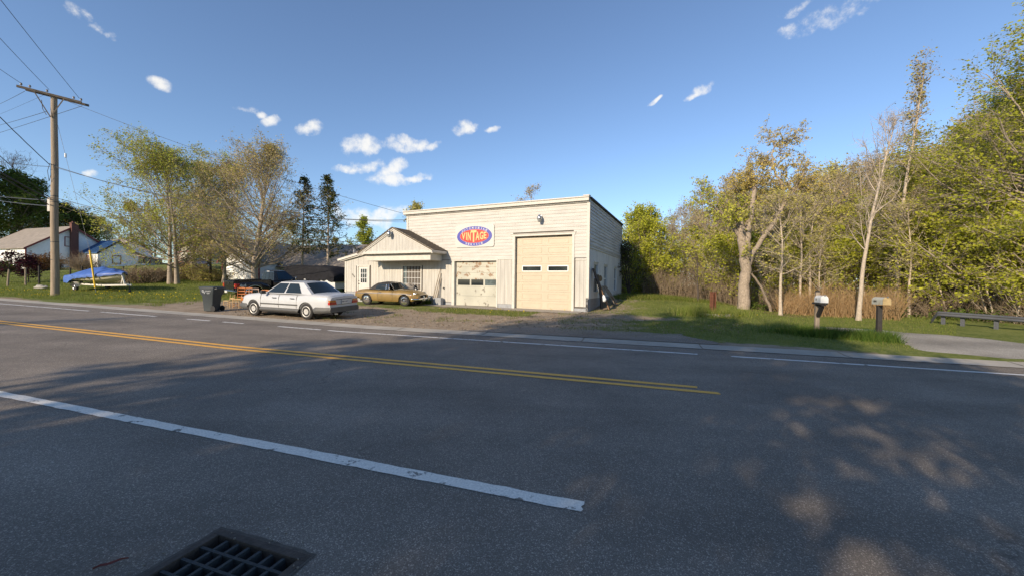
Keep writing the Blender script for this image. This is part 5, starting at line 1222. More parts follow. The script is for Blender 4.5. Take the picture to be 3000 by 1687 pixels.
def wire(label, a, b, sag=.3, r=.012, n=14, mname='wire', name='overhead_wire', wob=0):
    a = Vector(a); b = Vector(b); m = MB(); pts = []
    for i in range(n + 1):
        k = i / n; p = a.lerp(b, k); p.z -= sag * 4 * k * (1 - k) - wob * math.sin(k * 40); pts.append(p)
    m.tube(pts, r, 5); o = m.build(name, mname, smooth=60); return tag(o, label, 'wire', 'overhead wires on the utility pole')
W0 = Vector((pb.x, pb.y, pb.z))
def far_(px, py, Y, k=1.5, a=None): e = at(px, py, Y); return a + (e - a) * k
A1, A2, A3 = W0 + a_.lerp(b_, .03) + Vector((0, -.1, .25)), W0 + a_.lerp(b_, .45) + Vector((0, -.1, .3)), W0 + a_.lerp(b_, .93) + Vector((0, -.1, .25))
wire('overhead wire climbing out of the left edge to the left tip of the crossarm', A1, far_(0, 201, 21.5, 2.2, A1), .05)
wire('overhead wire climbing to the upper left from the middle of the crossarm', A2, far_(0, 110, 18.5, 1.7, A2), .05)
wire('steepest overhead wire, leaving the top left corner for the right crossarm tip', A3, far_(0, -5, 16.5, 1.5, A3), .05)
def offl(a, py, Y=36): e = at(0, py, Y); return a + (e - a) * 2.2
P1 = W0 + a_.lerp(b_, .02) + Vector((0, .1, -.14)); wire('overhead wire from the underside of the left crossarm tip', P1, offl(P1, 302), .1)
P2 = W0 + a_.lerp(b_, .3) + Vector((0, .1, -.1)); wire('thin pale wire running left below the crossarm', P2, offl(P2, 332), .1, .007)
P3 = W0 + Vector((-.2, -.2, Hh - 1.0)); wire('wire leaving the pole just below the left brace', P3, offl(P3, 364), .1, .014)
P4 = W0 + a_.lerp(b_, .92) + Vector((0, .1, -.14)); wire('wire passing behind the pole from the right crossarm tip', P4, offl(P4, 386), .1, .014)
P5 = W0 + Vector((-.17, -.1, Hh * .655)); wire('twisted cable sloping down to the middle of the pole', P5, far_(0, 338, 20, 1.8, P5), .1, .022, wob=.008)
P6 = W0 + Vector((-.17, -.1, Hh * .645)); wire('dark wire drooping left from the middle cable clamp', P6, offl(P6, 470), .15, .016)
P7 = W0 + Vector((-.2, -.1, Hh * .49)); wire('single cable sloping down to the lower clamp', P7, far_(0, 452, 20, 1.8, P7), .1, .018)
P8 = W0 + Vector((-.2, -.15, Hh * .485)); wire('upper one of the two thick telephone cables', P8, far_(0, 499, 20, 1.8, P8), .1, .04)
P9 = W0 + Vector((-.2, -.15, Hh * .455)); wire('lower one of the two thick telephone cables', P9, far_(0, 509, 20, 1.8, P9), .1, .034)
P10 = W0 + Vector((-.2, .1, Hh * .48)); wire('thick cable falling away to the left behind the poles cables', P10, offl(P10, 571, 34), .15, .032)
P11 = W0 + Vector((-.2, .1, Hh * .45)); wire('lowest thick cable running left past the white box', P11, offl(P11, 584, 34), .15, .032)
R1 = W0 + a_.lerp(b_, .62) + Vector((0, -.1, -.05)); wire('longest high wire reaching from the crossarm to the garage roof', R1, BP(UL - .1, .2, 5.55), .35, .010, 24)
m = MB(); k_ = R1.lerp(BP(UL - .1, .2, 5.55), .2); 
R2 = W0 + Vector((.2, -.1, Hh * .645)); wire('twisted service cable from the middle of the pole to the garage roof', R2, BP(UL - .05, .3, 5.25), .9, .020, 30, wob=.01)
R2b = W0 + Vector((.2, -.12, Hh * .64)); wire('thin wire looping beside the twisted service cable', R2b, BP(UL - .05, .5, 5.15), .75, .008, 24)
R3 = W0 + Vector((.2, -.1, Hh * .49)); wire('telephone cable from the lower clamp to the office roof', R3, BP(-11.6, .3, 4.0), .75, .017, 30)
R4 = W0 + Vector((.2, -.05, Hh * .475)); wire('thin upper drop wire vanishing behind the maple', R4, BP(-15.2, 3, 3.6), .8, .007, 24)
R5 = W0 + Vector((.2, -.05, Hh * .455)); wire('thin lower drop wire vanishing behind the maple', R5, BP(-15.0, .2, 2.95), .8, .008, 24)
# guy wire with yellow guard
gb = G(281, 858); gt = at(263, 734, gb.y - .1)
g_ = thing('guy_guard', 'slanting yellow plastic guard round the guy wire beside the covered boat', 'guard', gb); mat('guard_yellow', (.75, .48, .02), .4)
d_ = (gt - gb); m = MB(); m.tube([d_ * .12, d_ * 1.0], .05, 10); m.build('guard_sleeve', 'guard_yellow', g_, smooth=50); m = MB(); m.tube([Vector((0, 0, -.1)), d_ * .14], .014, 6); m.build('anchor_rod', 'steel', g_)
topg = W0 + Vector((.1, -.1, Hh - .9)); wire('thin steel guy wire from the pole top to the yellow guard', topg, gb + d_ * .98, 0, .008, mname='wire_light', name='guy_wire')
gi = MB(); p = topg.lerp(gb + d_, .30); gi.lathe([(0, -.14), (.05, -.12), (.05, .12), (0, .14)], 10, p); o = gi.build('guy_insulator', 'white_paint', smooth=40); tag(o, 'small white insulator on the guy wire right of the pole', 'insulator')

# ------------------------------------------------------------------ mailboxes and posts, right
def mailbox(name, label, px, Y, rz, bodym, doorm, postm, num, brace):
    p = at(px, 950, Y); t = thing(name, label, 'mailbox', (p.x, p.y, Z(p.x, p.y)), rz, 'roadside mailboxes'); zb = 1.02
    m = MB(); m.bb(-.055, .055, -.05, .05, -.15, zb + (.30 if brace else -.03)); 
    m.build('post', postm, t, bevel=.008)
    # box runs along -y (door at -y end)
    y0, y1 = -.28, .16; w_, h_ = .095, .115
    if brace: y0, y1 = -.42, -.04
    prof_ = [(-w_, 0), (w_, 0), (w_, h_)] + [(w_ * math.cos(a), h_ + w_ * math.sin(a)) for a in np.linspace(.2, math.pi - .2, 9)] + [(-w_, h_)]
    m = MB(); m.prism(prof_, lambda a, b, d: Vector((a, d, zb + b)), y0, y1); m.build('box_body', bodym, t, smooth=35)
    m = MB(); m.prism([(a * 1.04, b * 1.02) for a, b in prof_], lambda a, b, d: Vector((a, d, zb + b - .002)), y0 - .014, y0 - .001); dr_ = m.build('door', doorm, t)
    m = MB(); m.box((0, y0 - .03, zb + .215), (.03, .04, .03)); m.build('latch', 'steel', dr_, bevel=.004)
    vs, fs = textmesh(num, .085, .003); m = MB(Matrix.Translation((-w_ - .003, (y0 + y1) / 2 + .08, zb + .09)) @ Matrix.Rotation(RAD(-90), 4, 'Z') @ Matrix.Rotation(RAD(90), 4, 'X')); m.add([(v.x, v.y, 0) for v in vs], fs); m.build('number', 'wood_dark', t, fix=False)
    if brace:
        m = MB(); m.bb(-.10, .10, y0 + .02, .10, zb - .06, zb - .004); m.bb(-.055, .055, -.42, -.052, zb - .10, zb - .062); m.bar((0, -.30, zb - .11), (0, -.05, zb - .42), .09, .09, up=(1, 0, 0)); m.build('bracket_arm', 'wood_dark', t, bevel=.004)
        m = MB(); m.prism([(-.056, .0), (.056, .0), (.03, .05), (-.03, .05)], lambda a, b, d: Vector((a, d, zb + .30 + b)), -.05, .05); m.build('post_cap', 'wood_dark', t)
    return t
mat('mail_white', (.62, .63, .62), .4, var=.06, vscale=8); mat('mail_old', (.40, .40, .34), .6, var=.15, vscale=9, col2=(.36, .22, .08), thr=(.58, .70)); mat('mail_rust', (.36, .27, .13), .7, var=.25, vscale=9)
mailbox('roadside_mailbox', 'clean white mailbox on a braced grey wooden post', 2393, 11.75, RAD(-16), 'mail_white', 'mail_white', 'wood_grey', '18', True)
mailbox('roadside_mailbox', 'old rust stained mailbox on a plain black post', 2575, 11.0, RAD(-12), 'mail_old', 'mail_rust', 'wood_dark', '684', False)
p = G(2088, 922); m = MB(); m.bb(-.10, .10, -.012, .012, -.2, 1.02); m.bb(-.10, -.085, -.09, .09, -.2, 1.02); m.bb(.085, .10, -.09, .09, -.2, 1.02)
o = m.build('steel_post', 'rust', bevel=.004); o.location = p; o.rotation_euler = (0, 0, .5); tag(o, 'short rusty steel post standing in the tall grass on the lawn', 'post')
m = MB(); rows = [[(.75 * r_ * math.cos(a) * (1 + .12 * math.sin(3 * a)), .5 * r_ * math.sin(a), .10 * (r_ < 1) + .0) for a in np.linspace(0, 2 * math.pi, 25)] for r_ in (1.02, .98, .5, .01)]; m.grid(rows); o = m.build('stone_slab', 'concrete', smooth=40); o.location = p + Vector((.15, -.12, -.02)); tag(o, 'flat weathered stone slab at the foot of the rusty post', 'slab')

# ------------------------------------------------------------------ guard rail
mat('rail_steel', (.075, .08, .09), .7, metal=.1, var=.12, vscale=4); 
t = thing('guard_rail', 'grey steel guard rail along the side road at the right edge', 'guard rail', (0, 0, 0))
ga = [at(2726, 965, 14.6), at(2745, 948, 14.3), at(2800, 947, 13.9), at(2900, 951, 13.2), at(3000, 955, 12.5), at(3200, 962, 11.6), at(3450, 972, 10.8)]
ga[0].z = Z(ga[0].x, ga[0].y) + .04
for q_ in ga[1:]: q_.z = Z(q_.x, q_.y) + .40
m = MB(); pr = [(a * .8, b * .58) for a, b in [(.0, .155), (.03, .13), (.075, .09), (.075, .06), (.02, .02), (.02, -.02), (.075, -.06), (.075, -.09), (.03, -.13), (0, -.155)]]
rows = []
for i in range(len(ga) - 1):
    for k in range(4):
        c0 = ga[i].lerp(ga[i + 1], k / 4); rows.append([(c0.x - .5 * a, c0.y - .85 * a, c0.z + b) for a, b in pr])
rows.append([(ga[-1].x - .5 * a, ga[-1].y - .85 * a, ga[-1].z + b) for a, b in pr]); m.grid(rows); m.build('rail_beam', 'rail_steel', t, smooth=60, fix=False)
for px_, i in ((2762, 1), (2812, 2), (2925, 3), (3080, 4), (3250, 5)):
    q_ = ga[i].lerp(ga[i + 1], .25) if i > 1 else ga[1].lerp(ga[2], .4); zz = Z(q_.x, q_.y); m = MB(); m.bb(-.035, .035, -.004, .004, 0, q_.z - zz + .10); m.bb(-.035, -.027, -.05, .05, 0, q_.z - zz + .10); m.bb(.027, .035, -.05, .05, 0, q_.z - zz + .10); o = m.build('rail_post', 'rail_steel', t); o.location = (q_.x + .09, q_.y + .12, zz - .05); o.rotation_euler = (0, 0, .5)

# ------------------------------------------------------------------ junk leaning on the garage side
def SP(v, out_, z): return BP(UR + out_, v, z)
def gz_(v, o_): w_ = SP(v, o_, 0); return Z(w_.x, w_.y)
def leaning(name, label, cat, v, out_, topz_, w_, th, mname, dv=0):
    b0 = SP(v, out_, gz_(v, out_)); t0 = SP(v + dv, .06, topz_); m = MB(); m.bar(b0, t0, w_, th, up=BU); o = m.build(name, mname, bevel=.006); return tag(o, label, cat)
mat('dark_fabric', (.02, .022, .026), .8, var=.3, vscale=6); mat('card', (.20, .13, .065), .8, var=.25, vscale=4)
# long black bonnet-like panel
m = MB(); rows = []
for i in range(11):
    k = i / 10; p0 = SP(.55 + .0 * k, .55 - .44 * k, gz_(.5, .5) + .1 + (2.25 - .3) * k); wd = .16 + .06 * math.sin(math.pi * k); bow = .12 * math.sin(math.pi * k)
    rows.append([tuple(p0 + BV * (s_ * wd) + BU * (bow + .05 * (1 - s_ * s_))) for s_ in (-1, -.5, 0, .5, 1)] + [tuple(p0 + BV * (s_ * wd) + BU * (bow - .04)) for s_ in (1, 0, -1)])
m.grid(rows); o = m.build('curved_sheet', 'dark_fabric', smooth=50); tag(o, 'tall curved black panel leaning on the garage side by the corner', 'panel')
m = MB(); q0 = SP(.62, .5, gz_(.6, .5) + .62); q1 = SP(.60, .34, gz_(.6, .5) + 1.28); m.bar(q0, q1, .26, .05, up=BU); o = m.build('perforated_sheet', 'mail_white', bevel=.01); tag(o, 'small white perforated panel leaning against the black panel', 'panel')
m = MB(); 
for k in range(3):
    c0 = q0.lerp(q1, .3 + .22 * k) + BU * .032; m.box(c0, (.05, .05, .05), rz=RAD(-25))
o = m.build('panel_holes', 'underbody', o)
m = MB(); p0 = SP(1.0, .75, gz_(1, .75)); lump('white_bag', 'crumpled white bag hanging on the leaning panels', 'bag', SP(.66, .58, gz_(.6, .5) + .45), (.28, .22, .3), 'white_paint', 7)
leaning('brown_board', 'broad brown board leaning on the garage side behind the panels', 'board', 1.15, .80, 1.95, .34, .05, 'wood_brown', .35)
leaning('grey_plank', 'narrow grey plank leaning beside the broad brown board', 'board', 1.42, .78, 1.75, .09, .04, 'wood_grey', .35)
lump('cardboard_box', 'flattened cardboard box on top of the leaning boards', 'box', SP(1.62, .16, 1.72), (.32, .25, .34), 'card', 9)
t = thing('wooden_rack', 'broken wooden rack with slats leaning on the garage side near the back', 'rack', SP(2.9, .85, gz_(2.9, .85)), RAD(-25)); 
m = MB(); R0 = Vector((0, -.40, 0)); R1_ = Vector((0, .45, 0)); up_ = Vector((-.75, .25, .98))
for a in (R0, R1_): m.bar(a, a + up_, .06, .05, up=(1, 0, 0))
for k in (0.02, .98): m.bar(R0 + up_ * k, R1_ + up_ * k, .05, .04)
m.build('rack_frame', 'wood_grey', t)
for k in range(5): m = MB(); a = R0.lerp(R1_, .15 + .17 * k) + Vector((-.03, 0, .02)); m.bar(a, a + up_ * .95, .07, .015, up=(1, 0, 0)); m.build('slat', 'wood_brown', t)

# ------------------------------------------------------------------ houses on the left
mat('house_white', (.84, .84, .82), .7, var=.06, vscale=2, bump=.0); mat('house_trim_red', (.20, .045, .04), .7, var=.2, vscale=5); mat('roof_brown', (.25, .215, .18), .9, var=.22, vscale=2, bump=.4, bscale=20)
mat('roof_metal_blue', (.055, .13, .27), .4, metal=.3, var=.08, vscale=2); mat('brick', (.13, .055, .042), .9, var=.35, vscale=9, bump=.5); mat('house_cream', (.52, .48, .42), .75, var=.07, vscale=2)
def clap(m, fn, L_, z0, z1, holes=(), topf=None, c_=.14):
    """lapped courses on a wall; fn(s, out, z) -> point"""
    z = z0
    while z < z1 - .01:
        ze = min(z + c_, z1); s0, s1 = (0, L_) if topf is None else topf(ze)
        if s1 - s0 < .1: break
        for a, b in spans(s0, s1, [(h[0], h[1]) for h in holes if h[2] < ze - .01 and h[3] > z + .01]):
            m.add([fn(a, .022, z), fn(b, .022, z), fn(b, .004, ze), fn(a, .004, ze), fn(a, 0, z), fn(b, 0, z)], [(0, 1, 2, 3), (4, 5, 1, 0)])
        z = ze
def house_window(par, fn, s0, s1, z0, z1, trim='white_paint', cross=True):
    def bbx(m, a, b, c, d, e, f): m.add([fn(x_, y_, z_) for x_ in (a, b) for y_ in (c, d) for z_ in (e, f)], [(0, 1, 3, 2), (4, 6, 7, 5), (0, 4, 5, 1), (2, 3, 7, 6), (0, 2, 6, 4), (1, 5, 7, 3)])
    m = MB(); e = .09; bbx(m, s0 - e, s0, -.02, .06, z0 - e, z1 + e); bbx(m, s1, s1 + e, -.02, .06, z0 - e, z1 + e); bbx(m, s0, s1, -.02, .06, z1, z1 + e); bbx(m, s0, s1, -.02, .06, z0 - e, z0); w_ = m.build('window', trim, par)
    m = MB(); bbx(m, s0, s1, -.02, .0, z0, z1); m.build('pane', 'glass_dark', w_)
    if cross: m = MB(); mz = (z0 + z1) / 2; bbx(m, s0, s1, .002, .03, mz - .03, mz + .03); bbx(m, s0, s0 + .04, .002, .03, z0, z1); bbx(m, s1 - .04, s1, .002, .03, z0, z1); m.build('sash', 'white_paint', w_)
    return w_
def gable_house(t, r0, r1, q0, q1, zb, ze, zr, wall, roof, trim, ridge='r', over=.3, clap_=True, base=-1.5, rb=0):
    """block with a gable roof, in road coordinates relative to the thing. ridge='r': ridge runs along the road; gable walls at r0 and r1"""
    def wallfn(kind):
        if kind == 'front': return lambda s, o, z: Vector((r0 + s, q0 - o, z)), r1 - r0
        if kind == 'back': return lambda s, o, z: Vector((r0 + s, q1 + o, z)), r1 - r0
        if kind == 'right': return lambda s, o, z: Vector((r1 + o, q0 + s, z)), q1 - q0
        return lambda s, o, z: Vector((r0 - o, q0 + s, z)), q1 - q0
    m = MB(); m.bb(r0 + .03, r1 - .03, q0 + .03, q1 - .03, base, ze)
    if ridge == 'r': m.prism([(q0 + .03, ze), (q1 - .03, ze), ((q0 + q1) / 2, zr - .03)], lambda a, b, d: Vector((d, a, b)), r0 + .03, r1 - .03)
    else: m.prism([(r0 + .03, ze), (r1 - .03, ze), ((r0 + r1) / 2, zr - .03)], lambda a, b, d: Vector((a, d, b)), q0 + .03, q1 - .03)
    for k in ('front', 'back', 'right', 'left'):
        fn, L_ = wallfn(k); g_ = (k in ('right', 'left')) == (ridge == 'r')
        clap(m, fn, L_, zb, ze, c_=.16)
        if g_: clap(m, fn, L_, ze, zr - .02, topf=lambda z: (L_ / 2 * (z - ze) / (zr - ze), L_ - L_ / 2 * (z - ze) / (zr - ze)), c_=.16)
    m.build('wall', wall, t, fix=False)
    m = MB()
    for x_, y_ in ((r0, q0), (r1, q0), (r0, q1), (r1, q1)): m.box((x_, y_, (zb + ze) / 2), (.12, .12, ze - zb))
    m.build('corner_board', 'white_paint' if trim != 'house_trim_red' else trim, t)
    # roof
    m = MB(); th = .10; c_ = (q0 + q1) / 2 if ridge == 'r' else (r0 + r1) / 2; h_ = (q1 - q0) / 2 if ridge == 'r' else (r1 - r0) / 2; sl = (zr - ze) / h_
    a0, a1 = (r0 - over, r1 + over) if ridge == 'r' else (q0 - over, q1 + over)
    for sg in (-1, 1):
        pr = [(c_, zr + .02), (c_ + sg * (h_ + over), ze - sl * over + .02), (c_ + sg * (h_ + over), ze - sl * over + .02 + th), (c_, zr + .02 + th)]
        fn = (lambda a, b, d: Vector((d, a, b))) if ridge == 'r' else (lambda a, b, d: Vector((a, d, b))); m.prism(pr, fn, a0, a1)
    rf = m.build('roof', roof, t)
    m = MB()
    for e_ in (a0 - .03, a1):
        for sg in (-1, 1):
            pr = [(c_, zr - .12), (c_ + sg * (h_ + over), ze - sl * over - .12), (c_ + sg * (h_ + over), ze - sl * over + .13), (c_, zr + .13)]
            fn = (lambda a, b, d: Vector((d, a, b))) if ridge == 'r' else (lambda a, b, d: Vector((a, d, b))); m.prism(pr, fn, e_, e_ + .03)
    m.build('rake_board', trim, t); return rf, wallfn
RZ_ = RAD(-18.5)
HA = thing('white_house', 'white gabled house with a brick chimney and a blue metal roofed wing', 'house', (*RQ(-74.0, 27.0), 0), math.atan2(-.3173, .9483)); hx, hy = RQ(-74.0, 27.0); HZ = 2.55; HA.location.z = HZ
rf, wf_ = gable_house(HA, -11.5, 0, 0, 8.6, .25, 2.75, 5.9, 'house_white', 'roof_brown', 'house_trim_red')
fn, L_ = wf_('right'); house_window(HA, fn, 2.15, 3.35, .95, 2.15); house_window(HA, fn, 3.55, 4.0 - .05, 3.25, 4.4, 'house_trim_red'); house_window(HA, fn, .62, 1.05, 1.0, 1.9)
fn, L_ = wf_('front'); house_window(HA, fn, 3.0, 3.8, 1.0, 2.1); house_window(HA, fn, 7.0, 8.2, 1.0, 2.1); house_window(HA, fn, 9.2, 10.4, 1.0, 2.1)
m = MB(); m.bb(.04, .55, 3.95, 4.65, -1.5, 6.3); m.bb(0.0, .59, 3.91, 4.69, 6.302, 6.42); m.bb(.15, .42, 4.1, 4.45, 6.43, 6.6); m.build('chimney', 'brick', HA, bevel=.01)
rf, wf_ = gable_house(HA, 0.06, 4.0, 5.05, 9.4, .2, 2.45, 4.15, 'house_white', 'roof_metal_blue', 'wood_dark', over=.25)
m = MB()
for k in range(11):
    x_ = -.1 + 4.25 * k / 10; zr_, ze_ = 4.29, 2.60; m.bar((x_, 7.22, zr_), (x_, 4.86, ze_ - .14), .03, .04)
m.build('roof_rib', 'roof_metal_blue', rf)
fn, L_ = wf_('front'); house_window(HA, fn, .7, 1.15, .9, 2.0); house_window(HA, fn, 2.1, 2.6, .9, 2.0); house_window(HA, fn, 2.9, 3.4, .9, 2.0)
m = MB(); m.bb(1.35, 1.95, 5.0, 5.04, .2, 2.1); m.build('front_door', 'house_trim_red', HA)
fn, L_ = wf_('right'); house_window(HA, fn, 1.55, 2.35, 1.0, 2.05, 'house_trim_red')
gable_house(HA, -6, -.3, 8.7, 13.5, .25, 3.2, 4.9, 'house_white', 'roof_brown', 'house_trim_red')
m = MB(); m.bb(.3, 3.9, 9.45, 12.6, -.5, 1.15); m.build('porch_wall', 'house_white', HA)
m = MB(); m.add([(.1, 9.42, 2.35), (4.2, 9.42, 2.35), (4.2, 12.9, 1.98), (.1, 12.9, 1.98), (.1, 9.42, 2.45), (4.2, 9.42, 2.45), (4.2, 12.9, 2.08), (.1, 12.9, 2.08)], [(0, 1, 2, 3), (4, 7, 6, 5), (0, 4, 5, 1), (1, 5, 6, 2), (2, 6, 7, 3), (3, 7, 4, 0)]); m.build('porch_roof', 'house_white', HA)
m = MB(); m.bb(.4, 3.8, 9.5, 12.5, 1.16, 1.95); m.build('porch_glazing', 'glass_dark', HA)
m = MB()
for k in range(5): m.bb(3.80, 3.88, 9.5 + .74 * k, 9.58 + .74 * k, 1.15, 2.0)
m.build('porch_post', 'house_trim_red', HA)
m = MB(); m.bb(.6, 3.2, 12.8, 16.2, -.5, 1.15); m.bb(.4, 3.4, 12.75, 16.4, 1.152, 1.25); m.build('shed', 'house_white', HA)

ga_ = onp(566, 62); HB = thing('small_garage', 'small cream garage with dark red trim and two doors behind the maples', 'garage', ga_, math.atan2(-.3173, .9483) + RAD(6)); HB.location.z -= .2
rf, wf_ = gable_house(HB, -3.0, 3.0, 0, 9, .1, 2.55, 4.4, 'house_cream', 'roof_brown', 'house_trim_red', ridge='q')
for a in (-2.55, .25):
    m = MB(); m.bb(a, a + 2.3, -.045, -.025, .1, 2.05); m.build('garage_door', 'house_cream', HB); m = MB(); m.bb(a - .1, a + 2.4, -.07, -.03, 2.055, 2.22); m.bb(a - .1, a - .002, -.07, -.03, .1, 2.05); m.bb(a + 2.302, a + 2.4, -.07, -.03, .1, 2.05); m.build('door_frame', 'house_trim_red', HB)
hc = onp(700, 40.5); HC = thing('ranch_house', 'low white house with a front gable and a long brown roof behind the pickup', 'house', hc, math.atan2(-.3173, .9483) + RAD(4)); HC.location.z -= .25
rf, wf_ = gable_house(HC, -2.2, 2.6, 0, 9, .1, 2.35, 4.45, 'house_white', 'roof_brown', 'house_trim_red', ridge='q', over=.35)
fn, L_ = wf_('front'); house_window(HC, fn, 2.1, 2.75, .85, 1.75)
rf, wf_ = gable_house(HC, 2.65, 14.6, 2.6, 9.4, .1, 2.0, 4.25, 'house_white', 'roof_brown', 'white_paint', over=.6)
fn, L_ = wf_('front'); house_window(HC, fn, 1.2, 2.4, .9, 1.7); house_window(HC, fn, 5, 6.4, .9, 1.7)
m = MB(); m.tube([(10.5, 4.5, 3.2), (10.5, 4.5, 3.75)], .06, 8); m.build('vent_pipe', 'white_paint', rf)

# ------------------------------------------------------------------ fence posts with wire on the left lawn
FP = [(22, 822, 773), (75, 822, 785), (115, 824, 770), (205, 806, 787), (241, 800, 774), (292, 798, 777), (361, 800, 778), (397, 803, 780)]
prev = None
for i, (px_, pb_, pt_) in enumerate(FP):
    Y = 31 + i * .9; p = at(px_, pb_, Y); p.z = Z(p.x, p.y); h_ = 1.35 + .1 * ((i * 7) % 3); lean = (.12, 0, -.02, .03, -.03, .02, .0, .04)[i]
    m = MB(); m.tube([(0, 0, -.2), (lean * .5, 0, h_ * .5), (lean, 0, h_)], [.065, .06, .055], 8)
    o = m.build('fence_post', 'wood_grey' if i in (0, 1) else 'wood_dark', smooth=40); o.location = p
    tag(o, ['leaning grey fence post at the far left under the purple tree', 'straight grey fence post left of the utility pole', 'dark fence post with a thin stake close to the utility pole', 'dark fence post right behind the utility pole', 'thick dark fence post in front of the blue roofed wing', 'short dark fence post above the covered boat', 'thin dark fence post before the porch corner', 'last fence post, half lost in the brown brush'][i], 'post', 'fence posts on the left lawn')
    if prev is not None:
        m = MB()
        for z_ in (.35, .65, .95): m.tube([prev + Vector((0, 0, z_)), p + Vector((0, 0, z_))], .011, 4)
        o = m.build('fence_wire', 'wire'); tag(o, 'dark wire strung between the fence posts on the left lawn', 'wire', 'fence wires between the posts')
    prev = p
m = lump('pale_rock', 'pale rock lying on the grass left of the utility pole', 'rock', onp(121, 29), (.9, .5, .32), 'concrete', 2)
# ------------------------------------------------------------------ trees
mat('bark', (.32, .265, .205), .9, var=.35, vscale=8, stretch=(3, 3, .6), bump=.5, bscale=20)
mat('bark_light', (.42, .35, .27), .9, var=.3, vscale=9, stretch=(3, 3, 1.2), bump=.5, bscale=16)
mat('bark_rough', (.30, .245, .19), .95, var=.45, vscale=10, stretch=(2.4, 2.4, 1.0), bump=1.0, bscale=12)
mat('bark_dark', (.07, .055, .045), .9, var=.3, vscale=6, bump=.3)
leafmat('leaf_yellow', (.38, .43, .06), (.46, .48, .08), (.28, .34, .05))
leafmat('leaf_green', (.40, .42, .06), (.50, .49, .08), (.29, .32, .045), .42)
leafmat('leaf_bright', (.46, .49, .04), (.54, .55, .07), (.34, .38, .04), .5)
leafmat('leaf_bud', (.42, .31, .14), (.38, .33, .11), (.46, .33, .18))
leafmat('leaf_olive', (.45, .42, .11), (.52, .46, .13), (.35, .34, .08))
leafmat('leaf_willow', (.58, .45, .12), (.50, .42, .12), (.62, .48, .16))
leafmat('leaf_dark', (.075, .11, .025), (.13, .17, .035), (.05, .075, .02), .25)
leafmat('needle', (.05, .07, .025), (.08, .10, .03), (.13, .12, .04), .2)
leafmat('leaf_purple', (.06, .018, .03), (.09, .03, .04), (.04, .012, .02), .2)
leafmat('leaf_orange', (.20, .09, .03), (.14, .08, .03), (.26, .11, .03), .3)
leafmat('reed', (.60, .40, .20), (.46, .30, .15), (.72, .52, .29), .2)
leafmat('twig_brown', (.26, .20, .14), (.34, .27, .19), (.19, .145, .10), .1)
leafmat('grass_blade', (.09, .145, .022), (.16, .20, .04), (.29, .27, .10), .35)
leafmat('grass_dark', (.05, .11, .02), (.09, .15, .03), (.14, .18, .04), .35)
leafmat('dandelion', (.75, .58, .02), (.7, .5, .02), (.8, .6, .05), .2)

def tubes(P, Rr, sides):
    """P (n,k,3) polylines, Rr (n,k) radii -> verts, quads"""
    n, k, _ = P.shape; d = P[:, -1] - P[:, 0]; d /= np.linalg.norm(d, axis=1, keepdims=True) + 1e-9
    ref = np.where(np.abs(d[:, 2:3]) > .9, np.array([[1., 0, 0]]), np.array([[0, 0, 1.]])); x = np.cross(d, ref); x /= np.linalg.norm(x, axis=1, keepdims=True) + 1e-9; y = np.cross(d, x)
    a = np.arange(sides) * 2 * np.pi / sides
    ring = x[:, None, None, :] * np.cos(a)[None, None, :, None] + y[:, None, None, :] * np.sin(a)[None, None, :, None]
    V = P[:, :, None, :] + ring * Rr[:, :, None, None]; V = V.reshape(-1, 3)
    i = np.arange(n)[:, None, None] * k * sides + np.arange(k - 1)[None, :, None] * sides + np.arange(sides)[None, None, :]
    j = np.arange(n)[:, None, None] * k * sides + np.arange(k - 1)[None, :, None] * sides + ((np.arange(sides) + 1) % sides)[None, None, :]
    Fq = np.stack([i, j, j + sides, i + sides], -1).reshape(-1, 4); return V, Fq
def grow(rg, base, d, L, r, k, wob, up, taper=.25, curve=0.):
    """n polylines from base (n,3), direction d (n,3), length L (n), radius r (n)"""
    n = len(base); P = np.zeros((n, k, 3)); P[:, 0] = base; dd = d / (np.linalg.norm(d, axis=1, keepdims=True) + 1e-9)
    for i in range(1, k):
        dd = dd + rg.normal(0, wob, (n, 3)) + np.array([0, 0, 1.]) * up; dd /= np.linalg.norm(dd, axis=1, keepdims=True); P[:, i] = P[:, i - 1] + dd * (L / (k - 1))[:, None]
    R_ = r[:, None] * (1 - (1 - taper) * np.linspace(0, 1, k)[None, :]); return P, R_
def sample(rg, P, R_, m, t0, t1):
    """m points on every polyline"""
    n, k, _ = P.shape; t = rg.uniform(t0, t1, (n, m)); f = t * (k - 1); i = np.clip(f.astype(int), 0, k - 2); w = (f - i)[..., None]; a = np.arange(n)[:, None]
    p = P[a, i] * (1 - w) + P[a, i + 1] * w; d = P[a, i + 1] - P[a, i]; d = d / (np.linalg.norm(d, axis=-1, keepdims=True) + 1e-9); r = R_[a, i] * (1 - w[..., 0]) + R_[a, i + 1] * w[..., 0]
    return p.reshape(-1, 3), d.reshape(-1, 3), r.reshape(-1), t.reshape(-1)
def side_dir(rg, d, ang):
    n = len(d); v = rg.normal(0, 1, (n, 3)); v -= d * (v * d).sum(1, keepdims=True); v /= np.linalg.norm(v, axis=1, keepdims=True) + 1e-9
    a = ang if np.ndim(ang) else np.full(n, ang); return d * np.cos(a)[:, None] + v * np.sin(a)[:, None]
def leaves(rg, p, size, jit, flat=.5, droop=0., asp=.6):
    n = len(p); c = p + rg.normal(0, jit, (n, 3)); u = rg.normal(0, 1, (n, 3)); u[:, 2] *= flat; u[:, 2] -= droop; u /= np.linalg.norm(u, axis=1, keepdims=True)
    v = rg.normal(0, 1, (n, 3)); v -= u * (v * u).sum(1, keepdims=True); v /= np.linalg.norm(v, axis=1, keepdims=True) + 1e-9; s = (size * rg.uniform(.6, 1.4, n))[:, None]
    V = np.stack([c - u * s * .5, c + v * s * .5 * asp, c + u * s * .5, c - v * s * .5 * asp], 1).reshape(-1, 3); return V, np.arange(4 * n).reshape(-1, 4)
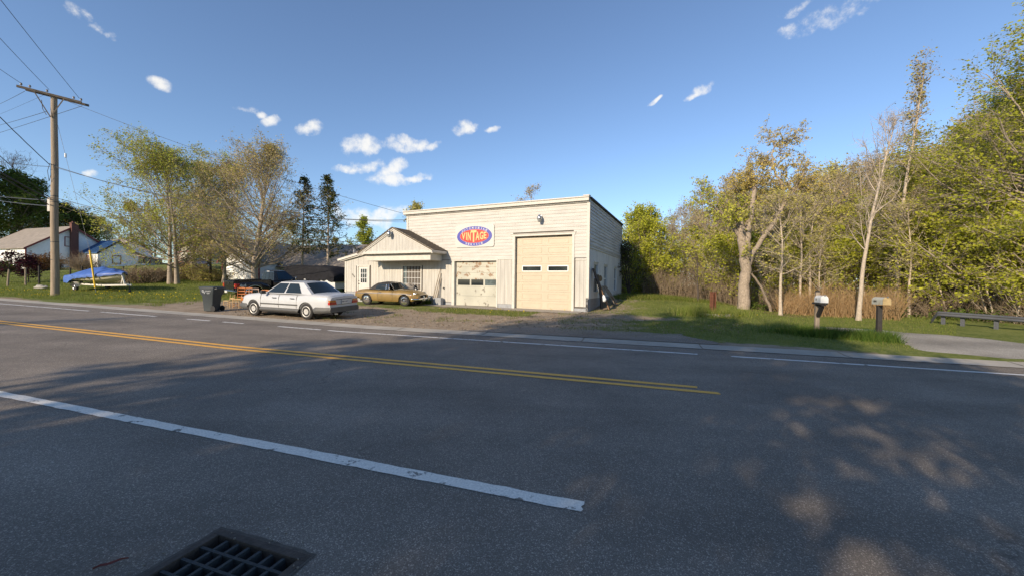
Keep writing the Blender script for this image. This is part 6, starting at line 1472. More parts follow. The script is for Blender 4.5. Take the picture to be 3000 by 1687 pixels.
def merge(parts):
    V = []; Fq = []; b = 0
    for v, f in parts: V.append(v); Fq.append(f + b); b += len(v)
    return np.concatenate(V), np.concatenate(Fq)
def make_tree(name, label, seed, H, r0, bark='bark', leaf='leaf_green', b0=.25, n1=22, n2=7, n3=6, spread=.42, ang=(1.15, .45), up=.06, leafn=6, lsize=.13, ljit=.12, stems=1, lean=(0, 0), shape='round', cut=1.0, group=None, top=0, n4=0, droop=0., tw=.010):
    rg = np.random.default_rng(seed); t = thing(name, label, 'tree', group=group)
    br = []; lf = []
    base = np.zeros((stems, 3)); base[:, :2] = rg.normal(0, .25, (stems, 2)) * (stems > 1); d = np.stack([rg.normal(lean[0], .03 + .12 * (stems > 1), stems), rg.normal(lean[1], .03 + .12 * (stems > 1), stems), np.ones(stems)], 1)
    L_ = np.full(stems, H * cut) * rg.uniform(.85, 1, stems) if stems > 1 else np.array([H * cut]); K = 14
    P0, R0 = grow(rg, base - np.array([0, 0, .2]), d, L_, np.full(stems, r0) * (1 if stems == 1 else .7), K, .035, .01, .12)
    R0[:, 0] *= 1.35; R0[:, 1] *= 1.05; br.append(tubes(P0, R0, 10))
    p, dd, r, tt = sample(rg, P0, R0, n1 // stems + 1, b0, .97); n = len(p); rel = (tt - b0) / (1 - b0)
    if shape == 'round': prof = np.sin(np.pi * np.clip(.25 + rel * .72, 0, 1)) ** .8
    elif shape == 'cone': prof = 1.05 - rel * .9
    elif shape == 'vase': prof = .55 + .6 * rel * (1.35 - rel)
    elif shape == 'tall': prof = .8 - .45 * rel
    L1 = H * spread * prof * rg.uniform(.75, 1.15, n); a1 = ang[0] + (ang[1] - ang[0]) * rel + rg.normal(0, .12, n)
    v = rg.normal(0, 1, (n, 3)); v[:, 2] = 0; v /= np.linalg.norm(v, axis=1, keepdims=True); d1 = v * np.sin(a1)[:, None] + np.array([0, 0, 1.]) * np.cos(a1)[:, None]
    P1, R1 = grow(rg, p, d1, L1, np.maximum(.35 * r + .008, .012) * (L1 / L1.max()) ** .5, 7, .11, up, .22); br.append(tubes(P1, R1, 5))
    p, dd, r, tt = sample(rg, P1, R1, n2, .18, 1.0); L2 = np.repeat(L1, n2) * .42 * (1.15 - .6 * tt) * rg.uniform(.6, 1.2, len(p))
    P2, R2 = grow(rg, p, side_dir(rg, dd, rg.uniform(.5, 1.0, len(p))), L2, np.maximum(r * .5, tw * .9), 5, .14, up * .8 - droop * .3, .35); br.append(tubes(P2, R2, 3))
    p, dd, r, tt = sample(rg, P2, R2, n3, .2, 1.0); L3 = np.repeat(L2, n3) * .5 * rg.uniform(.5, 1.2, len(p)) + .12
    P3, R3 = grow(rg, p, side_dir(rg, dd, rg.uniform(.4, 1.0, len(p))), L3, np.maximum(r * .5, tw * .55), 4, .12, up - droop, .5); br.append(tubes(P3, R3, 3))
    if n4:
        p, dd, r, tt = sample(rg, P3, R3, n4, .2, 1.0); L4 = np.repeat(L3, n4) * .55 + .08
        P4, R4 = grow(rg, p, side_dir(rg, dd, rg.uniform(.3, .9, len(p))), L4, np.full(len(p), tw * .4), 3, .1, up - droop, .5); br.append(tubes(P4, R4, 3))
    V, Fq = merge(br); raw('trunk', V, Fq, bark, t, smooth=True)
    if leafn:
        src, sr = (P3, R3) if not n4 else (P4, R4)
        p, dd, r, tt = sample(rg, src, sr, leafn, .15, 1.0)
        if isinstance(leaf, (list, tuple)):
            h = rg.random(len(p)); 
            for k, lm in enumerate(leaf): 
                s_ = (h * len(leaf)).astype(int) == k; V, Fq = leaves(rg, p[s_], lsize, ljit, droop=droop * 4); raw('crown', V, Fq, lm, t)
        else: V, Fq = leaves(rg, p, lsize, ljit, droop=droop * 4); raw('crown', V, Fq, leaf, t)
    return t
def conifer(name, label, seed, H, r0, b0=.35, n1=90, spread=.16, leaf='needle', group=None, dens=26, bark='bark', gap=.0):
    rg = np.random.default_rng(seed); t = thing(name, label, 'tree', group=group); P0, R0 = grow(rg, np.array([[0, 0, -.2]]), np.array([[.0, 0, 1.]]), np.array([H]), np.array([r0]), 12, .012, .01, .06); br = [tubes(P0, R0, 9)]
    p, dd, r, tt = sample(rg, P0, R0, n1, b0, .99); rel = (tt - b0) / (1 - b0); L1 = H * spread * (1.03 - rel) ** 1.15 * np.minimum(1, .5 + rel * 3.5) * 1.5 * rg.uniform(.45, 1.15, len(p)) + .2
    v = rg.normal(0, 1, (len(p), 3)); v[:, 2] = .15 + .5 * rel; v /= np.linalg.norm(v, axis=1, keepdims=True); P1, R1 = grow(rg, p, v, L1, np.full(len(p), .022), 6, .06, -.03, .3); br.append(tubes(P1, R1, 3))
    # dead stubs below
    q, dq, rq, tq = sample(rg, P0, R0, 14, min(.12, b0 * .5), b0); v = rg.normal(0, 1, (len(q), 3)); v[:, 2] = 0; Pd, Rd = grow(rg, q, v, rg.uniform(.3, 1.1, len(q)), np.full(len(q), .014), 4, .1, -.02, .4); br.append(tubes(Pd, Rd, 3))
    V, Fq = merge(br); raw('trunk', V, Fq, bark, t, smooth=True)
    p, dd, r, tt = sample(rg, P1, R1, 7, .12, 1); L2 = rg.uniform(.18, .5, len(p)) * (1.2 - .5 * tt); P2, R2 = grow(rg, p, side_dir(rg, dd, 1.0), L2, np.full(len(p), .008), 3, .08, -.04, .4)
    p, dd, r, tt = sample(rg, P2, R2, dens // 4, .0, 1); V, Fq = leaves(rg, p, .15, .05, flat=.35, droop=.25, asp=.45); raw('crown', V, Fq, leaf, t); return t
def put(o, px_, Y, s=1., rz=0, base=None, dz=0):
    p = onp(px_, Y); o.location = (p.x, p.y, p.z + dz); o.rotation_euler = (0, 0, rz); o.scale = (s, s, s) if not isinstance(s, tuple) else s; return o
def zt(px_, py_, Y):        # height above ground of a pixel at depth Y
    p = at(px_, py_, Y); return p.z - Z(p.x, p.y)

# ---- left: the row behind the dirt lot
put(make_tree('maple_tree', 'broad yellow green maple with forked grey trunk behind the dirt lot', 11, zt(480, 432, 33) * .89, .26, leaf=['leaf_yellow', 'leaf_olive'], b0=.12, n1=64, n2=8, n3=6, spread=.60, ang=(1.3, .3), leafn=6, lsize=.12, n4=2, stems=2, up=.07), 505, 33, rz=1.2)
put(make_tree('ash_tree', 'bare brownish tree with a straight trunk between the two big maples', 12, zt(640, 500, 35), .15, leaf='leaf_bud', b0=.10, n1=54, n2=8, n3=6, spread=.42, ang=(1.3, .4), leafn=3, lsize=.10, n4=2, up=.05), 655, 35, rz=.3)
put(make_tree('ash_tree', 'thin twiggy tree leaning beside the bare brownish tree', 13, zt(600, 560, 36), .11, bark='bark_dark', leaf='leaf_bud', b0=.10, n1=40, n2=7, n3=5, spread=.40, ang=(1.3, .6), leafn=2, lsize=.10, up=.03, n4=1), 617, 36.5, rz=2.3)
put(make_tree('maple_tree', 'tall rusty budded maple with low spreading limbs behind the pickup', 14, zt(745, 410, 31) * .90, .27, leaf=['leaf_bud', 'leaf_olive', 'leaf_bud'], b0=.12, n1=64, n2=8, n3=6, spread=.50, ang=(1.2, .22), leafn=3, lsize=.11, n4=2, up=.08), 748, 31, rz=.7)
put(make_tree('maple_tree', 'rounder olive tree filling the gap between the maples', 15, zt(570, 500, 41), .20, leaf='leaf_olive', b0=.12, n1=44, n2=8, n3=6, spread=.42, leafn=4, lsize=.16, n4=1), 560, 41, rz=.3)
put(conifer('hemlock_tree', 'slimmer left hemlock with a bare lower trunk behind the pickup', 21, zt(882, 512, 34), .13, b0=.33, n1=130, spread=.17, bark='bark_light'), 884, 34)
put(conifer('hemlock_tree', 'darker right hemlock with a bare lower trunk by the office roof', 22, zt(968, 512, 32), .14, b0=.30, n1=170, spread=.21, bark='bark_light'), 962, 32)
put(make_tree('poplar_tree', 'small round green tree standing behind the office roof', 23, zt(1065, 645, 60), .22, leaf='leaf_yellow', b0=.15, n1=26, n2=7, n3=5, spread=.26, leafn=9, lsize=.22, ljit=.2), 1063, 60)
put(make_tree('poplar_tree', 'tree whose twiggy top shows over the left end of the garage roof', 24, 8.4, .2, leaf='leaf_olive', b0=.3, n1=24, n2=6, n3=5, spread=.22, leafn=5, lsize=.14), 1245, 36)
put(make_tree('poplar_tree', 'bare tree whose tip shows over the middle of the garage roof', 25, 11.0, .2, leaf='leaf_bud', b0=.4, n1=20, n2=6, n3=5, spread=.25, leafn=3, lsize=.12), 1560, 40)
# far left
dark = make_tree('oak_tree', 'dense dark green tree behind the white house at the left edge', 31, 17, .4, leaf='leaf_dark', b0=.12, n1=40, n2=9, n3=6, spread=.36, leafn=8, lsize=.34, ljit=.3, n4=1)
put(dark, 20, 62, (1, 1, zt(20, 520, 62) / 17))
o = dup(dark, label='second dense dark green tree behind the chimney of the white house'); put(o, 150, 66, (.9, .9, zt(150, 600, 66) / 17), 1.5)
o = dup(dark, label='low dark tree between the pole and the maple behind the blue roof'); put(o, 262, 74, (.6, .6, zt(262, 640, 74) / 17), 2.5)
o = dup(dark, label='dark tree at the far left edge beyond the frame of the house roof'); put(o, -60, 58, (1, 1, .95), 3.5)
put(make_tree('bare_tree', 'leafless tree rising behind the dark trees left of the pole', 32, zt(70, 478, 70), .35, bark='bark_dark', b0=.3, n1=26, n2=7, n3=5, spread=.36, leafn=0, n4=1, tw=.02), 72, 70)
o = conifer('spruce_tree', 'small dark spruce to the right of the white house', 33, 9, .15, b0=.05, n1=80, spread=.24, leaf='leaf_dark', dens=22); put(o, 316, 60, (1, 1, zt(316, 668, 60) / 9))
put(make_tree('purple_plum', 'small dark purple leaved tree at the left edge in front of the house', 34, 2.7, .05, leaf='leaf_purple', bark='bark_dark', b0=.25, n1=14, n2=5, n3=5, spread=.48, leafn=3, lsize=.15, up=.0), 20, 33)
o = make_tree('purple_plum', 'smaller purple leaved tree between the first two fence posts', 35, 2.2, .04, leaf='leaf_purple', bark='bark_dark', b0=.35, n1=14, n2=5, n3=5, spread=.42, leafn=4, lsize=.14, up=-.02); put(o, 82, 34)
# far tree line on the left, individual trees
far_a = make_tree('hedgerow_tree', 'hazy olive tree in the far hedgerow behind the houses', 41, 12, .25, leaf='leaf_olive', b0=.15, n1=26, n2=7, n3=5, spread=.34, leafn=5, lsize=.26, ljit=.25, group='far hedgerow behind the houses')
far_b = make_tree('hedgerow_tree', 'hazy bare brown tree in the far hedgerow behind the houses', 42, 13, .25, leaf='leaf_bud', b0=.2, n1=26, n2=7, n3=6, spread=.30, leafn=2, lsize=.2, group='far hedgerow behind the houses', tw=.03)
rg = np.random.default_rng(7); first = {0: far_a, 1: far_b}; used = set()
for i, (px_, top_) in enumerate([(190, 640), (235, 610), (285, 640), (330, 655), (380, 600), (420, 590), (455, 640), (530, 560), (585, 600), (640, 610), (690, 600), (800, 610), (845, 660), (905, 700), (935, 720), (1000, 725), (1030, 720), (350, 690), (620, 690), (860, 700), (980, 700), (-20, 600), (100, 650), (-150, 600), (-300, 620)]):
    Y = 78 + rg.uniform(-8, 14); k = (i * 5) % 2; h = zt(px_, top_, Y)
    o = first[k] if k not in used else dup(first[k]); used.add(k); s_ = h / (12 if k == 0 else 13); put(o, px_, Y, (s_ * 1.1, s_ * 1.1, s_), rg.uniform(0, 6))
# shrubs
def shrub(label, seed, px_, Y, w_, h_, leaf, twig='bark', n=260, ln=5, ls=.10, name='shrub', cat='shrub', group=None):
    rg = np.random.default_rng(seed); t = thing(name, label, cat, group=group); b = rg.normal(0, .16, (n, 3)) * np.array([w_, w_ * .7, 0]); d = np.stack([rg.normal(0, .5, n), rg.normal(0, .5, n), np.ones(n)], 1); d[:, :2] += b[:, :2] * 1.6 / max(w_, .1)
    P, R_ = grow(rg, b, d, h_ * rg.uniform(.5, 1.15, n), np.full(n, .012), 6, .16, -.03, .3); p, dd, r, tt = sample(rg, P, R_, 5, .2, 1); P2, R2 = grow(rg, p, side_dir(rg, dd, .8), rg.uniform(.1, .35, len(p)) * h_ * .7, np.full(len(p), .006), 3, .1, .0, .5)
    V, Fq = merge([tubes(P, R_, 3), tubes(P2, R2, 3)]); raw('stems', V, Fq, twig, t)
    if ln: p, dd, r, tt = sample(rg, P2, R2, ln, 0, 1); V, Fq = leaves(rg, p, ls, .05); raw('foliage', V, Fq, leaf, t)
    put(t, px_, Y); return t
shrub('rounded orange brown bush against the white house wall', 51, 128, 47, 2.4, 2.0, 'leaf_orange', n=320, ls=.16)
shrub('low dark green bush left of the orange bush under the purple tree', 52, 10, 44, 2.5, 1.2, 'leaf_dark', ls=.2)
shrub('bare fan shaped bush in front of the blue roofed wing', 53, 245, 46, 2.2, 2.2, 'twig_brown', 'twig_brown', 420, 0)
shrub('tangled brown brush beside the trailer tongue', 54, 410, 34, 3.2, 1.4, 'twig_brown', 'twig_brown', 700, 3, .07)
shrub('brown bramble heap below the forked maple', 55, 455, 36, 3.6, 1.3, 'twig_brown', 'twig_brown', 700, 3, .07)
shrub('dark bramble covering the front of the red car', 56, 560, 40, 4.0, 1.7, 'leaf_olive', 'twig_brown', 900, 2, .09)
shrub('bramble between the garage and the pickup tailgate', 57, 625, 37, 3.0, 1.2, 'leaf_olive', 'twig_brown', 700, 2, .09)
shrub('small green bush below the ranch house eave by the office corner', 58, 1000, 48, 2.2, 2.4, 'leaf_dark', ls=.16)

# ---- right: lawn trees and woods
put(make_tree('maple_tree', 'bright green bushy maple right behind the garage corner', 61, zt(1905, 605, 30), .13, leaf=['leaf_bright', 'leaf_green'], b0=.04, n1=80, n2=8, n3=6, spread=.46, stems=3, ang=(1.15, .4), leafn=8, lsize=.14, ljit=.12, up=.05), 1905, 30)
put(make_tree('thorn_tree', 'dark tangled small tree in the shade of the garage back corner', 62, 3.6, .10, bark='bark_dark', leaf=['leaf_dark', 'bark_dark'], b0=.1, n1=26, n2=7, n3=6, spread=.5, leafn=4, lsize=.10, stems=3), 1852, 27)
put(make_tree('sapling_tree', 'dark many stemmed sapling standing at the lawn edge', 63, zt(2050, 735, 23), .07, bark='bark_dark', b0=.38, n1=8, n2=4, n3=3, spread=.42, ang=(.7, .4), leafn=0, shape='vase', up=.10, leaf=None), 2046, 23)
# big snapped willow: thick furrowed trunk, dead spike, living limb
def big_willow():
    t = thing('willow_tree', 'huge furrowed willow trunk with a snapped top on the lawn edge', 'tree'); rg = np.random.default_rng(64); Y = 19.6
    def pt(px_, py_, dy=0): w = at(px_, py_, Y + dy); return (w.x, w.y, w.z)
    w0 = onp(2180, Y); o = np.array([w0.x, w0.y, w0.z])
    def poly(pts, rad):
        P = np.array([pt(*p) for p in pts]) - o; f = np.linspace(0, len(P) - 1, len(P) * 4); i = np.clip(f.astype(int), 0, len(P) - 2); w = (f - i)[:, None]; Q = P[i] * (1 - w) + P[i + 1] * w; r = np.interp(f, range(len(P)), rad)
        Q[1:-1] += rg.normal(0, .02, Q[1:-1].shape); return Q[None], r[None]
    T = [poly([(2178, 936), (2178, 915), (2180, 850), (2184, 790), (2180, 745), (2172, 690), (2166, 640), (2162, 606)], [.38, .30, .26, .24, .235, .20, .16, .12]),
         poly([(2184, 760), (2187, 700), (2197, 640), (2207, 590), (2212, 540), (2208, 510)], [.20, .18, .15, .12, .09, .05]),
         poly([(2186, 800), (2206, 740, .5), (2240, 690, 1), (2275, 640, 1), (2300, 580, 1), (2325, 560, 1), (2350, 520, 1), (2362, 480, 1)], [.13, .12, .11, .10, .09, .07, .05, .03]),
         poly([(2300, 600, 1), (2290, 540, 1), (2268, 500, 1), (2262, 450, 1), (2275, 420, 1)], [.07, .06, .05, .04, .025]),
         poly([(2240, 690, 1), (2215, 640, .6), (2185, 600, .4), (2160, 560, .2)], [.08, .06, .05, .03]),
         poly([(2200, 800), (2230, 840, .2), (2255, 900, .4), (2262, 925, .5)], [.05, .06, .07, .08]),
         poly([(2168, 700), (2135, 650), (2095, 610, -.3), (2060, 590, -.3)], [.10, .08, .05, .03])]
    parts = [tubes(P, R_, 12) for P, R_ in T]; lv = []
    def twigs(P, R_, n, t0, L_, droop, lf, ls):
        p, dd, r, tt = sample(rg, P, R_, n, t0, 1); P1, R1 = grow(rg, p, side_dir(rg, dd, rg.uniform(.5, 1.2, len(p))), rg.uniform(.5, 1.2, len(p)) * L_, np.full(len(p), .02), 6, .12, .05, .3)
        p, dd, r, tt = sample(rg, P1, R1, 9, .15, 1); P2, R2 = grow(rg, p, side_dir(rg, dd, .8), rg.uniform(.3, .8, len(p)) * L_ * .5, np.full(len(p), .010), 5, .1, -droop, .4)
        p, dd, r, tt = sample(rg, P2, R2, 4, .1, 1); P3, R3 = grow(rg, p, side_dir(rg, dd, .5), rg.uniform(.2, .5, len(p)) * .6, np.full(len(p), .006), 4, .08, -droop * 1.5, .5); parts.extend([tubes(P1, R1, 4), tubes(P2, R2, 3), tubes(P3, R3, 3)])
        p, dd, r, tt = sample(rg, P3, R3, 4, 0, 1); lv.append((leaves(rg, p, ls, .05, droop=.5), lf))
    twigs(*T[2], 16, .45, 1.6, .10, 'leaf_willow', .09); twigs(*T[3], 22, .2, 1.4, .08, 'leaf_willow', .09); twigs(*T[1], 16, .5, 1.3, .08, 'leaf_willow', .09); twigs(*T[4], 12, .3, 1.5, .04, 'leaf_willow', .09)
    twigs(*T[6], 16, .2, 1.5, .0, 'leaf_green', .10); twigs(*T[0], 6, .45, 1.1, .02, 'leaf_green', .09)
    V, Fq = merge(parts); tr = raw('trunk', V, Fq, 'bark_rough', t, smooth=True); rough = tr.data
    for lf in ('leaf_willow', 'leaf_green'):
        L_ = [l for l, n_ in lv if n_ == lf]; V, Fq = merge(L_); raw('crown', V, Fq, lf, t)
    t.location = w0; return t
big_willow()
put(make_tree('birch_tree', 'tall pale bare birch rising behind the left mailbox', 65, zt(2495, 335, 15.4), .085, bark='bark_light', b0=.36, n1=26, n2=6, n3=5, spread=.24, ang=(.75, .3), leafn=0, leaf=None, up=.06, lean=(-.045, 0), tw=.008), 2517, 15.4)
put(make_tree('poplar_tree', 'tallest slender poplar with a thin leafy top right of the birch', 66, zt(2640, 208, 19), .12, bark='bark_light', leaf=['leaf_bud', 'leaf_olive'], b0=.28, n1=40, n2=6, n3=5, spread=.17, ang=(.7, .25), leafn=2, lsize=.10, up=.08, shape='tall'), 2622, 19)
put(make_tree('poplar_tree', 'second thin poplar leaning right of the tallest one', 67, zt(2770, 400, 20), .10, bark='bark_light', leaf='leaf_green', b0=.3, n1=26, n2=6, n3=5, spread=.26, ang=(.8, .3), leafn=3, lsize=.12, up=.06, lean=(.12, 0)), 2690, 20)
mp = make_tree('maple_tree', 'great bright green maple at the right edge leaning over the guard rail', 68, 13.5, .28, leaf=['leaf_bright', 'leaf_green', 'leaf_bright'], b0=.10, n1=90, n2=9, n3=6, spread=.40, ang=(1.3, .4), leafn=7, lsize=.115, ljit=.10, up=.03)
put(mp, 2960, 15.8, (.95, .95, zt(3000, 95, 15.8) / 13.5 * .84), .4)
o = dup(mp, label='bright green maple left of the great maple above the end of the guard rail'); put(o, 2815, 19.5, (.86, .86, zt(2830, 400, 19.5) / 13.5 * .88), 2.2)
o = dup(mp, label='green maple beyond the right edge whose branches fill the corner'); put(o, 3180, 14.5, (.9, .9, .84), 4.2)
# understory maples near the guard rail
um = make_tree('young_maple', 'young green maple beside the guard rail end', 69, 5.2, .06, leaf=['leaf_bright', 'leaf_green'], bark='bark_light', b0=.12, n1=26, n2=7, n3=5, spread=.42, leafn=5, lsize=.13, stems=2)
put(um, 2780, 16.8)
for i, (px_, Y, s_, l_) in enumerate([(2900, 15.4, .8, 'low green maple sapling behind the middle of the guard rail'), (2700, 18.3, .9, 'green maple sapling left of the guard rail end'), (2990, 14.6, .85, 'green maple sapling behind the right end of the guard rail'), (2600, 21, 1.0, 'green maple sapling behind the rust stained mailbox'), (2440, 22.5, 1.1, 'green maple sapling behind the braced mailbox'), (2350, 21.5, .9, 'green maple sapling right of the willow trunk'), (2255, 23, 1.1, 'green maple sapling close behind the willow trunk'), (2120, 25, 1.0, 'green maple sapling behind the rusty post'), (2130, 30, 1.5, 'larger green maple left of the willow'), (2290, 30, 1.7, 'larger green maple right of the willow')]):
    o = dup(um, label=l_); put(o, px_, Y, s_, i * 1.1)
# individual trunks along the woods edge
slim = make_tree('woodland_tree', 'slender pale trunk at the woods edge halfway between willow and left mailbox', 71, 7.6, .075, bark='bark_light', leaf='leaf_olive', b0=.35, n1=24, n2=6, n3=5, spread=.26, ang=(.9, .35), leafn=2, lsize=.09, up=.05)
put(slim, 2288, 17.2, (1, 1, .72))
for i, (px_, Y, s_, l_) in enumerate([(2345, 20, 1.1, 'left stem of the forked pale trunk pair behind the tan reeds'), (2372, 20.5, 1.2, 'right stem of the forked pale trunk pair behind the tan reeds'), (2400, 19.5, .8, 'thin slanting trunk just right of the forked pair'), (2665, 17.5, .9, 'knobbly pale trunk right of the rust stained mailbox'), (2320, 24, 1.2, 'straight trunk far behind the tan reeds'), (2225, 24, 1.3, 'trunk seen between the willow and its leaning limb')]):
    o = dup(slim, label=l_); put(o, px_, Y, (s_ * .95, s_ * .95, s_ * .78), 1 + i * 1.7)
# the woods behind: many slender trees, three kinds
kinds = [make_tree('woodland_tree', 'slender olive budded tree in the woods on the right', 81, 10, .10, bark='bark_light', leaf='leaf_olive', b0=.28, n1=24, n2=6, n3=6, spread=.30, leafn=3, lsize=.13, group='slender trees of the woods', tw=.014),
         make_tree('woodland_tree', 'bare grey brown tree in the woods on the right', 82, 10.5, .10, bark='bark', leaf='leaf_bud', b0=.25, n1=28, n2=7, n3=6, spread=.28, leafn=1, lsize=.12, group='slender trees of the woods', tw=.014),
         make_tree('woodland_tree', 'light green leafy tree in the woods on the right', 83, 9, .11, bark='bark', leaf=['leaf_green', 'leaf_olive'], b0=.15, n1=30, n2=7, n3=6, spread=.34, leafn=4, lsize=.13, group='slender trees of the woods', tw=.012)]
rg = np.random.default_rng(5); used = set()
for i in range(110):
    px_ = 1880 + (i * 1300 / 110) + rg.uniform(-25, 25); Y = rg.uniform(23, 44) if px_ > 2100 else rg.uniform(33, 50)
    if px_ > 2650: Y = rg.uniform(19, 34)
    k = int(rg.choice([0, 1, 2], p=[.4, .4, .2])); o = kinds[k] if k not in used else dup(kinds[k]); used.add(k)
    topy = np.interp(px_, [1850, 1960, 2050, 2110, 2300, 2500, 2700, 2800, 3000], [690, 650, 600, 570, 520, 500, 470, 400, 300]) + rg.uniform(-30, 70)
    h = zt(px_, topy, Y); s_ = h / 10; put(o, px_, Y, (s_ * rg.uniform(.9, 1.2),) * 2 + (s_,), rg.uniform(0, 6))
# tan reeds in front of the woods (a thicket nobody could count)
def thicket(name, label, seed, n, xy, h, mname, lean=.25, r=.009, cat='undergrowth', branch=1):
    rg = np.random.default_rng(seed); P = xy(rg, n); base = np.stack([P[:, 0], P[:, 1], hz(P[:, 0], P[:, 1]) - .03], 1); d = np.stack([rg.normal(0, lean, n), rg.normal(0, lean, n), np.ones(n)], 1)
    L_ = h * rg.uniform(.5, 1.2, n) * np.array([.8 + .9 * mnoise.noise(Vector((a * .9, b * .9, seed))) for a, b in P]).clip(.25, 1.8); Q, R_ = grow(rg, base, d, L_, np.full(n, r), 5, .07, .0, .4); parts = [tubes(Q, R_, 3)]
    if branch: p, dd, rr_, tt = sample(rg, Q, R_, branch, .3, .95); Q2, R2 = grow(rg, p, side_dir(rg, dd, .6), np.repeat(L_, branch) * .35, np.full(len(p), r * .6), 3, .08, .0, .5); parts.append(tubes(Q2, R2, 3))
    V, Fq = merge(parts); o = raw(name, V, Fq, mname); return tag(o, label, cat, kind='stuff')
def band_xy(px0, px1, y0, y1):
    def f(rg, n):
        a = rg.uniform(px0, px1, n); Y = rg.uniform(0, 1, n) ** .8 * 1.0
        lo = np.interp(a, [px0, px1], y0 if isinstance(y0, (tuple, list)) else (y0, y0)); hi = np.interp(a, [px0, px1], y1 if isinstance(y1, (tuple, list)) else (y1, y1)); Yv = lo + (hi - lo) * Y
        x = np.array([at(p_, 840, y_).x for p_, y_ in zip(a, Yv)]); return np.stack([x, Yv], 1)
    return f
thicket('reeds', 'tan dry reeds standing behind the two mailboxes', 91, 3600, band_xy(2285, 2640, (17.6, 15.2), (21, 18.5)), 1.25, 'reed', cat='reeds')
thicket('undergrowth', 'pale brown leafless thicket along the woods edge behind the lawn', 92, 3200, band_xy(1880, 2300, (27, 20.5), (33, 26)), 2.0, 'twig_brown', .18, .012, branch=3)
thicket('undergrowth', 'bare bushes in the shade behind the back corner of the garage', 97, 1800, band_xy(1822, 1960, (31, 29), (38, 38)), 3.2, 'twig_brown', .25, .014, branch=4)
thicket('undergrowth', 'tangled brown stems on the floor of the woods behind the guard rail', 93, 2600, band_xy(2600, 3100, (17.5, 13.2), (24, 18)), 1.5, 'twig_brown', .5, .010, branch=3)
def leafscatter(name, label, seed, n, xy, h0, h1, size, mname):
    rg = np.random.default_rng(seed); P = xy(rg, n); zc = rg.uniform(h0, h1, n) ** 1.0; clump = np.array([mnoise.noise(Vector((a * .8, b * .8, c * .9))) for a, b, c in zip(P[:, 0], P[:, 1], zc)]); k = clump > -.02
    p = np.stack([P[:, 0], P[:, 1], hz(P[:, 0], P[:, 1]) + zc], 1)[k]; V, Fq = leaves(rg, p, size, .05); o = raw(name, V, Fq, mname); return tag(o, label, 'undergrowth', kind='stuff')
leafscatter('foliage', 'clumps of fresh green leaves low in the woods on the right', 94, 15000, band_xy(2080, 3100, (26, 15), (34, 22)), .1, 3.2, .15, 'leaf_green')
leafscatter('foliage', 'olive budding leaves between the trunks of the woods', 95, 20000, band_xy(1900, 3100, (30, 17), (46, 30)), .3, 5.0, .16, 'leaf_olive')
leafscatter('ivy', 'low dark ground ivy along the foot of the woods', 96, 9000, band_xy(2200, 3050, (19.5, 13.2), (22, 15.5)), .0, .45, .11, 'leaf_dark')

# ---- grass
def blades(name, label, seed, P, h, w, mname, keep=None):
    rg = np.random.default_rng(seed)
    if keep is not None:
        P = P[keep]; h = h[keep] if np.ndim(h) else h; w = w[keep] if np.ndim(w) else w
    n = len(P); z = hz(P[:, 0], P[:, 1]); b = np.stack([P[:, 0], P[:, 1], z - .01], 1); a = rg.uniform(0, 2 * np.pi, n); t = np.stack([np.cos(a), np.sin(a), np.zeros(n)], 1); hh_ = (h if np.ndim(h) else np.full(n, h)) * rg.uniform(.5, 1.25, n)
    ln = rg.normal(0, .35, (n, 2)); tip = b + np.stack([ln[:, 0] * hh_, ln[:, 1] * hh_, hh_], 1); ww = w if np.ndim(w) else np.full(n, w)
    V = np.stack([b - t * ww[:, None], b + t * ww[:, None], tip], 1).reshape(-1, 3); o = raw(name, V, np.arange(3 * n).reshape(-1, 3), mname); return tag(o, label, 'grass', kind='stuff')
rg = np.random.default_rng(77)
def inimg(n, x0, x1, y0, y1):      # points of the ground, denser near the camera
    Y = y0 * (y1 / y0) ** rg.random(n); x = rg.uniform(x0, x1, n) * Y; return np.stack([x, Y], 1)
def rq_of(P): return .9483 * P[:, 0] - .3173 * P[:, 1], .3173 * P[:, 0] + .9483 * P[:, 1]
def nz(P, s, o=0): return np.array([mnoise.noise(Vector((a * s + o, b * s, 0))) for a, b in P])
def uv_of(P): return (P[:, 0] - B0.x) * BU.x + (P[:, 1] - B0.y) * BU.y, (P[:, 0] - B0.x) * BV.x + (P[:, 1] - B0.y) * BV.y
P = inimg(90000, .12, 1.15, 9.5, 27); r_, q_ = rq_of(P); u_, v_ = uv_of(P)
inroad = np.zeros(len(P), bool)
# keep clear of the side road: test against its outline
def inside(P, poly):
    x, y = P[:, 0], P[:, 1]; c = np.zeros(len(P), bool); j = len(poly) - 1
    for i in range(len(poly)):
        xi, yi = poly[i]; xj, yj = poly[j]; m = ((yi > y) != (yj > y)) & (x < (xj - xi) * (y - yi) / (yj - yi + 1e-12) + xi); c ^= m; j = i
    return c
sr_poly = [(G(*a).x, G(*a).y) for a in tl] + [(b.x, b.y) for b in bl_pts[::-1]]
road_in = inside(P, sr_poly)
grav = (((P[:, 0] - 5.6) / 1.5) ** 2 + ((P[:, 1] - 15.9) / .9) ** 2 < 1) | (((P[:, 0] - 3.2) / 1.7) ** 2 + ((P[:, 1] - 16.6) / .9) ** 2 < 1)
base_k = (q_ > 11.9) & ~road_in & ~((u_ < .9) & (v_ > -.9)) & (nz(P, .9) > -.25 - .5 * S(P[:, 0], 4, 7)) & ~(grav & (rg.random(len(P)) > .12)) & ~((q_ < 12.5) & (rg.random(len(P)) > .35))
blades('lawn_grass', 'short green lawn grass right of the garage', 101, P, .07 * (P[:, 1] / 14) ** .3 * np.where(rg.random(len(P)) > .97, 2.2, 1), .004 * P[:, 1] / 12, 'grass_blade', base_k)
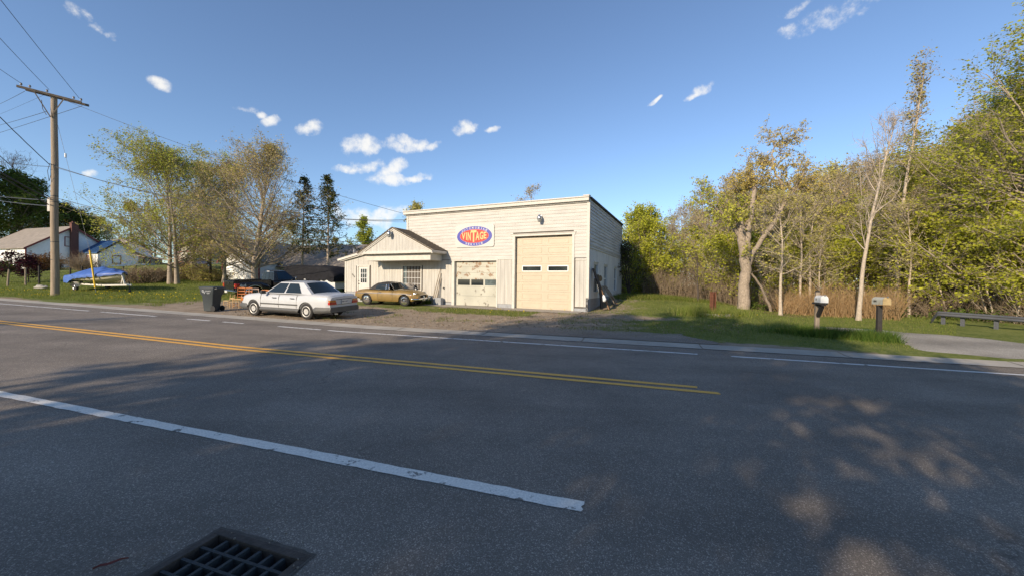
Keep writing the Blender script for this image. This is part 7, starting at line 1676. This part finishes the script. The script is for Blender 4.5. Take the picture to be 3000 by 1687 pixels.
# tall dark tufts near mailboxes and rusty post
def tuft(c, sx, sy, n, rot=0): 
    a = rg.normal(0, 1, (n, 2)) * np.array([sx, sy]); cc, ss = math.cos(rot), math.sin(rot); return np.stack([c[0] + a[:, 0] * cc - a[:, 1] * ss, c[1] + a[:, 0] * ss + a[:, 1] * cc], 1)
m1 = at(2395, 980, 11.75); m2 = at(2575, 1000, 11.0); rp = G(2088, 922)
T = np.concatenate([tuft(m1, .30, .22, 1300), tuft(m2, .50, .22, 2600, -.4), tuft(m1.lerp(m2, .5), .55, .16, 1700, -.45), tuft(m2 + Vector((.5, -.25, 0)), .35, .12, 900, -.4), tuft(at(2330, 985, 12.2), .5, .2, 700, -.3)])
T = T[~inside(T, sr_poly)]
blades('tall_grass', 'tall dark grass growing round the two mailbox posts', 102, T, .30, .0065, 'grass_dark')
T = np.concatenate([tuft(rp, .75, .5, 2300), tuft(rp + Vector((-.6, .3, 0)), .4, .4, 1000)]); blades('tall_grass', 'tall wild grass round the rusty post', 103, T, .38, .008, 'grass_blade')
P = inimg(16000, .20, .62, 22, 30); u_, v_ = uv_of(P); blades('tall_grass', 'longer grass along the crest of the lawn by the garage', 104, P, .22, .011, 'grass_blade', (u_ > .9) & (u_ < 8.5) & (v_ > 4.5) & (v_ < 11))
# patch of grass by the low door
P = inimg(30000, -.50, .35, 14.5, 21); u_, v_ = uv_of(P); n_ = nz(P, 1.3, 5)
k = (v_ < -1.1) & (v_ > -3.3 + n_ * .8) & (u_ > -6.6 + n_) & (u_ < -1.3 + n_); k |= (n_ > .30) & (v_ < -1.1) & (u_ > -9) & (u_ < 1.5) & (rg.random(len(P)) > .5); k |= (v_ < -.15) & (v_ > -1.3) & (u_ > -12) & (u_ < -8.2) & (rg.random(len(P)) > .4) & (n_ > -.2)
blades('grass_patch', 'patch of green grass in front of the low garage door', 105, P, .10, .007, 'grass_blade', k)
# left verge and lawn
P = inimg(130000, -1.45, -.28, 15.5, 44); r_, q_ = rq_of(P); n_ = nz(P, .7, 2)
k = ((r_ < -22.5 + 2 * n_) | ((q_ > 16.3 + 1.2 * n_) & (r_ < -15.5))) & (q_ > 12.2 + .3 * n_); k &= ~((q_ < 14.5) & (r_ > -27) & (n_ < .1))
k &= ~(uv_of(P)[0] > -15.6)
blades('verge_grass', 'long sunlit grass on the left verge round the utility pole', 106, P, .13 + .10 * np.clip(n_, 0, 1), .0055 * P[:, 1] / 18, 'grass_blade', k)
# dandelions
P = inimg(2600, -1.35, -.30, 18, 28); r_, q_ = rq_of(P); k = ((r_ < -23) & (q_ > 12.8)) & (nz(P, .5, 9) > .12); P = P[k]
Q = np.concatenate([P, tuft(BP(-3, -2, 0), 1.4, .5, 26), tuft(rp + Vector((.3, -.6, 0)), .7, .25, 16)]); V, Fq = leaves(rg, np.stack([Q[:, 0], Q[:, 1], hz(Q[:, 0], Q[:, 1]) + .11], 1), .06, .01, flat=.1, asp=1); tag(raw('dandelion_flowers', V, Fq, 'dandelion'), 'scattered yellow dandelion flowers in the grass', 'flowers', kind='stuff')
# weeds at the office wall
wd = bpy.data.objects.get('weed_tuft')
if wd: bpy.data.objects.remove(wd)
T = tuft(BP(-8.2, -.28, 0), .22, .12, 420); o = blades('weed_tuft', 'tuft of green weeds at the office wall beside the leaning poles', 107, T, .30, .012, 'grass_dark'); o['category'] = 'weed'; del o['kind']
# dry leaves and small stones on the dirt
P = inimg(5200, -.75, .6, 12.2, 20); r_, q_ = rq_of(P); u_, v_ = uv_of(P); P = P[(q_ > 11.5) & (v_ < -1.1) & (r_ > -22) & (r_ < 8)]
V, Fq = leaves(rg, np.stack([P[:, 0], P[:, 1], hz(P[:, 0], P[:, 1]) + .012], 1), .05, .005, flat=.1, asp=.8); tag(raw('leaf_litter', V, Fq, 'twig_brown'), 'dry brown leaves scattered over the dirt lot', 'litter', kind='stuff')

# ---- trees on the camera's side of the road: out of view, they throw the shade on the road
sh = make_tree('roadside_tree', 'tall tree on the near side of the road that shades the asphalt', 111, 15.5, .35, leaf='leaf_green', b0=.12, n1=32, n2=6, n3=5, spread=.36, leafn=3, lsize=.46, ljit=.12, tw=.006, group='trees behind the camera')
SHADE = [(-2.8, -6.2, .5), (-13.5, -14, 1.0), (-17, -13.0, 1.03), (-19.4, -16.2, 1.08), (-21.2, -18.8, 1.12), (-11.9, -9.6, .74), (-11.3, -14.0, .92), (-7.5, -8.0, .52), (-15.5, -8.5, .66), (-4.3, -7.6, .56)]
for i, (x, y, s_) in enumerate(SHADE):
    o = sh if i == 0 else dup(sh); o.location = (x, y, -.1); o.scale = (s_, s_, s_); o.rotation_euler = (0, 0, i * 1.3)
bk = [dark, far_a]
for i in range(22):
    o = dup(bk[i % 2], label='tree in the row far behind the camera', group='tree row far behind the camera'); x = -120 + i * 9.5; o.location = (x, -66 - 5 * math.sin(i * 2.3), -.1); o.scale = (1.1, 1.1, .85 if i % 2 == 0 else 1.15); o.rotation_euler = (0, 0, i * 1.9)
bare = make_tree('roadside_tree', 'thin bare tree on the near side of the road casting streaks', 112, 12, .2, leaf='leaf_bud', b0=.25, n1=24, n2=6, n3=5, spread=.30, leafn=1, lsize=.15, group='bare trees behind the camera', tw=.02)
for i, (x, y, s_) in enumerate([(-31, -9, 1.0), (-36, -13, 1.1), (-27.5, -5, .7), (-40, -8, .9), (-23, -4, .55)]):
    o = bare if i == 0 else dup(bare); o.location = (x, y, 0); o.scale = (s_, s_, s_); o.rotation_euler = (0, 0, i * 2.1)
n_poly = sum(len(o.data.polygons) for o in bpy.data.objects if o.type == 'MESH'); print('polys', n_poly, 'objects', len(bpy.data.objects))
